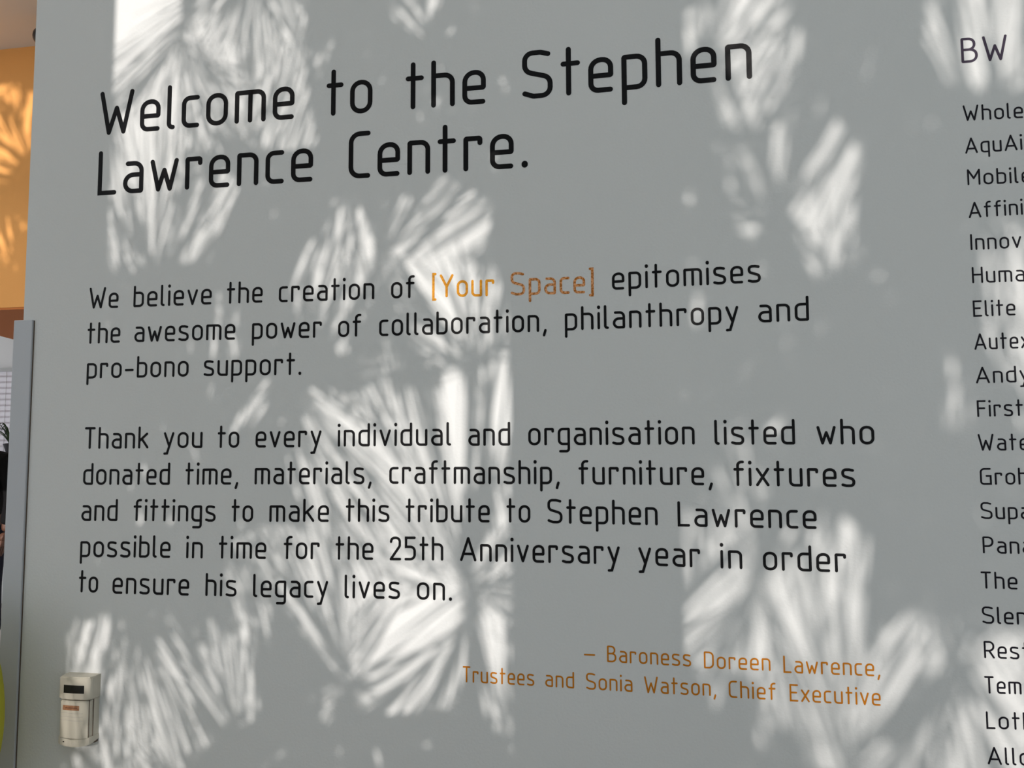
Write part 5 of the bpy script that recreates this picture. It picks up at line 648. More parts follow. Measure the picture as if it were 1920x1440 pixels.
 (-1028, 1268, 2.23, (-1040, 1270), [(1.176, 171, 270, 39.8, 0.043), (1.172, 260, 98, 29.4, 0.187), (0.204, 0, 225, 23.8, -0.019), (-1.607, 114, 223, 11.5, 0.094), (-1.286, 62, 314, 8.2, 0.004), (-1.338, 83, 295, 6.2, -0.02), (-1.406, 89, 146, 4.3, -0.037), (-1.398, 158, 228, 3.1, 0.071), (-1.584, 0, 299, 8.3, 0.056), (-1.482, 42, 305, 6.4, -0.038), (-1.292, 159, 390, 5.3, -0.116), (-1.046, 179, 214, 4.6, 0.024), (-1.089, 125, 83, 5.5, -0.103)]),
 (-842, 899, 2.11, (-836, 899), [(0.568, 97, 121, 23.9, -0.031), (2.703, 122, 281, 36, 0.002), (1.746, 104, 392, 3.5, 0.014), (2.036, 13, 186, 3.1, 0.004), (2.491, 15, 249, 7.9, -0.073), (1.974, 41, 177, 4.1, 0.128), (1.757, 165, 183, 5.2, 0.024), (0.587, 86, 396, 8.3, 0.053), (2.362, 116, 118, 15.7, 0.061), (1.872, 158, 95, 4.6, -0.088)]),
 (-874, 974, 2.26, (-859, 948), [(0.144, 180, 271, 28, -0.019), (-3.061, 91, 176, 20.5, -0.098), (0.195, 0, 420, 7.6, 0.041), (0.448, 389, 145, 2.9, -0), (1.952, 0, 200, 5.3, -0.078), (1.663, 198, 284, 4.6, -0.058), (1.776, 63, 311, 5.5, -0.011), (1.822, 7, 67, 6.6, 0.136)]),
 (-800, 979, 2.22, (-795, 950), [(0.72, 52, 95, 28.6, 0.023), (-0.001, 146, 145, 33.8, 0.143), (0.205, 195, 153, 41.6, -0.21), (0.058, 331, 93, 27.9, -0.011), (0.48, 0, 272, 36.2, 0.023), (3.144, 0, 283, 26.8, -0.07), (0.791, 65, 132, 30, -0.01), (0.385, 178, 273, 27.8, -0.036), (2.845, 16, 77, 23.1, -0.072), (2.441, 0, 162, 5.7, 0.082), (2.101, 0, 266, 6.9, -0.11), (1.945, 3, 264, 3, -0.01), (0.631, 104, 409, 3.7, -0.048), (2, 71, 247, 3.4, -0.023), (1.885, 0, 405, 4.8, 0.002), (2.225, 0, 152, 7.3, 0.01), (1.927, 150, 168, 5.5, 0.001), (1.813, 191, 257, 7, -0.01), (2.363, 0, 166, 7.2, 0.023), (2.264, 0, 241, 2.8, 0.111), (2.581, 48, 61, 4, -0.107), (0.376, 354, 98, 8.3, 0.114), (2.585, 42, 55, 7.8, -0.003), (-0.132, 206, 135, 27.7, 0.111), (1.77, 223, 105, 27.8, 0.214)]),
 (-960, 873, 2.22, (-954, 873), [(1.952, 62, 173, 23.4, 0.011), (1.955, 148, 74, 22.3, -0.049), (1.761, 29, 331, 8, -0.019), (1.806, 44, 372, 3.2, 0.054), (1.857, 169, 231, 6.9, 0.026), (1.462, 298, 199, 4.3, 0.059), (1.851, 183, 133, 6.4, 0), (2.006, 146, 99, 13.2, 0.032)]),
 (164, 1910, 3.21, (10, 1883), [(-1.369, 222, 192, 26.4, 0.015), (-1.313, 0, 310, 41.8, -0.051), (1.013, 50, 313, 28.1, 0.076), (1.289, 146, 170, 42.3, -0.061), (-1.965, 0, 330, 24.9, -0.029), (1.263, 147, 210, 16.4, 0.163), (2.07, 97, 223, 26.5, -0.027), (1.288, 69, 254, 16.9, -0.101), (-1.643, 257, 183, 25.1, -0.023), (0.567, 0, 135, 3.2, 0.026), (1.934, 0, 396, 2.9, -0.051), (1.414, 57, 167, 6.2, -0.021), (-0.893, 0, 171, 4, 0.054), (1.574, 61, 137, 3.6, -0.098), (-2.76, 0, 313, 4.5, 0.009), (1.001, 145, 253, 4.3, -0.049), (2.021, 0, 349, 2.8, -0.046), (1.843, 34, 296, 8, 0.012), (1.791, 357, 419, 5.8, 0.033), (-0.773, 0, 235, 5.6, -0.153), (1.8, 0, 139, 4.2, 0.114), (1.535, 30, 170, 4.7, -0.046), (1.799, 0, 270, 6.3, 0.049), (-2.707, 426, 185, 7.8, -0.027), (-3.106, 0, 247, 6, 0.101), (1.602, 47, 179, 4.9, -0.027), (-0.777, 337, 59, 17.8, 0.056)]),
 (78, 2163, 3.16, (10, 2138), [(2.699, 307, 101, 30, 0.153), (1.621, 155, 164, 36.4, -0.08), (0.925, 173, 288, 45.5, -0.177), (0.63, 185, 179, 40, 0.139), (-2.884, 207, 277, 39.9, -0.046), (1.179, 170, 184, 37.7, 0.018), (1.512, 101, 95, 28.6, 0.039), (1.695, 77, 186, 26, 0.015), (-1.835, 68, 281, 27.8, 0.019), (-1.602, 83, 262, 26.6, 0), (-1.409, 90, 201, 10.3, 0.14), (1.325, 178, 209, 17.6, 0.277), (-1.646, 179, 94, 14.5, 0.213), (-1.111, 91, 163, 19.3, -0.073), (-1.747, 0, 277, 28.2, -0.036), (-1.127, 38, 260, 11.5, -0.03), (0.599, 219, 193, 22.9, 0.174), (0.579, 42, 182, 3.5, 0.107), (-1.453, 0, 360, 8.3, -0.043), (1.78, 78, 168, 4.1, 0.083), (0.551, 87, 325, 8.4, -0.055), (0.608, 69, 181, 4.8, 0.047), (0.891, 16, 262, 3.4, 0.02), (0.845, 33, 174, 4.8, -0.021), (-2.623, 305, 359, 7.1, -0.021), (0.375, 0, 415, 7.4, 0.054), (1.009, 28, 304, 2.7, -0.016), (-2.664, 391, 132, 4.7, 0.035), (-2.533, 307, 365, 2.8, -0.127), (1.133, 0, 136, 3.4, 0.054), (1.381, 57, 210, 3.5, 0.008), (0.852, 83, 193, 8.3, 0.071), (1.446, 0, 237, 5.2, -0.123), (1.216, 0, 307, 6.5, 0.031), (-2.608, 269, 286, 5.6, 0.006), (-2.52, 372, 193, 8.3, -0.086), (1.172, 0, 366, 6.1, 0.061), (0.487, 24, 131, 4.1, 0.074), (-2.547, 333, 259, 6.9, -0.05), (-2.579, 279, 270, 5.8, 0.009), (-2.634, 343, 232, 7.6, 0.001), (-2.554, 363, 208, 5.1, -0.015), (1.235, 0, 411, 4.8, 0.007), (1.349, 59, 345, 6.6, -0.028), (-2.591, 296, 262, 4.8, -0.053), (0.608, 64, 308, 7.6, -0.042), (-1.618, 314, 242, 5.7, -0.013), (-2.521, 306, 217, 6.1, 0.004), (-2.404, 329, 207, 5.9, -0.13), (1.142, 68, 219, 4, 0.025), (-2.51, 376, 138, 6.5, 0.011)]),
 (124, 2044, 3.34, (10, 2054), [(2.757, 23, 125, 37.5, -0.006), (1.789, 307, 286, 42.5, 0.077), (3.004, 0, 261, 45.6, 0.102), (-2.193, 134, 131, 36.7, 0.053), (-1.856, 182, 186, 22.2, 0.12), (0.616, 231, 288, 17.9, -0.055), (1.798, 41, 116, 14.9, 0.106), (-1.146, 0, 172, 16.5, 0.055), (-1.587, 193, 159, 14.3, -0.111), (-1.71, 276, 283, 3.7, 0.129), (-1.391, 52, 259, 6.9, -0.017), (1.052, 0, 417, 5.9, 0.066), (0.833, 268, 189, 8.1, -0.113), (-1.716, 0, 288, 8.1, 0.014), (1.774, 276, 217, 3.2, 0.057), (1.082, 46, 343, 4.5, 0.006), (1.087, 39, 201, 6.2, 0.02), (1.466, 187, 395, 7.8, -0.103), (1.94, 0, 371, 4.2, 0.111), (-2.749, 353, 150, 7.3, -0.008), (-2.81, 352, 144, 3.3, 0.062), (0.174, 5, 172, 5.9, 0.135)]),
 (134, 1352, 3.19, (10, 1397), [(1.132, 122, 332, 22, 0.109), (-1.881, 139, 177, 39, 0.167), (1.282, 0, 254, 27.6, -0.155), (1.409, 7, 120, 23.5, -0.033), (2.097, 121, 134, 23.6, -0.1), (1.831, 121, 287, 25.2, 0.07), (1.46, 90, 85, 15.6, -0.078), (1.588, 0, 124, 12.3, -0.019), (0.878, 21, 269, 16.4, 0.146), (1.592, 165, 125, 15.9, 0.038), (1.618, 80, 85, 11.2, 0.043), (-2.355, 0, 405, 6.4, -0.013), (-2.459, 32, 238, 6.9, 0.035), (-1.76, 84, 192, 4.6, 0.027), (-1.477, 0, 263, 4.2, 0.01), (-2.268, 0, 274, 2.7, -0.076), (1.898, 53, 289, 2.9, -0.078), (-1.375, 82, 161, 2.6, -0.002), (-1.792, 56, 149, 7.2, 0.025), (-2.325, 0, 347, 5.7, -0.132), (-1.463, 143, 144, 6.4, -0.118), (-1.165, 195, 225, 7.8, -0.015), (-1.358, 178, 236, 8.4, -0.056), (-1.284, 0, 320, 4.2, 0.001), (-2.017, 59, 206, 4.6, 0.079), (-1.39, 104, 176, 5.1, -0.051), (-1.306, 69, 255, 7.1, -0.01), (-1.585, 92, 146, 7, -0.092), (1.706, 49, 288, 4.7, -0.056), (-1.911, 0, 415, 7.2, 0.02), (-1.736, 0, 381, 5.1, 0.083), (-2.262, 53, 145, 3.6, 0.002), (-1.184, 71, 337, 8.2, -0.093), (-2.204, 100, 155, 3.4, -0.071), (-1.337, 295, 400, 6.2, 0.032), (-1.313, 41, 350, 5.6, 0.02), (2.012, 46, 306, 4.1, -0.007), (-1.992, 157, 227, 8.3, -0.002), (-1.445, 90, 196, 6, -0.103), (-1.307, 166, 171, 6.1, -0.014), (-1.474, 221, 276, 6.3, 0.046), (-1.298, 189, 52, 3.5, 0.034), (-1.278, 189, 177, 5.9, -0.147)]),
 (250, 1101, 3.37, (277, 947), [(-0.293, 230, 185, 31, -0.061), (-2.476, 137, 212, 36.3, -0.154), (-0.184, 163, 320, 40.6, 0.043), (-0.369, 133, 251, 28.6, -0.067), (-0.355, 273, 307, 36.5, -0.004), (-0.308, 241, 232, 42.4, 0.113), (-0.807, 93, 317, 35.7, 0.056), (-1.802, 4, 313, 28, -0.008), (-0.516, 151, 134, 36.1, 0.039), (0.738, 87, 93, 28, -0.081), (-0.553, 94, 174, 36.6, -0.287), (0.63, 39, 128, 19.2, -0.068), (-1.326, 0, 141, 13.5, -0.097), (1.93, 333, 161, 2.8, -0.015), (1.872, 315, 146, 4.9, 0.081), (1.477, 174, 316, 5.1, 0.001), (1.88, 100, 242, 4.3, -0.067), (1.066, 57, 196, 6.5, -0.062), (2.033, 334, 231, 3, 0.007), (-0.876, 4, 150, 7.5, -0.007), (1.726, 19, 395, 4.9, 0.02), (1.641, 14, 365, 4, -0.027), (1.158, 3, 225, 5.1, -0.066), (1.858, 121, 186, 8.5, -0.11), (1.81, 0, 296, 5.3, -0.136), (1.072, 66, 283, 2.7, 0.012), (1.259, 0, 349, 3.3, 0.15), (1.36, 73, 167, 6.9, -0.027), (1.159, 116, 205, 3.2, 0.022), (1.73, 198, 285, 3.1, -0.008), (1.448, 0, 380, 3.7, -0.1), (0.856, 0, 201, 4.5, 0.01), (1.855, 197, 142, 6.3, -0.014), (1.671, 147, 322, 8, 0.113), (1.736, 264, 141, 5.4, 0.035), (1.431, 0, 361, 5.6, 0.026), (0.83, 0, 202, 3, 0.045), (0.879, 0, 234, 6.5, 0.078), (0.821, 7, 202, 7.7, -0.053), (-0.096, 175, 382, 7.9, 0.009), (0.714, 257, 177, 8.8, 0), (1.875, 111, 50, 5, 0.041), (2.608, 223, 98, 6.3, 0.008), (0.646, 266, 98, 27.2, 0.238)]),
 (405, 1220, 3.35, (278, 949), [(1.945, 119, 112, 33.5, -0.085), (1.025, 323, 165, 34.5, -0.058), (-0.827, 156, 331, 36.8, -0.004), (1.167, 67, 98, 27.5, -0.018), (1.472, 28, 186, 22.1, 0.07), (-2.572, 103, 93, 22.8, 0.082), (0.796, 147, 285, 40.7, 0.106), (2.064, 105, 297, 37.9, -0.152), (-1.23, 110, 137, 23.6, 0.044), (-2.505, 0, 181, 23.7, 0.031), (-0.46, 119, 229, 20.1, 0.021), (-1.264, 77, 260, 23.2, 0.106), (-1.535, 99, 189, 10.1, 0.114), (-2.205, 129, 181, 10.1, 0.001), (1.441, 89, 399, 7.5, 0.118), (-1.152, 90, 141, 4.8, 0.056), (-2.385, 60, 345, 7.5, 0.042), (-1.248, 49, 210, 3.4, -0.029), (-2.241, 4, 214, 5.8, 0.035), (-2.134, 88, 163, 3.7, -0.039), (-1.967, 0, 270, 7.6, -0.014), (-1.207, 0, 331, 8, 0.067), (-2.265, 0, 254, 3.4, -0.066), (-2.18, 60, 350, 2.7, 0.009), (-2.324, 44, 331, 3.6, 0.053), (0.469, 43, 407, 6, 0.024), (-0.641, 65, 372, 6.9, 0.018), (-2.39, 53, 102, 8.4, 0.078), (-1.944, 110, 72, 4.8, -0.129), (-2.965, 13, 66, 19.8, 0.053)]),
 (498, 1903, 3.06, (625, 1937), [(1.641, 353, 227, 45.8, 0.005), (0.638, 98, 108, 23.5, -0.082), (1.372, 319, 111, 24.3, -0.023), (-2.57, 172, 199, 24.4, -0.071), (1.402, 224, 189, 43.1, -0.019), (1.141, 230, 273, 24.5, 0.057), (0.964, 94, 151, 42.4, 0.052), (0.493, 29, 310, 32.6, -0.087), (0.049, 0, 183, 27.6, 0.082), (1.438, 293, 145, 40.2, -0.063), (0.249, 66, 186, 31.5, -0.059), (2.049, 76, 204, 42.5, 0.033), (-1.161, 151, 253, 42.5, -0.14), (1.701, 299, 196, 29.8, 0.155), (1.309, 301, 212, 11.5, 0.038), (-1.204, 246, 192, 28, 0.051), (1.798, 248, 139, 11.6, -0.017), (-1.062, 128, 204, 24.2, 0.14), (1.357, 150, 154, 20.9, -0.017), (1.818, 250, 173, 18.4, -0.064), (1.847, 212, 277, 24.2, -0.141), (1.575, 127, 236, 4.5, 0.035), (1.605, 110, 334, 7.9, 0.025), (1.828, 70, 305, 6.1, -0.096), (-1.637, 396, 151, 3, -0.032), (1.651, 166, 321, 7.7, 0.088), (1.512, 245, 373, 4.6, 0.047), (1.847, 69, 309, 6, -0.009), (1.533, 129, 181, 3.8, -0.021), (-1.325, 32, 147, 2.8, 0.021), (1.522, 82, 148, 7.5, -0.039), (-1.358, 42, 172, 8, -0.073), (1.947, 127, 170, 3.7, -0.061), (1.764, 202, 344, 6.1, -0.11), (-0.397, 0, 417, 6.1, 0.046), (1.425, 139, 368, 3.8, 0.092), (-1.843, 237, 360, 4.7, 0.013), (-0.444, 0, 307, 3, 0.024), (1.587, 240, 310, 4.9, 0.023), (1.603, 219, 333, 6.7, -0.031), (-1.336, 0, 296, 6.2, -0.01), (1.441, 276, 261, 5.3, 0.095), (1.509, 183, 58, 4, 0.087), (1.686, 153, 55, 6.2, 0.122), (2.318, 81, 298, 7.8, -0.062)]),
 (410, 1541, 3.27, (625, 1522), [(0.973, 310, 160, 37.9, 0.042), (-1.804, 60, 170, 35.4, 0.152), (0.865, 214, 259, 21.5, -0.091), (1.974, 208, 141, 17.7, -0.007), (-1.778, 212, 304, 5.8, 0.072), (1.622, 0, 190, 5.3, 0.077), (-1.629, 281, 272, 5.8, -0.024), (-1.666, 354, 333, 3.7, 0.009), (1.38, 0, 150, 7.1, -0.04), (1.307, 1, 196, 6.5, -0.003), (-1.478, 202, 178, 4.8, -0.081), (1.301, 268, 414, 5.4, -0.099), (1.604, 0, 254, 5.4, -0.035), (-1.278, 248, 385, 7.7, 0.072), (-2.028, 233, 135, 3.5, 0.035), (-1.165, 70, 129, 5.3, 0.053)]),
 (264, 2216, 3.23, (304, 2446), [(1.803, 81, 282, 35.5, 0.038), (0.91, 71, 326, 30.9, -0.064), (0.308, 336, 104, 31.2, 0.202), (0.519, 104, 104, 31.1, 0.071), (-0.797, 267, 117, 35, 0.116), (2.137, 157, 189, 22.9, 0.087), (2.326, 48, 327, 38.8, 0.078), (0.483, 127, 265, 26.5, 0.181), (0.727, 123, 272, 37.3, 0.019), (-1.332, 84, 162, 45.6, 0.018), (-1.597, 56, 114, 34.3, -0.073), (0.935, 119, 254, 37.2, 0.122), (1.329, 73, 213, 37.7, 0.044), (0.421, 176, 178, 33.8, 0.001), (0.321, 64, 189, 39.8, -0.086), (-0.773, 59, 335, 25.9, 0.278), (0.229, 129, 329, 38.1, -0.197), (1.129, 175, 262, 43.3, 0.043), (0.545, 322, 249, 21.8, 0.075), (1.512, 180, 129, 19.7, 0.013), (2.349, 235, 285, 23.1, -0.056), (2.498, 0, 289, 17.4, -0.022), (1.908, 0, 276, 25.1, 0.14), (-2.096, 86, 203, 5.1, 0.037), (0.806, 43, 396, 6.3, 0.024), (-2.282, 44, 189, 5, 0.109), (-2.138, 0, 335, 7.9, -0.041), (0.322, 154, 369, 6.2, -0.008), (-1.177, 0, 368, 6.5, 0.073), (-2.828, 145, 130, 5, 0.028), (-2.85, 147, 124, 14.1, 0.036), (0.764, 282, 60, 6.5, 0.049), (0.388, 302, 69, 16, -0.099)]),
 (330, 2133, 3.42, (385, 2446), [(1.243, 191, 259, 41.4, 0.027), (2.018, 59, 106, 30, 0.13), (1.88, 108, 165, 31.8, 0.075), (2.325, 51, 298, 32, -0.209), (2.231, 76, 279, 23.4, 0.01), (2.064, 179, 234, 39.2, 0.055), (2.249, 164, 200, 44.9, 0.035), (0.742, 205, 326, 41.1, -0.011), (2.432, 299, 100, 23.4, -0.06), (0.749, 225, 273, 32.8, -0.125), (1.859, 233, 226, 42, 0.003), (1.695, 224, 156, 25.6, 0.033), (1.038, 293, 153, 42.2, -0.049), (0.871, 232, 310, 37.1, 0.136), (2.022, 19, 203, 45.1, -0.009), (-0.627, 97, 313, 37.7, 0.133), (0.788, 348, 167, 30.3, 0), (0.884, 186, 236, 28.4, -0.086), (2.884, 5, 90, 27.1, -0.017), (-1.375, 283, 217, 42.2, -0.084), (2.495, 270, 238, 37.5, -0.042), (-2.024, 35, 277, 6.2, -0.062), (-1.821, 201, 377, 3.2, 0.005), (-2.01, 67, 175, 5.8, -0.031), (-2.145, 0, 360, 3, -0.018), (1.498, 0, 418, 6.7, -0.028), (-1.957, 104, 143, 7.6, -0.129), (-0.872, 283, 335, 8.4, -0.024), (0.908, 297, 196, 4, -0.03), (2.244, 249, 150, 18.2, -0.12), (1.13, 238, 156, 23.9, -0.06), (1.537, 0, 159, 22, -0.039)]),
 (259, 2088, 3.05, (291, 2447), [(-0.704, 31, 245, 39, -0.052), (-1.11, 317, 272, 34.3, -0.03), (0.656, 83, 92, 23.4, 0.038), (0.905, 94, 308, 27.1, -0.047), (-0.629, 115, 267, 32.3, 0.207), (-2.01, 395, 125, 20.8, 0.044), (-1.874, 414, 206, 7.7, -0.058), (0.996, 93, 223, 5.7, -0.111), (-0.434, 32, 166, 7.8, 0.029), (-1.935, 0, 403, 4.1, 0.005), (-2.716, 63, 195, 3.7, -0.019), (1.917, 338, 109, 25.6, -0.151), (0.84, 396, 95, 23.5, -0.058)]),
 (364, 2013, 3.10, (628, 2013), [(-0.371, 99, 156, 38.9, 0.01), (-0.562, 118, 185, 44.8, 0.041), (1.578, 79, 103, 30.9, -0.15), (1.591, 308, 256, 41.4, -0.108), (-0.789, 95, 114, 34.1, 0.076), (-0.728, 225, 137, 27.6, 0.03), (-0.723, 302, 109, 32.6, -0.102), (1.682, 198, 297, 22.6, 0.115), (-0.975, 91, 129, 38.7, 0.058), (1.69, 220, 243, 27.5, -0.02), (2.083, 55, 98, 29.5, -0.276), (0.276, 149, 245, 34.8, 0.028), (1.064, 247, 278, 40.6, -0.105), (-0.632, 59, 272, 34.8, -0.094), (-1.294, 364, 285, 13.7, 0.163), (0.342, 35, 283, 25, -0.079), (-1.178, 240, 192, 5.6, -0.021), (2.039, 118, 382, 6.4, -0.014), (-1.216, 273, 285, 5.4, 0.035), (1.795, 52, 392, 8.3, 0.014), (-0.597, 241, 157, 6.6, -0.103), (-1.669, 164, 108, 23.9, 0.02)]),
 (316, 1959, 3.31, (627, 1986), [(-1.85, 144, 201, 35.6, 0.218), (-1.961, 205, 90, 27.1, -0.027), (-0.257, 190, 231, 36.5, 0.026), (-1.304, 0, 154, 38.6, 0.05), (-1.869, 235, 231, 25.3, -0.04), (-1.049, 329, 89, 13.8, -0.054), (1.9, 68, 257, 16.4, 0.044), (1.241, 328, 203, 21.5, -0.004), (-0.42, 0, 351, 5.7, -0.055), (-0.424, 218, 256, 5.8, -0.007), (0.599, 50, 275, 8.3, -0.009), (0.473, 159, 334, 7.2, -0.028), (1.865, 371, 143, 25.2, -0.043)]),
 (73, 1975, 3.24, (11, 2011), [(0.862, 219, 330, 31.2, -0.014), (0.201, 223, 305, 40.7, -0.232), (0.937, 295, 215, 32.1, 0.035), (1.534, 277, 241, 43.7, 0.01), (2.333, 0, 280, 42.8, 0.075), (0.667, 193, 127, 22.6, -0.03), (-1.265, 0, 328, 30.9, -0.062), (1.614, 233, 209, 19.1, -0.013), (0.726, 90, 235, 18.7, -0.095), (1.029, 244, 219, 19.5, 0.078), (-1.721, 61, 383, 6.5, 0.042), (1.125, 95, 338, 7.1, -0.093), (-0.773, 0, 396, 7.4, 0.093), (1.084, 136, 263, 4.8, 0.021), (-2.889, 347, 69, 8.7, 0.041), (-0.731, 49, 109, 22.5, -0.003)]),
 (78, 1814, 3.40, (12, 1814), [(2.199, 0, 276, 26.5, 0.003), (-1.267, 265, 109, 32.6, -0.051), (-1.136, 287, 222, 35.1, 0.087), (0.795, 187, 239, 13, -0.034), (1.61, 142, 74, 10.1, -0.15), (0.764, 126, 93, 11.2, 0.027), (0.738, 106, 124, 17.1, 0.059), (-1.671, 193, 265, 10.1, 0.034), (1.293, 230, 309, 8, -0.083), (-1.811, 0, 238, 7.1, -0.054), (0.734, 151, 154, 3.8, 0.034), (-1.694, 187, 184, 6.3, 0.145), (-0.848, 98, 157, 8.2, 0.031), (-1.703, 337, 268, 5.5, -0.007), (-1.698, 242, 198, 5.1, 0.029), (-1.775, 233, 234, 5.9, 0.134), (1.164, 178, 161, 6.9, 0.039), (-1.704, 360, 137, 6.1, 0.028), (1.542, 230, 318, 8.4, 0.109), (-1.692, 308, 188, 6.4, 0.066), (1.335, 229, 247, 4.2, -0.098), (-2.901, 317, 234, 4.1, 0.068), (-1.646, 404, 59, 5.8, 0.014), (1.446, 263, 70, 4.7, -0.046), (0.965, 339, 145, 25.1, 0.077), (2.969, 301, 95, 24.2, 0.064)]),
 (187, 1760, 3.20, (7, 1695), [(-1.244, 0, 309, 40.3, -0.001), (-2.453, 14, 248, 22.5, 0.033), (-2.286, 0, 150, 25.8, -0.02), (2.038, 309, 334, 31.7, -0.2), (2.509, 36, 145, 34.8, 0.113), (2.696, 135, 146, 33.1, 0.192), (0.541, 83, 96, 28.2, -0.1), (-1.211, 316, 181, 33.3, 0.034), (1.896, 158, 139, 20.5, -0.044), (1.762, 235, 92, 10.2, -0.103), (-1.378, 208, 133, 24.9, -0.054), (-1.468, 426, 221, 5.8, -0.049), (-1.547, 252, 419, 2.9, 0.075), (-0.53, 350, 228, 6.5, -0.052), (2.021, 276, 242, 4.5, 0.105), (2.158, 0, 134, 7.5, 0.037), (1.578, 178, 263, 4, -0.057), (1.735, 116, 245, 2.6, -0.149), (0.702, 201, 165, 5.2, 0.05), (2.69, 123, 145, 6.7, -0.044), (1.567, 232, 163, 3.9, -0.054), (-1.532, 239, 227, 7.3, -0.043), (1.051, 79, 173, 2.8, 0.063), (-1.607, 0, 286, 5.7, -0.073), (1.674, 85, 309, 7.5, 0.02), (-1.859, 303, 205, 4.1, -0.08)]),
 (279, 1773, 3.12, (7, 1700), [(1.065, 30, 307, 33.7, 0.064), (-0.621, 369, 109, 28.5, -0.051), (0.827, 303, 119, 35.8, -0.187), (-2.04, 20, 190, 45.6, -0.037), (2.646, 96, 338, 35.8, 0.079), (-1.513, 117, 239, 29.1, -0.057), (-0.199, 256, 137, 22.6, -0.045), (1.474, 243, 384, 8, 0.11), (-1.718, 292, 143, 7.1, 0.051), (1.49, 0, 238, 7.6, 0.029), (-1.709, 111, 336, 7.8, 0.005), (0.47, 154, 226, 2.7, 0.038), (2.129, 373, 139, 4.8, -0.032), (0.825, 0, 297, 7.7, -0.007), (2.103, 13, 120, 3.1, -0.076), (0.985, 99, 151, 26.3, 0.003)]),
 (356, 1834, 3.56, (628, 1961), [(-2.738, 293, 252, 32.5, -0.038), (0.929, 194, 198, 23, -0.184), (0.638, 152, 245, 39.2, 0.05), (0.538, 194, 222, 30.3, 0.098), (-2.856, 24, 216, 29.3, 0.074), (-1.384, 157, 201, 25.7, -0.234), (1.119, 46, 346, 7, 0.041), (2.99, 184, 222, 8.5, -0.118), (-1.798, 333, 188, 5.8, 0.036)]),
 (406, 1953, 3.15, (628, 1953), [(-1.938, 0, 234, 34.3, 0.23), (1.755, 75, 117, 35, -0.075), (1.047, 333, 137, 41.1, -0.003), (1.111, 284, 103, 31, -0.28), (-1.355, 332, 140, 35.1, -0.034), (0.866, 219, 235, 29.5, 0.109), (-1.335, 342, 268, 26.2, 0.112), (1.723, 176, 206, 31.2, -0.152), (0.922, 199, 222, 38.4, -0.141), (2.193, 248, 93, 27.8, -0.027), (-1.325, 66, 254, 31.4, -0.121), (-1.494, 212, 101, 30.4, -0.01), (-1.58, 182, 210, 11.1, -0.018), (0.477, 133, 130, 26.4, -0.002), (-1.222, 118, 194, 3.6, -0.102), (-1.028, 154, 282, 4.2, -0.065), (-1.52, 169, 397, 5.8, -0.015), (-1.29, 169, 307, 3.1, 0.033), (-1.895, 273, 406, 5.9, -0.018)]),
 (474, 2005, 3.09, (630, 2005), [(-2.423, 386, 142, 26.4, 0.075), (1.379, 292, 202, 34.3, -0.083), (0.658, 33, 210, 26.3, 0.094), (-1.694, 112, 299, 35.1, -0.245), (-1.859, 379, 141, 25.1, 0.128), (2.131, 92, 214, 29.1, -0.054), (0.809, 70, 300, 44.3, -0.071), (1.149, 215, 146, 30.5, -0.114), (1.801, 161, 247, 23.9, -0.104), (-1.227, 167, 172, 42.8, 0.065), (1.198, 302, 249, 27.2, -0.035), (1.518, 173, 221, 13.9, -0.038), (-1.574, 88, 244, 7.1, 0.03), (1.921, 120, 211, 5.7, 0.011), (1.245, 144, 242, 8.4, 0.108), (-1.42, 48, 271, 3, -0.094), (-1.543, 77, 365, 2.9, -0.016), (-1.495, 179, 208, 6.3, 0.048), (-1.304, 105, 259, 4.6, -0.017), (1.953, 18, 289, 6.9, 0.108), (1.41, 152, 341, 6.2, -0.008), (1.974, 343, 320, 5.8, 0.098), (1.836, 74, 236, 5.7, 0.021), (1.464, 70, 287, 7.6, 0.05)]),
 (397, 1737, 3.17, (8, 1703), [(1.39, 29, 280, 45.1, 0.061), (-1.041, 255, 215, 28.7, 0.079), (2.908, 176, 187, 44.5, 0.029), (-1.132, 196, 113, 30.5, 0.239), (2.981, 0, 338, 44.1, 0.029), (1.675, 289, 212, 34.2, 0.004), (-1.906, 72, 156, 41.7, -0.069), (1.954, 307, 109, 28.5, -0.029), (1.269, 287, 129, 24.4, 0.066), (-1.721, 322, 283, 5.2, 0.125), (3.093, 167, 268, 4.2, -0.031)]),
 (122, 1680, 3.20, (9, 1690), [(-0.488, 215, 274, 44.1, -0.063), (-2.28, 76, 159, 27, 0.102), (-0.382, 319, 273, 36.4, -0.092), (1.335, 251, 211, 34.8, -0.04), (0.904, 314, 253, 33.4, -0.1), (1.827, 246, 100, 21.7, -0.184), (1.691, 81, 289, 25.5, -0.011), (-1.616, 380, 259, 8.3, -0.041), (-1.659, 43, 250, 3.6, -0.102), (1.371, 359, 221, 6.3, 0.05), (-1.844, 195, 410, 5.7, -0.029), (1.101, 282, 350, 6.8, 0.059), (-1.428, 17, 360, 6, 0.019), (-1.667, 366, 364, 6.1, -0.003), (-1.821, 206, 200, 7.2, -0.024)]),
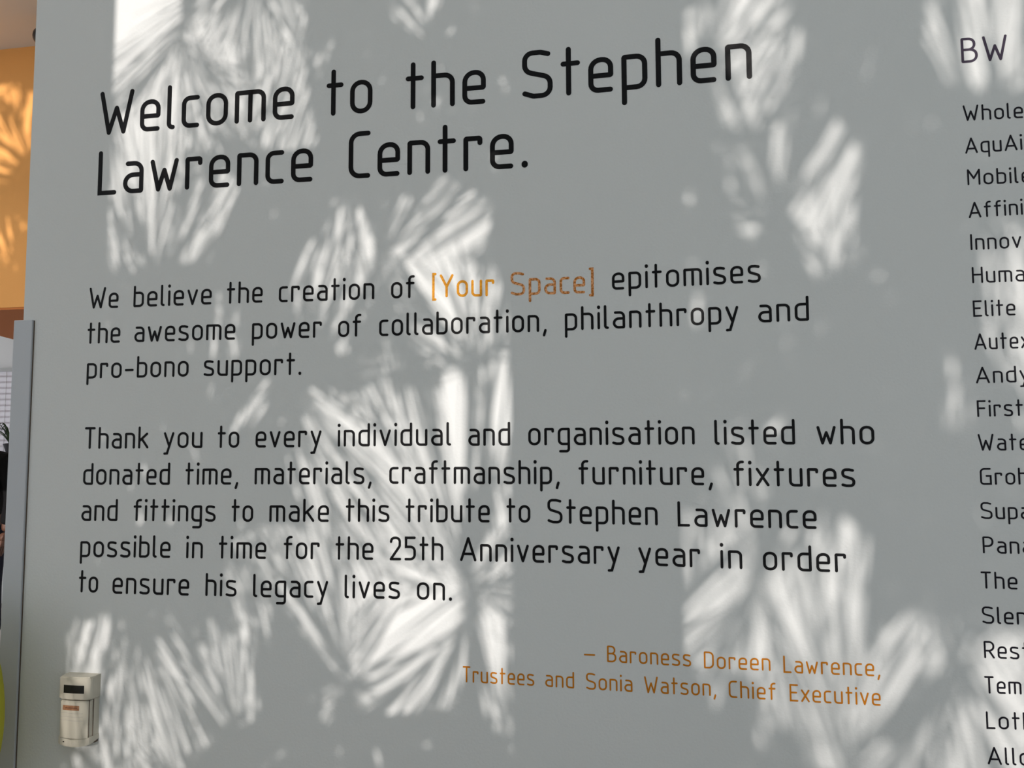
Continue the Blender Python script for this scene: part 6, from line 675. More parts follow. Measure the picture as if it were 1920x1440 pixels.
 (215, 1662, 3.14, (12, 1680), [(-3.032, 0, 136, 35, 0.07), (-2.792, 77, 260, 44.2, -0.028), (2.96, 163, 117, 23.9, 0.326), (-2.674, 48, 126, 27.1, 0.112), (-1.762, 0, 277, 44.4, -0.082), (1.816, 204, 159, 11.7, 0.065), (-2.051, 36, 146, 17.1, 0.068), (1.257, 139, 135, 3.3, 0.109), (1.878, 161, 348, 2.8, -0.041), (1.294, 107, 210, 3.6, 0.025), (1.485, 44, 310, 7.6, -0.175), (1.939, 214, 333, 4.4, -0.102), (-1.848, 443, 200, 3.7, -0.009), (0.247, 308, 277, 7.2, 0.094), (1.778, 174, 326, 8.1, 0.003), (1.676, 295, 209, 2.9, 0.082), (1.247, 274, 133, 6.9, 0.097), (1.765, 316, 229, 7.7, 0.033), (-1.855, 428, 225, 7.2, -0.101), (-0.926, 301, 159, 25.8, -0.05)]),
 (305, 1660, 3.32, (11, 1660), [(1.133, 34, 270, 41.5, 0.112), (1.412, 82, 330, 28.1, -0.114), (-0.85, 74, 195, 37.5, 0.177), (-2.331, 179, 98, 27, 0.161), (1.433, 276, 239, 40.2, 0.068), (2.16, 150, 369, 5.6, -0.032), (-2.263, 388, 137, 7.3, 0.011), (-1.54, 0, 262, 6.1, -0.059), (-0.764, 6, 402, 3.1, 0.024), (-1.994, 77, 277, 8.3, -0.03), (-2.004, 173, 129, 8.6, 0.041), (-1.969, 223, 112, 5.1, -0.031)]),
 (82, 1632, 3.56, (12, 1651), [(1.96, 0, 234, 33.8, 0.164), (-1.965, 13, 221, 45.1, -0.125), (1.048, 300, 241, 5.1, -0.022), (-1.337, 374, 180, 4.5, -0.001), (1.156, 235, 360, 6.4, -0.055), (-1.275, 23, 300, 4.8, 0.035), (-1.361, 147, 204, 6.6, -0.037), (-1.718, 89, 230, 5.6, -0.058), (-1.305, 24, 140, 7, -0.001), (-1.229, 231, 199, 5.2, -0.027), (-1.826, 107, 354, 5.6, -0.058), (-1.431, 42, 180, 7.7, 0.069), (2.568, 267, 188, 7.6, 0.065), (1.112, 268, 180, 4.3, -0.03), (-1.414, 209, 51, 4.5, -0.081), (2.228, 0, 148, 24.8, -0.058)]),
 (243, 1582, 3.08, (9, 1716), [(-0.249, 301, 327, 30.7, 0.025), (2.683, 127, 95, 23.9, 0.004), (-0.665, 7, 212, 26.3, -0.086), (1.749, 241, 201, 30.7, 0.025), (-0.222, 203, 212, 29.7, 0.259), (1.5, 111, 193, 26.2, -0.047), (-1.547, 223, 268, 8, -0.026), (1.575, 105, 303, 3.8, -0.011), (-1.984, 321, 246, 6, -0.065), (-1.54, 0, 416, 6.1, 0.002), (-2.047, 250, 191, 5.1, -0.009), (-2.037, 216, 285, 6.5, 0.015), (-2.079, 272, 303, 6.4, 0.035), (-1.677, 36, 311, 2.9, 0.015), (-1.868, 344, 306, 8.3, 0.025), (-1.743, 19, 187, 7.7, 0.013), (-1.178, 371, 142, 2.7, 0.136), (-2.281, 230, 324, 5.8, 0.066), (-2.02, 315, 170, 3.7, -0.071), (-2.272, 242, 136, 7.6, 0.028), (-2.239, 228, 154, 6.8, -0.017), (-2.123, 230, 92, 23, -0.187), (-1.355, 34, 110, 26.5, -0.036)]),
 (315, 1534, 3.25, (626, 1507), [(-0.503, 194, 95, 28.6, -0.024), (1.977, 70, 161, 24.3, -0.096), (-1.607, 94, 139, 22.4, -0.101), (-1.191, 0, 290, 38, -0.089), (-1.613, 103, 170, 39.9, -0.028), (1.796, 121, 205, 13.2, 0.026), (-1.752, 157, 134, 23.1, 0.107), (-1.101, 431, 271, 2.6, 0.016), (-1.703, 129, 350, 4, -0.047), (-1.334, 188, 233, 5.7, -0), (-1.213, 176, 397, 4.8, 0.034), (-1.882, 79, 205, 8.4, -0.019), (-1.317, 144, 342, 3, -0.012), (-2.324, 243, 251, 4.8, -0.007), (-1.75, 59, 152, 5.5, -0.021), (-2.37, 332, 244, 4.6, 0.065), (-2.291, 0, 127, 20.6, 0.067)]),
 (254, 1479, 3.40, (626, 1479), [(-0.423, 0, 214, 23.9, 0.187), (1.185, 19, 335, 22.2, 0.144), (1.083, 201, 168, 43.4, 0.2), (1.443, 342, 308, 45.6, -0.005), (-1.557, 166, 262, 6.4, -0.006), (1.596, 117, 404, 8.5, 0.008), (0.816, 357, 177, 2.7, -0.048), (-0.987, 214, 330, 3, -0.023), (-2.444, 7, 381, 3, 0.006), (-2.366, 274, 150, 5.2, -0.091), (-1.059, 193, 221, 5.1, 0.115), (-0.959, 306, 293, 2.7, -0.09), (-0.705, 369, 175, 5.9, -0.057), (-0.726, 401, 139, 7.1, -0.03), (1.508, 198, 273, 4.9, 0.182), (-0.012, 35, 122, 24, 0.023)]),
 (341, 1441, 3.53, (629, 1441), [(-0.599, 236, 132, 28, 0.029), (1.937, 139, 142, 32.7, 0.046), (-0.74, 133, 280, 23.2, 0.038), (1.576, 0, 334, 35.3, -0.028), (2.299, 162, 263, 41.1, -0.223), (-1.243, 100, 355, 5.5, 0.081), (-0.995, 235, 217, 5, -0.005), (-1.239, 199, 209, 4, -0.075), (-1.508, 276, 302, 4.7, 0.112), (-1.309, 247, 336, 7.1, -0.116), (-1.323, 158, 155, 6.2, 0.125), (0.523, 31, 349, 6.2, -0.086), (0.327, 0, 289, 7.5, -0.029), (-1.251, 110, 243, 4.2, 0.076), (-0.936, 234, 155, 7.6, -0.077), (0.462, 0, 348, 8, 0.008), (-0.881, 203, 357, 4.6, -0.045), (-1.86, 146, 60, 8.6, -0.072), (1.29, 338, 293, 3.4, -0.034)]),
 (414, 1465, 3.60, (630, 1465), [(-1.05, 249, 139, 27.9, 0.056), (-0.915, 0, 194, 29.2, -0.164), (2.994, 154, 93, 28, 0.138), (-1.028, 336, 292, 34.7, 0.05), (1.06, 237, 215, 43.5, 0.117), (-1.846, 109, 79, 15.1, 0.071), (1.384, 360, 150, 11.6, 0.069), (-1.651, 249, 240, 7, 0.005), (-1.781, 192, 409, 4.7, 0.002), (1.49, 41, 388, 3.2, -0.016), (-1.947, 71, 298, 5.2, -0.006), (-1.815, 195, 146, 5.2, -0.057), (1.489, 86, 292, 6.5, -0.026), (-1.974, 293, 379, 3.4, 0.028), (-1.191, 354, 246, 7.5, 0.163), (-1.207, 305, 291, 7.6, -0.035)]),
 (468, 1427, 3.09, (630, 1427), [(0.797, 0, 286, 22.6, 0.062), (-1.393, 284, 158, 37.8, -0.019), (2.781, 239, 96, 28.8, -0.111), (2.321, 76, 330, 33.5, -0.168), (-0.928, 124, 339, 43.1, -0.145), (0.374, 0, 336, 37.1, -0.02), (-1.172, 276, 154, 24.4, 0.01), (-0.783, 0, 299, 45.7, 0.025), (2.131, 140, 316, 29.7, -0.005), (2.252, 226, 319, 28, -0.141), (1.109, 147, 170, 23.4, 0.121), (-1.445, 261, 333, 29.7, -0.016), (1.236, 402, 120, 19.1, -0.02), (1.52, 203, 340, 3.2, 0.036), (-1.827, 89, 216, 8, -0.02), (1.491, 207, 255, 4, 0.03), (-2.131, 132, 388, 4.3, -0.002), (-1.985, 269, 240, 6.6, -0.085), (1.468, 264, 267, 7.9, 0.056), (-2.121, 179, 341, 2.6, 0.108), (1.546, 206, 419, 8.1, 0.02), (1.63, 169, 312, 7.6, -0.052), (2.141, 260, 342, 3.9, 0.045), (-1.102, 234, 207, 6, 0.096), (-1.91, 199, 235, 5.2, -0.041), (-1.331, 0, 325, 4.5, -0.08), (-2.016, 150, 381, 7.8, 0.027), (2.64, 0, 361, 3.9, 0.056), (1.338, 235, 321, 7.3, 0.082), (-1.671, 13, 142, 4.6, -0.04)]),
 (374, 1365, 3.32, (626, 1365), [(-0.133, 54, 166, 25.3, -0.015), (0.723, 116, 331, 28.9, 0.165), (-0.492, 2, 108, 27.4, -0.124), (-0.31, 77, 224, 45.3, 0.177), (2.525, 13, 95, 28.5, 0.002), (-0.648, 0, 189, 20.6, 0.268), (-1.478, 186, 138, 7.3, 0.019), (-1.046, 0, 295, 5.3, 0.001), (-1.141, 14, 406, 3.5, -0.043), (-2.109, 0, 268, 5.9, -0.078), (1.482, 227, 141, 5.7, -0.085), (-0.947, 126, 331, 5, -0.037), (-1.171, 104, 389, 3.2, 0.008), (-2.024, 0, 409, 2.9, 0.055), (-2.098, 66, 180, 5.1, 0.089), (2.476, 104, 401, 8.1, -0.01), (-1.05, 183, 293, 5.2, 0.01), (-0.62, 164, 350, 3, -0.033), (-1.745, 233, 241, 3, 0.007), (-1.38, 62, 230, 5.6, 0.066), (-0.817, 159, 110, 19.5, 0.075), (-0.604, 49, 86, 5.9, -0.112), (-1.257, 86, 141, 4.4, -0.076), (-0.958, 0, 125, 14, 0.144)]),
 (450, 1337, 3.53, (630, 1337), [(-1.1, 122, 249, 34.1, -0.057), (0.447, 20, 237, 43.6, -0.021), (1.07, 174, 278, 23.1, 0.116), (1.239, 353, 252, 45, 0.109), (1.748, 0, 236, 27.6, -0.007), (2.429, 13, 227, 39.4, 0.001), (1.156, 256, 217, 35.3, 0.056), (2.455, 44, 301, 24.4, -0.004), (0.195, 8, 218, 40.2, 0.021), (0.038, 63, 198, 34.4, 0.094), (1.296, 214, 234, 30.4, 0.026), (-1.913, 245, 242, 40.9, -0.06), (-0.968, 159, 191, 30.2, -0.128), (1.571, 140, 243, 39.6, -0.008), (1.95, 0, 228, 43.9, -0.032), (-2.121, 119, 86, 18.8, 0.04), (-2.997, 0, 158, 3.1, 0.017), (1.59, 48, 346, 3.7, 0.038), (1.39, 345, 192, 7.2, 0.028), (0.902, 200, 141, 5.5, 0.074), (1.741, 278, 295, 5.6, -0.054), (1.591, 280, 291, 5.4, -0.079), (1.55, 440, 176, 7.4, -0.067), (0.923, 151, 284, 8.3, 0.093), (-2.2, 209, 137, 6.5, -0.046), (-2.193, 220, 395, 2.8, -0.125), (1.386, 0, 269, 7.7, -0.055)]),
 (63, 1526, 3.03, (10, 1517), [(1.114, 261, 137, 22.3, 0.228), (1.309, 35, 336, 32.7, 0.044), (1.485, 133, 336, 30.9, 0.076), (-0.094, 239, 139, 25.1, -0.145), (-2.442, 0, 129, 29.9, -0.092), (1.735, 202, 219, 35, -0.073), (0.701, 54, 228, 38.8, 0.135), (-2.16, 14, 156, 26.9, -0.219), (-1.154, 194, 382, 5.8, -0.011), (-1.189, 176, 312, 3.6, -0.004), (-1.127, 7, 134, 5.4, -0.007), (-1.44, 0, 174, 5.8, 0.021), (-2.629, 312, 135, 3.3, 0.006), (-1.417, 286, 270, 7.9, 0.038), (-1.246, 305, 363, 4.4, -0.092), (-1.721, 62, 325, 4.8, -0.141), (1.046, 406, 191, 6.9, 0.044), (1.127, 329, 296, 3.3, -0.105), (-1.33, 1, 139, 7.6, -0.064), (-1.684, 74, 143, 4.1, -0.045), (-1.205, 386, 74, 6.7, -0.03)]),
 (340, 1612, 3.35, (10, 1670), [(2.971, 261, 150, 22.7, 0.072), (3.184, 173, 219, 23, -0.092), (1.852, 25, 199, 28.3, -0.009), (1.246, 0, 329, 36.2, -0.165), (-0.893, 75, 284, 24.2, -0.048), (-2.298, 120, 186, 28.4, -0.058), (2.542, 261, 182, 17.1, 0.05), (-2.355, 310, 324, 7.6, 0.012), (-2.448, 297, 130, 4.8, 0.069), (-1.398, 331, 374, 8.3, 0.012), (-1.947, 42, 383, 3.3, 0.16), (1.964, 134, 308, 3.4, 0.126), (-2.408, 307, 390, 7.9, 0.016), (-2.369, 313, 143, 4.7, -0.035), (-2.021, 35, 204, 7.5, -0.066), (2.417, 207, 60, 18, 0.085)]),
 (55, 1146, 3.10, (11, 1126), [(-1.447, 74, 119, 35.7, 0.049), (-0.45, 313, 221, 30.9, 0.092), (-0.546, 142, 258, 33.6, -0.103), (-1.842, 0, 249, 29, -0.101), (-1.151, 118, 115, 34.4, -0.072), (-0.472, 92, 193, 23.7, -0.02), (1.899, 4, 136, 23.7, 0.182), (1.227, 119, 293, 7.9, 0.039), (1.397, 0, 215, 8.2, -0.047), (1.549, 226, 378, 8, -0.045), (-0.424, 153, 139, 6.3, 0.019), (-0.396, 90, 320, 7.6, 0.051), (2.759, 270, 137, 4.6, -0.1), (-0.311, 96, 408, 3.3, 0.005), (2.647, 312, 47, 14.2, 0.035), (2.702, 291, 110, 3.7, -0.034)]),
 (106, 1065, 3.46, (12, 1082), [(2.117, 0, 257, 34.6, 0.086), (-0.396, 67, 180, 32.5, 0.146), (3.039, 0, 281, 38.8, 0.078), (-0.02, 164, 331, 23.1, -0.002), (-0.55, 100, 157, 39.2, 0.034), (-0.888, 31, 152, 35.8, 0.059), (-2.901, 304, 241, 36.1, 0.042), (-0.037, 121, 234, 35.9, 0.089), (2.576, 0, 275, 27.7, -0.119), (-2.264, 0, 308, 36.2, -0.008), (-1.236, 73, 78, 18.9, -0.016), (1.5, 19, 100, 29.1, -0.031), (1.495, 127, 166, 4.3, 0.048), (1.331, 0, 303, 5.1, 0.013), (1.523, 188, 299, 4.8, -0.025), (1.503, 119, 192, 8.1, 0.06), (-0.67, 123, 225, 5.8, 0.068), (1.687, 279, 392, 7.8, 0.042), (1.66, 307, 201, 6.5, -0.011), (2.391, 64, 99, 6, 0.008), (0.052, 248, 229, 4.6, 0.006), (-0.414, 114, 228, 7.7, 0.022), (1.516, 67, 68, 20.4, -0.004)]),
 (181, 1055, 3.56, (162, 949), [(-2.887, 0, 273, 37.5, 0.03), (0.051, 389, 107, 26.8, 0.014), (-0.391, 223, 126, 37.8, 0.08), (-1.273, 0, 147, 35, -0.168), (2.034, 1, 93, 27.8, 0.036), (-0.329, 55, 110, 30.4, 0.127), (-2.294, 0, 211, 25.1, -0.071), (2.559, 0, 274, 35.6, 0.007), (1.87, 0, 116, 34.4, 0.041), (1.639, 0, 107, 14.3, 0.096), (1.711, 0, 345, 7.1, -0.031), (1.7, 263, 301, 8.1, -0.061), (1.755, 304, 225, 3.2, 0.043), (1.243, 340, 337, 7.8, 0.043), (-0.042, 295, 392, 6.7, 0.128), (1.978, 31, 122, 11, -0.039), (-0.233, 254, 165, 7.1, -0.1), (2.877, 0, 187, 7, -0.068)]),
 (340, 1052, 3.32, (340, 950), [(0.186, 114, 90, 27, -0.253), (-3.126, 0, 280, 31.2, -0.121), (-1.586, 0, 124, 34.6, 0.08), (-0.073, 0, 316, 45.7, -0.066), (-3.023, 260, 132, 26.8, -0.135), (1.167, 313, 187, 23.3, -0.155), (1.208, 0, 316, 5.7, -0.027)]),
 (472, 1503, 3.01, (628, 1503), [(3.098, 0, 209, 41.7, 0.126), (-1.045, 42, 91, 24.1, 0.184), (-1.418, 295, 159, 28.2, -0.062), (2.689, 91, 183, 40.7, 0.11), (0.831, 51, 306, 26.2, 0.031), (-1.178, 228, 193, 30.6, -0.196), (-0.688, 60, 205, 29.1, 0.047), (-3.027, 162, 179, 23.7, -0.097), (-1.391, 243, 93, 27.9, 0.006), (-2.322, 171, 102, 30.6, 0.109), (-1.366, 134, 223, 37.3, 0.045), (-1.409, 323, 162, 20.1, -0.145), (-1.862, 250, 75, 18.8, 0.036), (-1.893, 263, 319, 5.9, 0.076), (1.389, 315, 139, 6.4, 0.026), (2.953, 12, 362, 7.7, -0.039), (2.173, 354, 179, 6.8, 0.017), (-1.84, 348, 217, 2.9, -0.063), (-1.215, 238, 263, 6.5, -0.024), (-1.397, 201, 374, 3.4, -0.005), (2.917, 282, 218, 6.6, 0.05), (-1.446, 97, 367, 3.3, 0.016), (-2.929, 391, 78, 23.3, -0.143)]),
 (59, 2045, 3.04, (11, 2053), [(0.558, 175, 258, 44.4, 0.056), (1.548, 68, 101, 30.3, -0.005), (-1.495, 0, 280, 41.9, -0.056), (1.46, 208, 317, 23.6, -0.134), (1.993, 0, 250, 28.6, 0.042), (-2.994, 255, 117, 30.7, 0.052), (1.446, 86, 257, 11.8, -0.02), (1.279, 256, 141, 16.8, 0.068), (1.713, 153, 202, 24.3, -0.065), (0.923, 94, 313, 5, -0.046), (-0.985, 131, 142, 3.9, 0.09), (1.14, 127, 228, 4.9, 0.053), (1.352, 46, 333, 3, 0.036), (1.606, 0, 326, 3.7, 0.005), (0.971, 105, 274, 6.3, 0.094), (0.888, 89, 158, 5.1, -0.098), (1.054, 84, 328, 6.3, -0.005), (-0.92, 82, 150, 8.2, 0.037), (-2.448, 339, 179, 4.5, 0.122), (1.697, 0, 370, 6.8, -0.03), (1.164, 212, 255, 6.6, -0.022), (-2.669, 361, 52, 9.6, -0), (-2.608, 351, 70, 10.1, -0.08), (0.929, 64, 75, 6.6, 0.026)]),
]

FRONDS2 = [
 (-2396, 2661, 3.53, None, [(-1.049, 0, 328, 52.5, -0.228), (-0.486, 179, 148, 44.5, -0.006), (-1.58, 276, 191, 31.8, -0.005), (1.095, 148, 500, 35.3, 0.055), (-2.058, 257, 345, 48.4, 0.161), (2.602, 143, 130, 38.4, -0.11), (2.424, 143, 74, 22.3, 0.187), (1.433, 151, 111, 24.6, -0.186), (0.828, 192, 370, 22.2, 0.012), (1.066, 341, 219, 33.2, -0.127), (2.506, 71, 167, 13.2, 0.07), (2.543, 73, 152, 16, 0.101), (2.546, 55, 240, 26.4, 0.087), (2.446, 26, 80, 24.1, 0.15), (2.608, 137, 80, 22.4, 0.083), (1.341, 96, 388, 24.4, 0.089), (2.323, 139, 282, 17.6, -0.047), (2.152, 77, 220, 11.6, -0.132), (1.632, 157, 271, 14.1, -0.052), (1.933, 123, 121, 10.4, -0.117), (2.223, 226, 90, 17.6, 0.001), (2.13, 232, 242, 16.3, -0.14), (-1.438, 323, 233, 13.9, 0.141), (2.258, 131, 83, 7.4, -0.057)]),
 (-2450, 2570, 3.57, None, [(-0.467, 147, 308, 49.2, 0.076), (-0.064, 0, 219, 42.7, 0.176), (-0.421, 0, 426, 37.3, 0.004), (0.914, 261, 160, 48.1, 0.116), (0.823, 253, 252, 44.4, 0.01), (-0.762, 77, 474, 39.4, 0.005), (0.125, 178, 153, 45.8, -0.074), (2.65, 42, 377, 35.4, 0.162), (-1.421, 225, 202, 22.3, -0.126), (1.185, 38, 82, 16.1, -0.037), (0.937, 0, 342, 26.3, -0.148), (-2.561, 92, 116, 34.4, 0.057), (-1.809, 273, 272, 36.9, -0.018), (2.453, 28, 183, 6.9, -0.036), (3.017, 0, 164, 14.1, 0.032), (1.439, 266, 287, 14.2, 0.078)]),
 (-2508, 3030, 3.74, None, [(1.032, 0, 479, 44.8, -0.064), (1.292, 82, 141, 42.3, 0.202), (0.398, 10, 141, 42.3, 0.071), (1.024, 0, 234, 46.4, 0.075), (0.21, 165, 133, 39.8, -0.056), (-0.402, 0, 293, 55.9, -0.083), (-0.427, 154, 355, 58.3, -0.052), (-0.496, 0, 209, 51.2, 0.017), (-2.271, 18, 271, 31.5, 0.087), (0.847, 0, 422, 69.2, -0.177), (-0.655, 45, 269, 23.1, 0.203), (-1.265, 314, 314, 21.3, 0.141), (1.924, 0, 283, 10.3, 0.012), (-0.862, 2, 173, 9.7, 0.031), (-1.233, 130, 175, 10.1, 0.038), (-1.122, 322, 137, 10.7, -0.162), (-1.006, 17, 84, 8.2, -0.191), (-0.901, 50, 66, 9.6, -0), (-0.867, 0, 148, 9.7, -0.144)]),
 (-2377, 2996, 3.67, None, [(0.226, 0, 233, 58.9, -0.096), (-1.17, 152, 466, 44, 0.15), (1.953, 0, 274, 43.3, -0.093), (1.174, 66, 412, 52.4, 0.038), (1.021, 0, 350, 41.8, 0.149), (-0.227, 19, 144, 43.2, 0.13), (3.125, 125, 198, 40.9, 0.004), (1.329, 128, 401, 56.3, 0.209), (-1.432, 181, 247, 42.8, -0.003), (-0.947, 54, 335, 54.1, 0.026), (-0.831, 72, 217, 57.7, 0.05), (3.007, 0, 408, 32.4, 0.01), (-1.025, 24, 457, 67.3, -0.165), (2.008, 144, 292, 65.5, 0.079), (-1.327, 97, 450, 50.5, 0.076), (2.302, 23, 170, 37.3, 0.044), (-3.101, 25, 417, 33.9, 0.079), (-2.904, 82, 75, 7.5, -0.13), (0.755, 120, 310, 17.8, 0.145), (-2.882, 62, 64, 8.1, -0.013), (-2.915, 60, 70, 11.5, -0.01), (-2.967, 0, 328, 17.6, -0.094)]),
 (-2413, 2289, 3.53, None, [(-1.4, 77, 443, 49.2, -0.021), (-0.053, 16, 451, 52.5, 0.023), (0.317, 0, 344, 56.8, 0.022), (-2.06, 0, 261, 49.8, -0.028), (-1.184, 364, 221, 54, 0.177), (-0.587, 115, 454, 62.3, 0.056), (0.993, 0, 261, 44.9, -0.028), (-0.737, 279, 264, 45, -0.061), (-1.358, 174, 273, 50.2, 0.053), (-2.202, 0, 499, 43.2, -0.05), (0.612, 0, 374, 61.9, -0.052), (-1.243, 334, 249, 48.4, 0.075), (0.155, 165, 408, 30.8, -0.061), (-0.25, 96, 393, 66.5, 0.134), (-1.97, 300, 153, 20.6, 0.021), (1.467, 346, 232, 13.4, -0.03), (2.05, 0, 329, 14.6, 0.019), (1.738, 98, 210, 16.1, 0.072), (-2.061, 285, 74, 16.4, -0.014), (1.636, 252, 185, 11.1, -0.123)]),
 (-2349, 2409, 3.63, None, [(-1.725, 312, 443, 68.6, -0.216), (-1.148, 237, 310, 31.3, -0.078), (1.303, 70, 282, 29.3, -0.017), (2.817, 0, 307, 10.7, -0.058)]),
 (-2540, 2503, 3.64, None, [(-0.802, 363, 127, 38.2, -0.079), (0.587, 78, 226, 38.5, 0.053), (0.581, 226, 339, 50.5, 0.23), (0.793, 200, 131, 39.3, -0.129), (0.645, 159, 409, 68.5, 0.061), (-0.263, 222, 153, 45.8, -0.127), (-0.507, 218, 142, 42.6, 0.098), (-1.46, 36, 401, 31.1, 0.013), (2.021, 0, 407, 56.4, -0.146), (0.011, 217, 278, 41.9, -0.164), (-0.106, 91, 214, 36.9, 0.165), (0.434, 0, 280, 31.7, 0.13), (-1.743, 78, 135, 40.5, 0.052), (-0.225, 0, 486, 60.6, 0.128), (0.134, 31, 479, 58, 0.125), (0.717, 74, 394, 19.1, -0.181), (-1.563, 245, 392, 20.6, -0.125), (-0.475, 10, 182, 11.9, -0.104), (-0.549, 218, 374, 22.1, -0.209), (1.659, 291, 248, 23.9, -0.081), (-1.353, 104, 304, 17, 0.093), (1.662, 247, 152, 13.4, -0.097), (-1.26, 2, 177, 11.6, -0.119)]),
 (-2432, 2455, 3.55, None, [(0.653, 113, 394, 62.4, 0.112), (-1.143, 316, 268, 58.2, 0.038), (-0.163, 0, 478, 67.3, 0.034), (2.622, 0, 486, 41.4, 0.165), (2.372, 125, 129, 38.7, -0.111), (1.063, 0, 404, 35.8, 0.09), (0.621, 0, 356, 67.5, -0.028), (2.302, 0, 259, 31.2, -0.08), (-1.298, 0, 429, 59.4, -0.041), (3.079, 11, 137, 41.1, 0.216), (-0.506, 0, 253, 17, -0.038), (-0.874, 357, 219, 17.5, 0.104)]),
 (-2521, 2129, 3.72, None, [(-0.047, 78, 379, 47.1, 0.003), (-1.588, 91, 176, 43.6, -0.134), (-0.604, 181, 324, 32.1, -0.048), (-1.159, 0, 328, 56.7, -0.096), (-0.98, 35, 223, 56.4, -0.019), (-0.397, 140, 352, 37.6, 0.003), (-0.34, 174, 434, 65.3, -0.255), (-1.752, 0, 164, 49.3, 0.049), (-0.281, 304, 319, 44.8, 0.092), (0.62, 0, 362, 50.2, -0.057), (-0.223, 0, 267, 56.2, 0.04), (-1.021, 95, 306, 53.8, -0.154), (0.109, 149, 257, 47.5, 0.146), (0.282, 32, 486, 69.7, 0.044), (1.745, 23, 146, 38, 0.014), (0.43, 120, 214, 55.9, -0.045), (1.798, 31, 439, 48.1, 0.056), (-0.658, 254, 209, 60.7, 0.209), (2.473, 0, 254, 41.8, 0.021), (-0.821, 122, 288, 68.8, 0.132), (-0.614, 374, 169, 28.8, 0.11), (-1.813, 0, 331, 14.5, -0.045), (1.523, 230, 69, 8.5, -0.058)]),
 (-2382, 2124, 3.53, None, [(0.243, 127, 141, 33.4, 0.035), (-2.185, 137, 201, 58.2, -0.08), (-0.984, 0, 403, 62.8, 0.004), (-0.785, 122, 128, 38.5, 0.023), (-0.493, 0, 144, 43.3, 0.149), (-2.18, 0, 374, 51, 0.086), (-0.559, 202, 203, 49.7, 0.143), (2.315, 128, 175, 35.9, -0.044), (-2.825, 0, 399, 55.8, 0.03), (0.474, 113, 203, 61, 0.056), (-2.31, 48, 215, 62.7, -0.21), (0.809, 0, 477, 46.9, 0.002), (2.589, 130, 199, 59.7, -0.097), (-0.162, 0, 395, 40.1, -0.019), (-1.51, 86, 182, 40.5, -0.24), (-1.681, 0, 347, 38.9, -0.003), (2.189, 0, 355, 23.9, 0.003), (-1.532, 133, 192, 22.4, -0.041), (1.907, 116, 113, 14.6, -0.023), (1.884, 295, 75, 22.6, -0.017), (1.91, 266, 276, 13.9, -0.024), (1.91, 0, 298, 6.4, 0.181), (1.718, 206, 144, 8.7, 0.091), (1.871, 143, 308, 13, 0.055), (2.129, 0, 304, 8.8, -0.019), (1.96, 249, 102, 16.6, -0.04), (1.901, 88, 253, 12.8, 0.053), (2.035, 76, 248, 9.1, 0.031), (-1.298, 167, 187, 17, -0.053), (1.55, 247, 209, 18, 0.035), (1.864, 263, 99, 11.8, -0.039), (-0.574, 0, 252, 13.7, -0.011)]),
 (-2335, 2594, 3.62, None, [(-2.628, 128, 168, 50.4, 0.014), (0.73, 0, 400, 55.5, -0.057), (-0.545, 41, 386, 55.9, 0.173), (-1.646, 226, 260, 36.5, -0.125), (-2.609, 224, 121, 33.6, 0.184), (-0.857, 50, 145, 35.1, -0.051), (0.858, 188, 271, 36.6, 0.038), (3.116, 108, 107, 10.8, -0.158), (3.071, 0, 338, 14.8, -0.094), (3.135, 18, 224, 38, -0.072), (-2.97, 131, 124, 28.1, 0.154), (1.664, 246, 133, 20.3, -0.076), (2.864, 102, 76, 12.6, -0.155), (2.45, 0, 270, 14.7, 0.02), (2.4, 78, 76, 22.8, 0.109), (2.664, 0, 298, 9.9, -0.01), (2.785, 164, 184, 12.4, 0.007), (2.242, 238, 161, 9.3, -0.115), (1.916, 120, 243, 11.9, 0.131), (2.177, 252, 242, 10.3, -0.077), (2.657, 183, 64, 6.3, 0.103), (2.131, 185, 272, 15.2, -0.002), (2.065, 97, 278, 14.3, -0.102), (2.769, 51, 338, 15.7, 0.083), (2.03, 51, 321, 6.7, 0.06), (2.161, 236, 144, 12.1, -0.105), (2.267, 144, 82, 15.1, 0.186), (2.065, 277, 117, 11.5, 0.019), (2.374, 121, 201, 8.4, 0.057), (1.899, 150, 193, 6.8, 0.091), (2.885, 0, 223, 18, -0.088), (1.949, 236, 141, 15, 0.113), (-1.928, 308, 234, 13.8, -0.081), (2.048, 267, 94, 9.3, 0.011), (2.993, 141, 103, 14.2, 0.039), (2.21, 80, 51, 15.3, 0.104)]),
 (-2584, 2886, 3.66, None, [(0.175, 289, 283, 68.7, 0.02), (-1.443, 232, 258, 30.5, -0.017), (1.208, 0, 336, 25.6, -0.15), (-1.331, 5, 252, 24.2, -0.207), (0.266, 8, 70, 20.9, -0.1), (0.416, 275, 123, 13.8, 0.069), (0.411, 372, 122, 9.8, 0.015), (-0.029, 18, 116, 14.5, 0.071), (0.337, 371, 82, 11.8, 0.079), (0.483, 258, 127, 9.6, 0.096), (0.859, 161, 236, 6.9, -0.104), (0.319, 170, 300, 14.2, -0.208), (0.51, 317, 207, 15.5, -0.065), (0.446, 233, 330, 17.5, -0.074), (0.661, 171, 210, 9.3, 0.088), (0.24, 232, 284, 14.6, -0.065), (0.531, 113, 307, 14.8, 0.005), (0.78, 160, 94, 28.2, -0.027)]),
 (-2480, 3177, 3.63, None, [(2.24, 4, 262, 56.4, 0.088), (-0.817, 0, 476, 30.4, 0.081), (0.162, 52, 245, 47.1, -0.065), (0.25, 122, 378, 62.3, 0.027), (-1.989, 33, 201, 55.9, -0.127), (-2.53, 0, 499, 34, 0.114), (-2.432, 0, 339, 58.6, 0.055), (2.527, 0, 417, 64.2, 0.077), (-0.621, 202, 414, 66.7, -0.083), (-1.315, 160, 217, 7.6, -0.037), (-1.327, 321, 63, 11, -0.091), (-1.418, 279, 108, 14.9, 0.007)]),
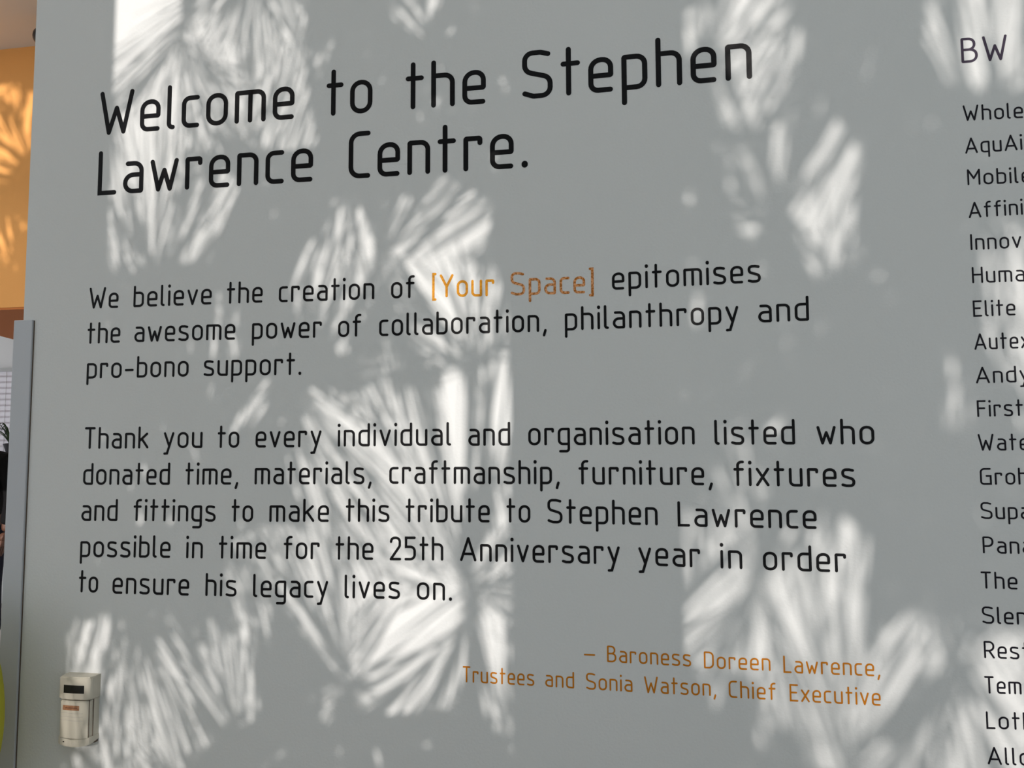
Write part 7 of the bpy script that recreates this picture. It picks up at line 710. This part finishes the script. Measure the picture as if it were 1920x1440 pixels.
 (-2385, 3168, 3.68, None, [(-1.116, 151, 168, 49.7, 0.168), (-0.002, 0, 453, 35.4, -0.082), (-0.497, 0, 484, 45.3, -0.014), (-0.597, 147, 124, 37.2, -0.224), (-2.749, 37, 137, 41.2, 0.153), (2.304, 90, 149, 44.6, 0.032), (0.986, 0, 237, 51.2, 0.04), (3.102, 9, 291, 50.5, -0.083), (-1.364, 73, 226, 55.2, -0.084), (-0.374, 66, 453, 58.4, -0.006), (0.237, 140, 177, 53.1, -0.157), (-1.213, 0, 180, 54.1, -0.076), (-0.727, 16, 376, 67.4, 0.056), (2.266, 6, 341, 50.1, -0.01), (-0.124, 40, 262, 38.2, -0.077), (1.939, 19, 136, 40.7, -0.129), (-1.697, 61, 248, 16.6, 0.102), (-1.46, 205, 353, 12, -0.059), (0.079, 42, 281, 18.2, 0.307), (-1.608, 136, 160, 12.4, 0.03), (-1.678, 334, 65, 17.8, 0.042), (-1.55, 360, 215, 10.5, 0.042)]),
]

TZ = -S_DIR.z/S_DIR.y; TX = -S_DIR.x/S_DIR.y
def up_sun(x, z, d, y0=0.0):
    return Vector((x+TX*d, y0-d, z+TZ*d))
def leaflet(bm, hx, hz, d, ang, r0, ln, wd, bend, y0, droop):
    n = 12; R = r0+ln; prev = None
    for i in range(n+1):
        t = i/n; r = R*t; a = ang+bend*t*t
        x = hx+r*math.cos(a); z = hz+r*math.sin(a)
        if r < r0: hw = 0.7
        else:
            u = (r-r0)/ln; hw = max(.5, wd/2*min(1, u/.22)**.8*min(1, (1-u)/.55+.04)**.8)
        tx, tz = -math.sin(a), math.cos(a)
        dd = d-droop*t*t
        ring = [bm.verts.new(up_sun((x+s*tx*hw)/1000, (z+s*tz*hw)/1000, dd-(0.0 if s else hw*0.0005), y0)) for s in (-1, 0, 1)]
        if prev:
            for k in range(2): bm.faces.new((prev[k], prev[k+1], ring[k+1], ring[k]))
        prev = ring
rp = random.Random(11)
def palm(name_label, x, d, top, fronds, y0, petr=0.0022, t=None):
    base = Vector((x, y0-d, -0.02))
    if t is None: t = thing('fan_palm', name_label, 'palm', base, 'fan palms outside the windows')
    b = bmesh.new(); npt = 14
    pts = [base+Vector((0.015*math.sin(i*1.1), 0.015*math.cos(i*.9), (top+.02)*i/npt)) for i in range(npt+1)]
    add_tube(b, pts, [0.075-0.02*i/npt+0.006*(i % 2) for i in range(npt+1)], 12); link_mesh('trunk', b, M['palm_trunk'], t, True)
    crown = pts[-1]
    for hx, hz, fd, leave, lv in fronds:
        bm = bmesh.new()
        for q in lv: leaflet(bm, hx, hz, fd, *q, y0, rp.uniform(.02, .10))
        hub = up_sun(hx/1000, hz/1000, fd, y0)
        # the leaf stalk runs back from the leaf, then across to the crown
        if leave:
            ex, ez = leave[0]/1000, leave[1]/1000
            turn = up_sun(hx/1000, hz/1000, fd+1.9, y0); side = up_sun(ex, ez, d-0.4, y0)
            if ez > 2.4: mid = [up_sun(ex, 2.55, d-0.3, y0), up_sun(x*.8+ex*.2, 2.55, d-0.1, y0)]
            elif ez < 1.0: mid = [up_sun(ex, 0.85, d-0.3, y0), up_sun(x*.8+ex*.2, 0.85, d-0.1, y0)]
            elif abs(ex-x) > 0.5: mid = [up_sun(ex, 2.6, d-0.3, y0), up_sun(x, 2.6, d-0.1, y0)]
            else: mid = []
            key = [crown]+mid[::-1]+[side, turn, hub]
        else:
            key = [crown, crown+Vector((0, 0.3, 0.4)), hub-S_DIR*1.7, hub]
        pp_ = [key[0]]
        for A, B in zip(key, key[1:]): pp_ += [A.lerp(B, .08), A.lerp(B, .5), A.lerp(B, .92)]
        pp_.append(key[-1])
        f = link_mesh('frond', bm, M['palm'], t)
        b2 = bmesh.new(); add_tube(b2, pp_, [petr*1.7-petr*.7*i/len(pp_) for i in range(len(pp_))], 6)
        link_mesh('petiole', b2, M['palm_stem'], f)
    return t
def split(fr, lo, hi): return [q for q in fr if lo <= q[0] < hi]
clump = palm('two-stemmed fan palm outside the middle and right hand windows', -0.12, 5.2, 3.1, split(FRONDS, -9e3, -100), 0.0)
palm('', 0.95, 5.8, 3.1, split(FRONDS, -100, 9e3), 0.0, t=clump)
if FRONDS2:
    palm('fan palm outside the left hand window that shades the orange wall', -2.95, 7.4, 3.6, FRONDS2, 1.39)
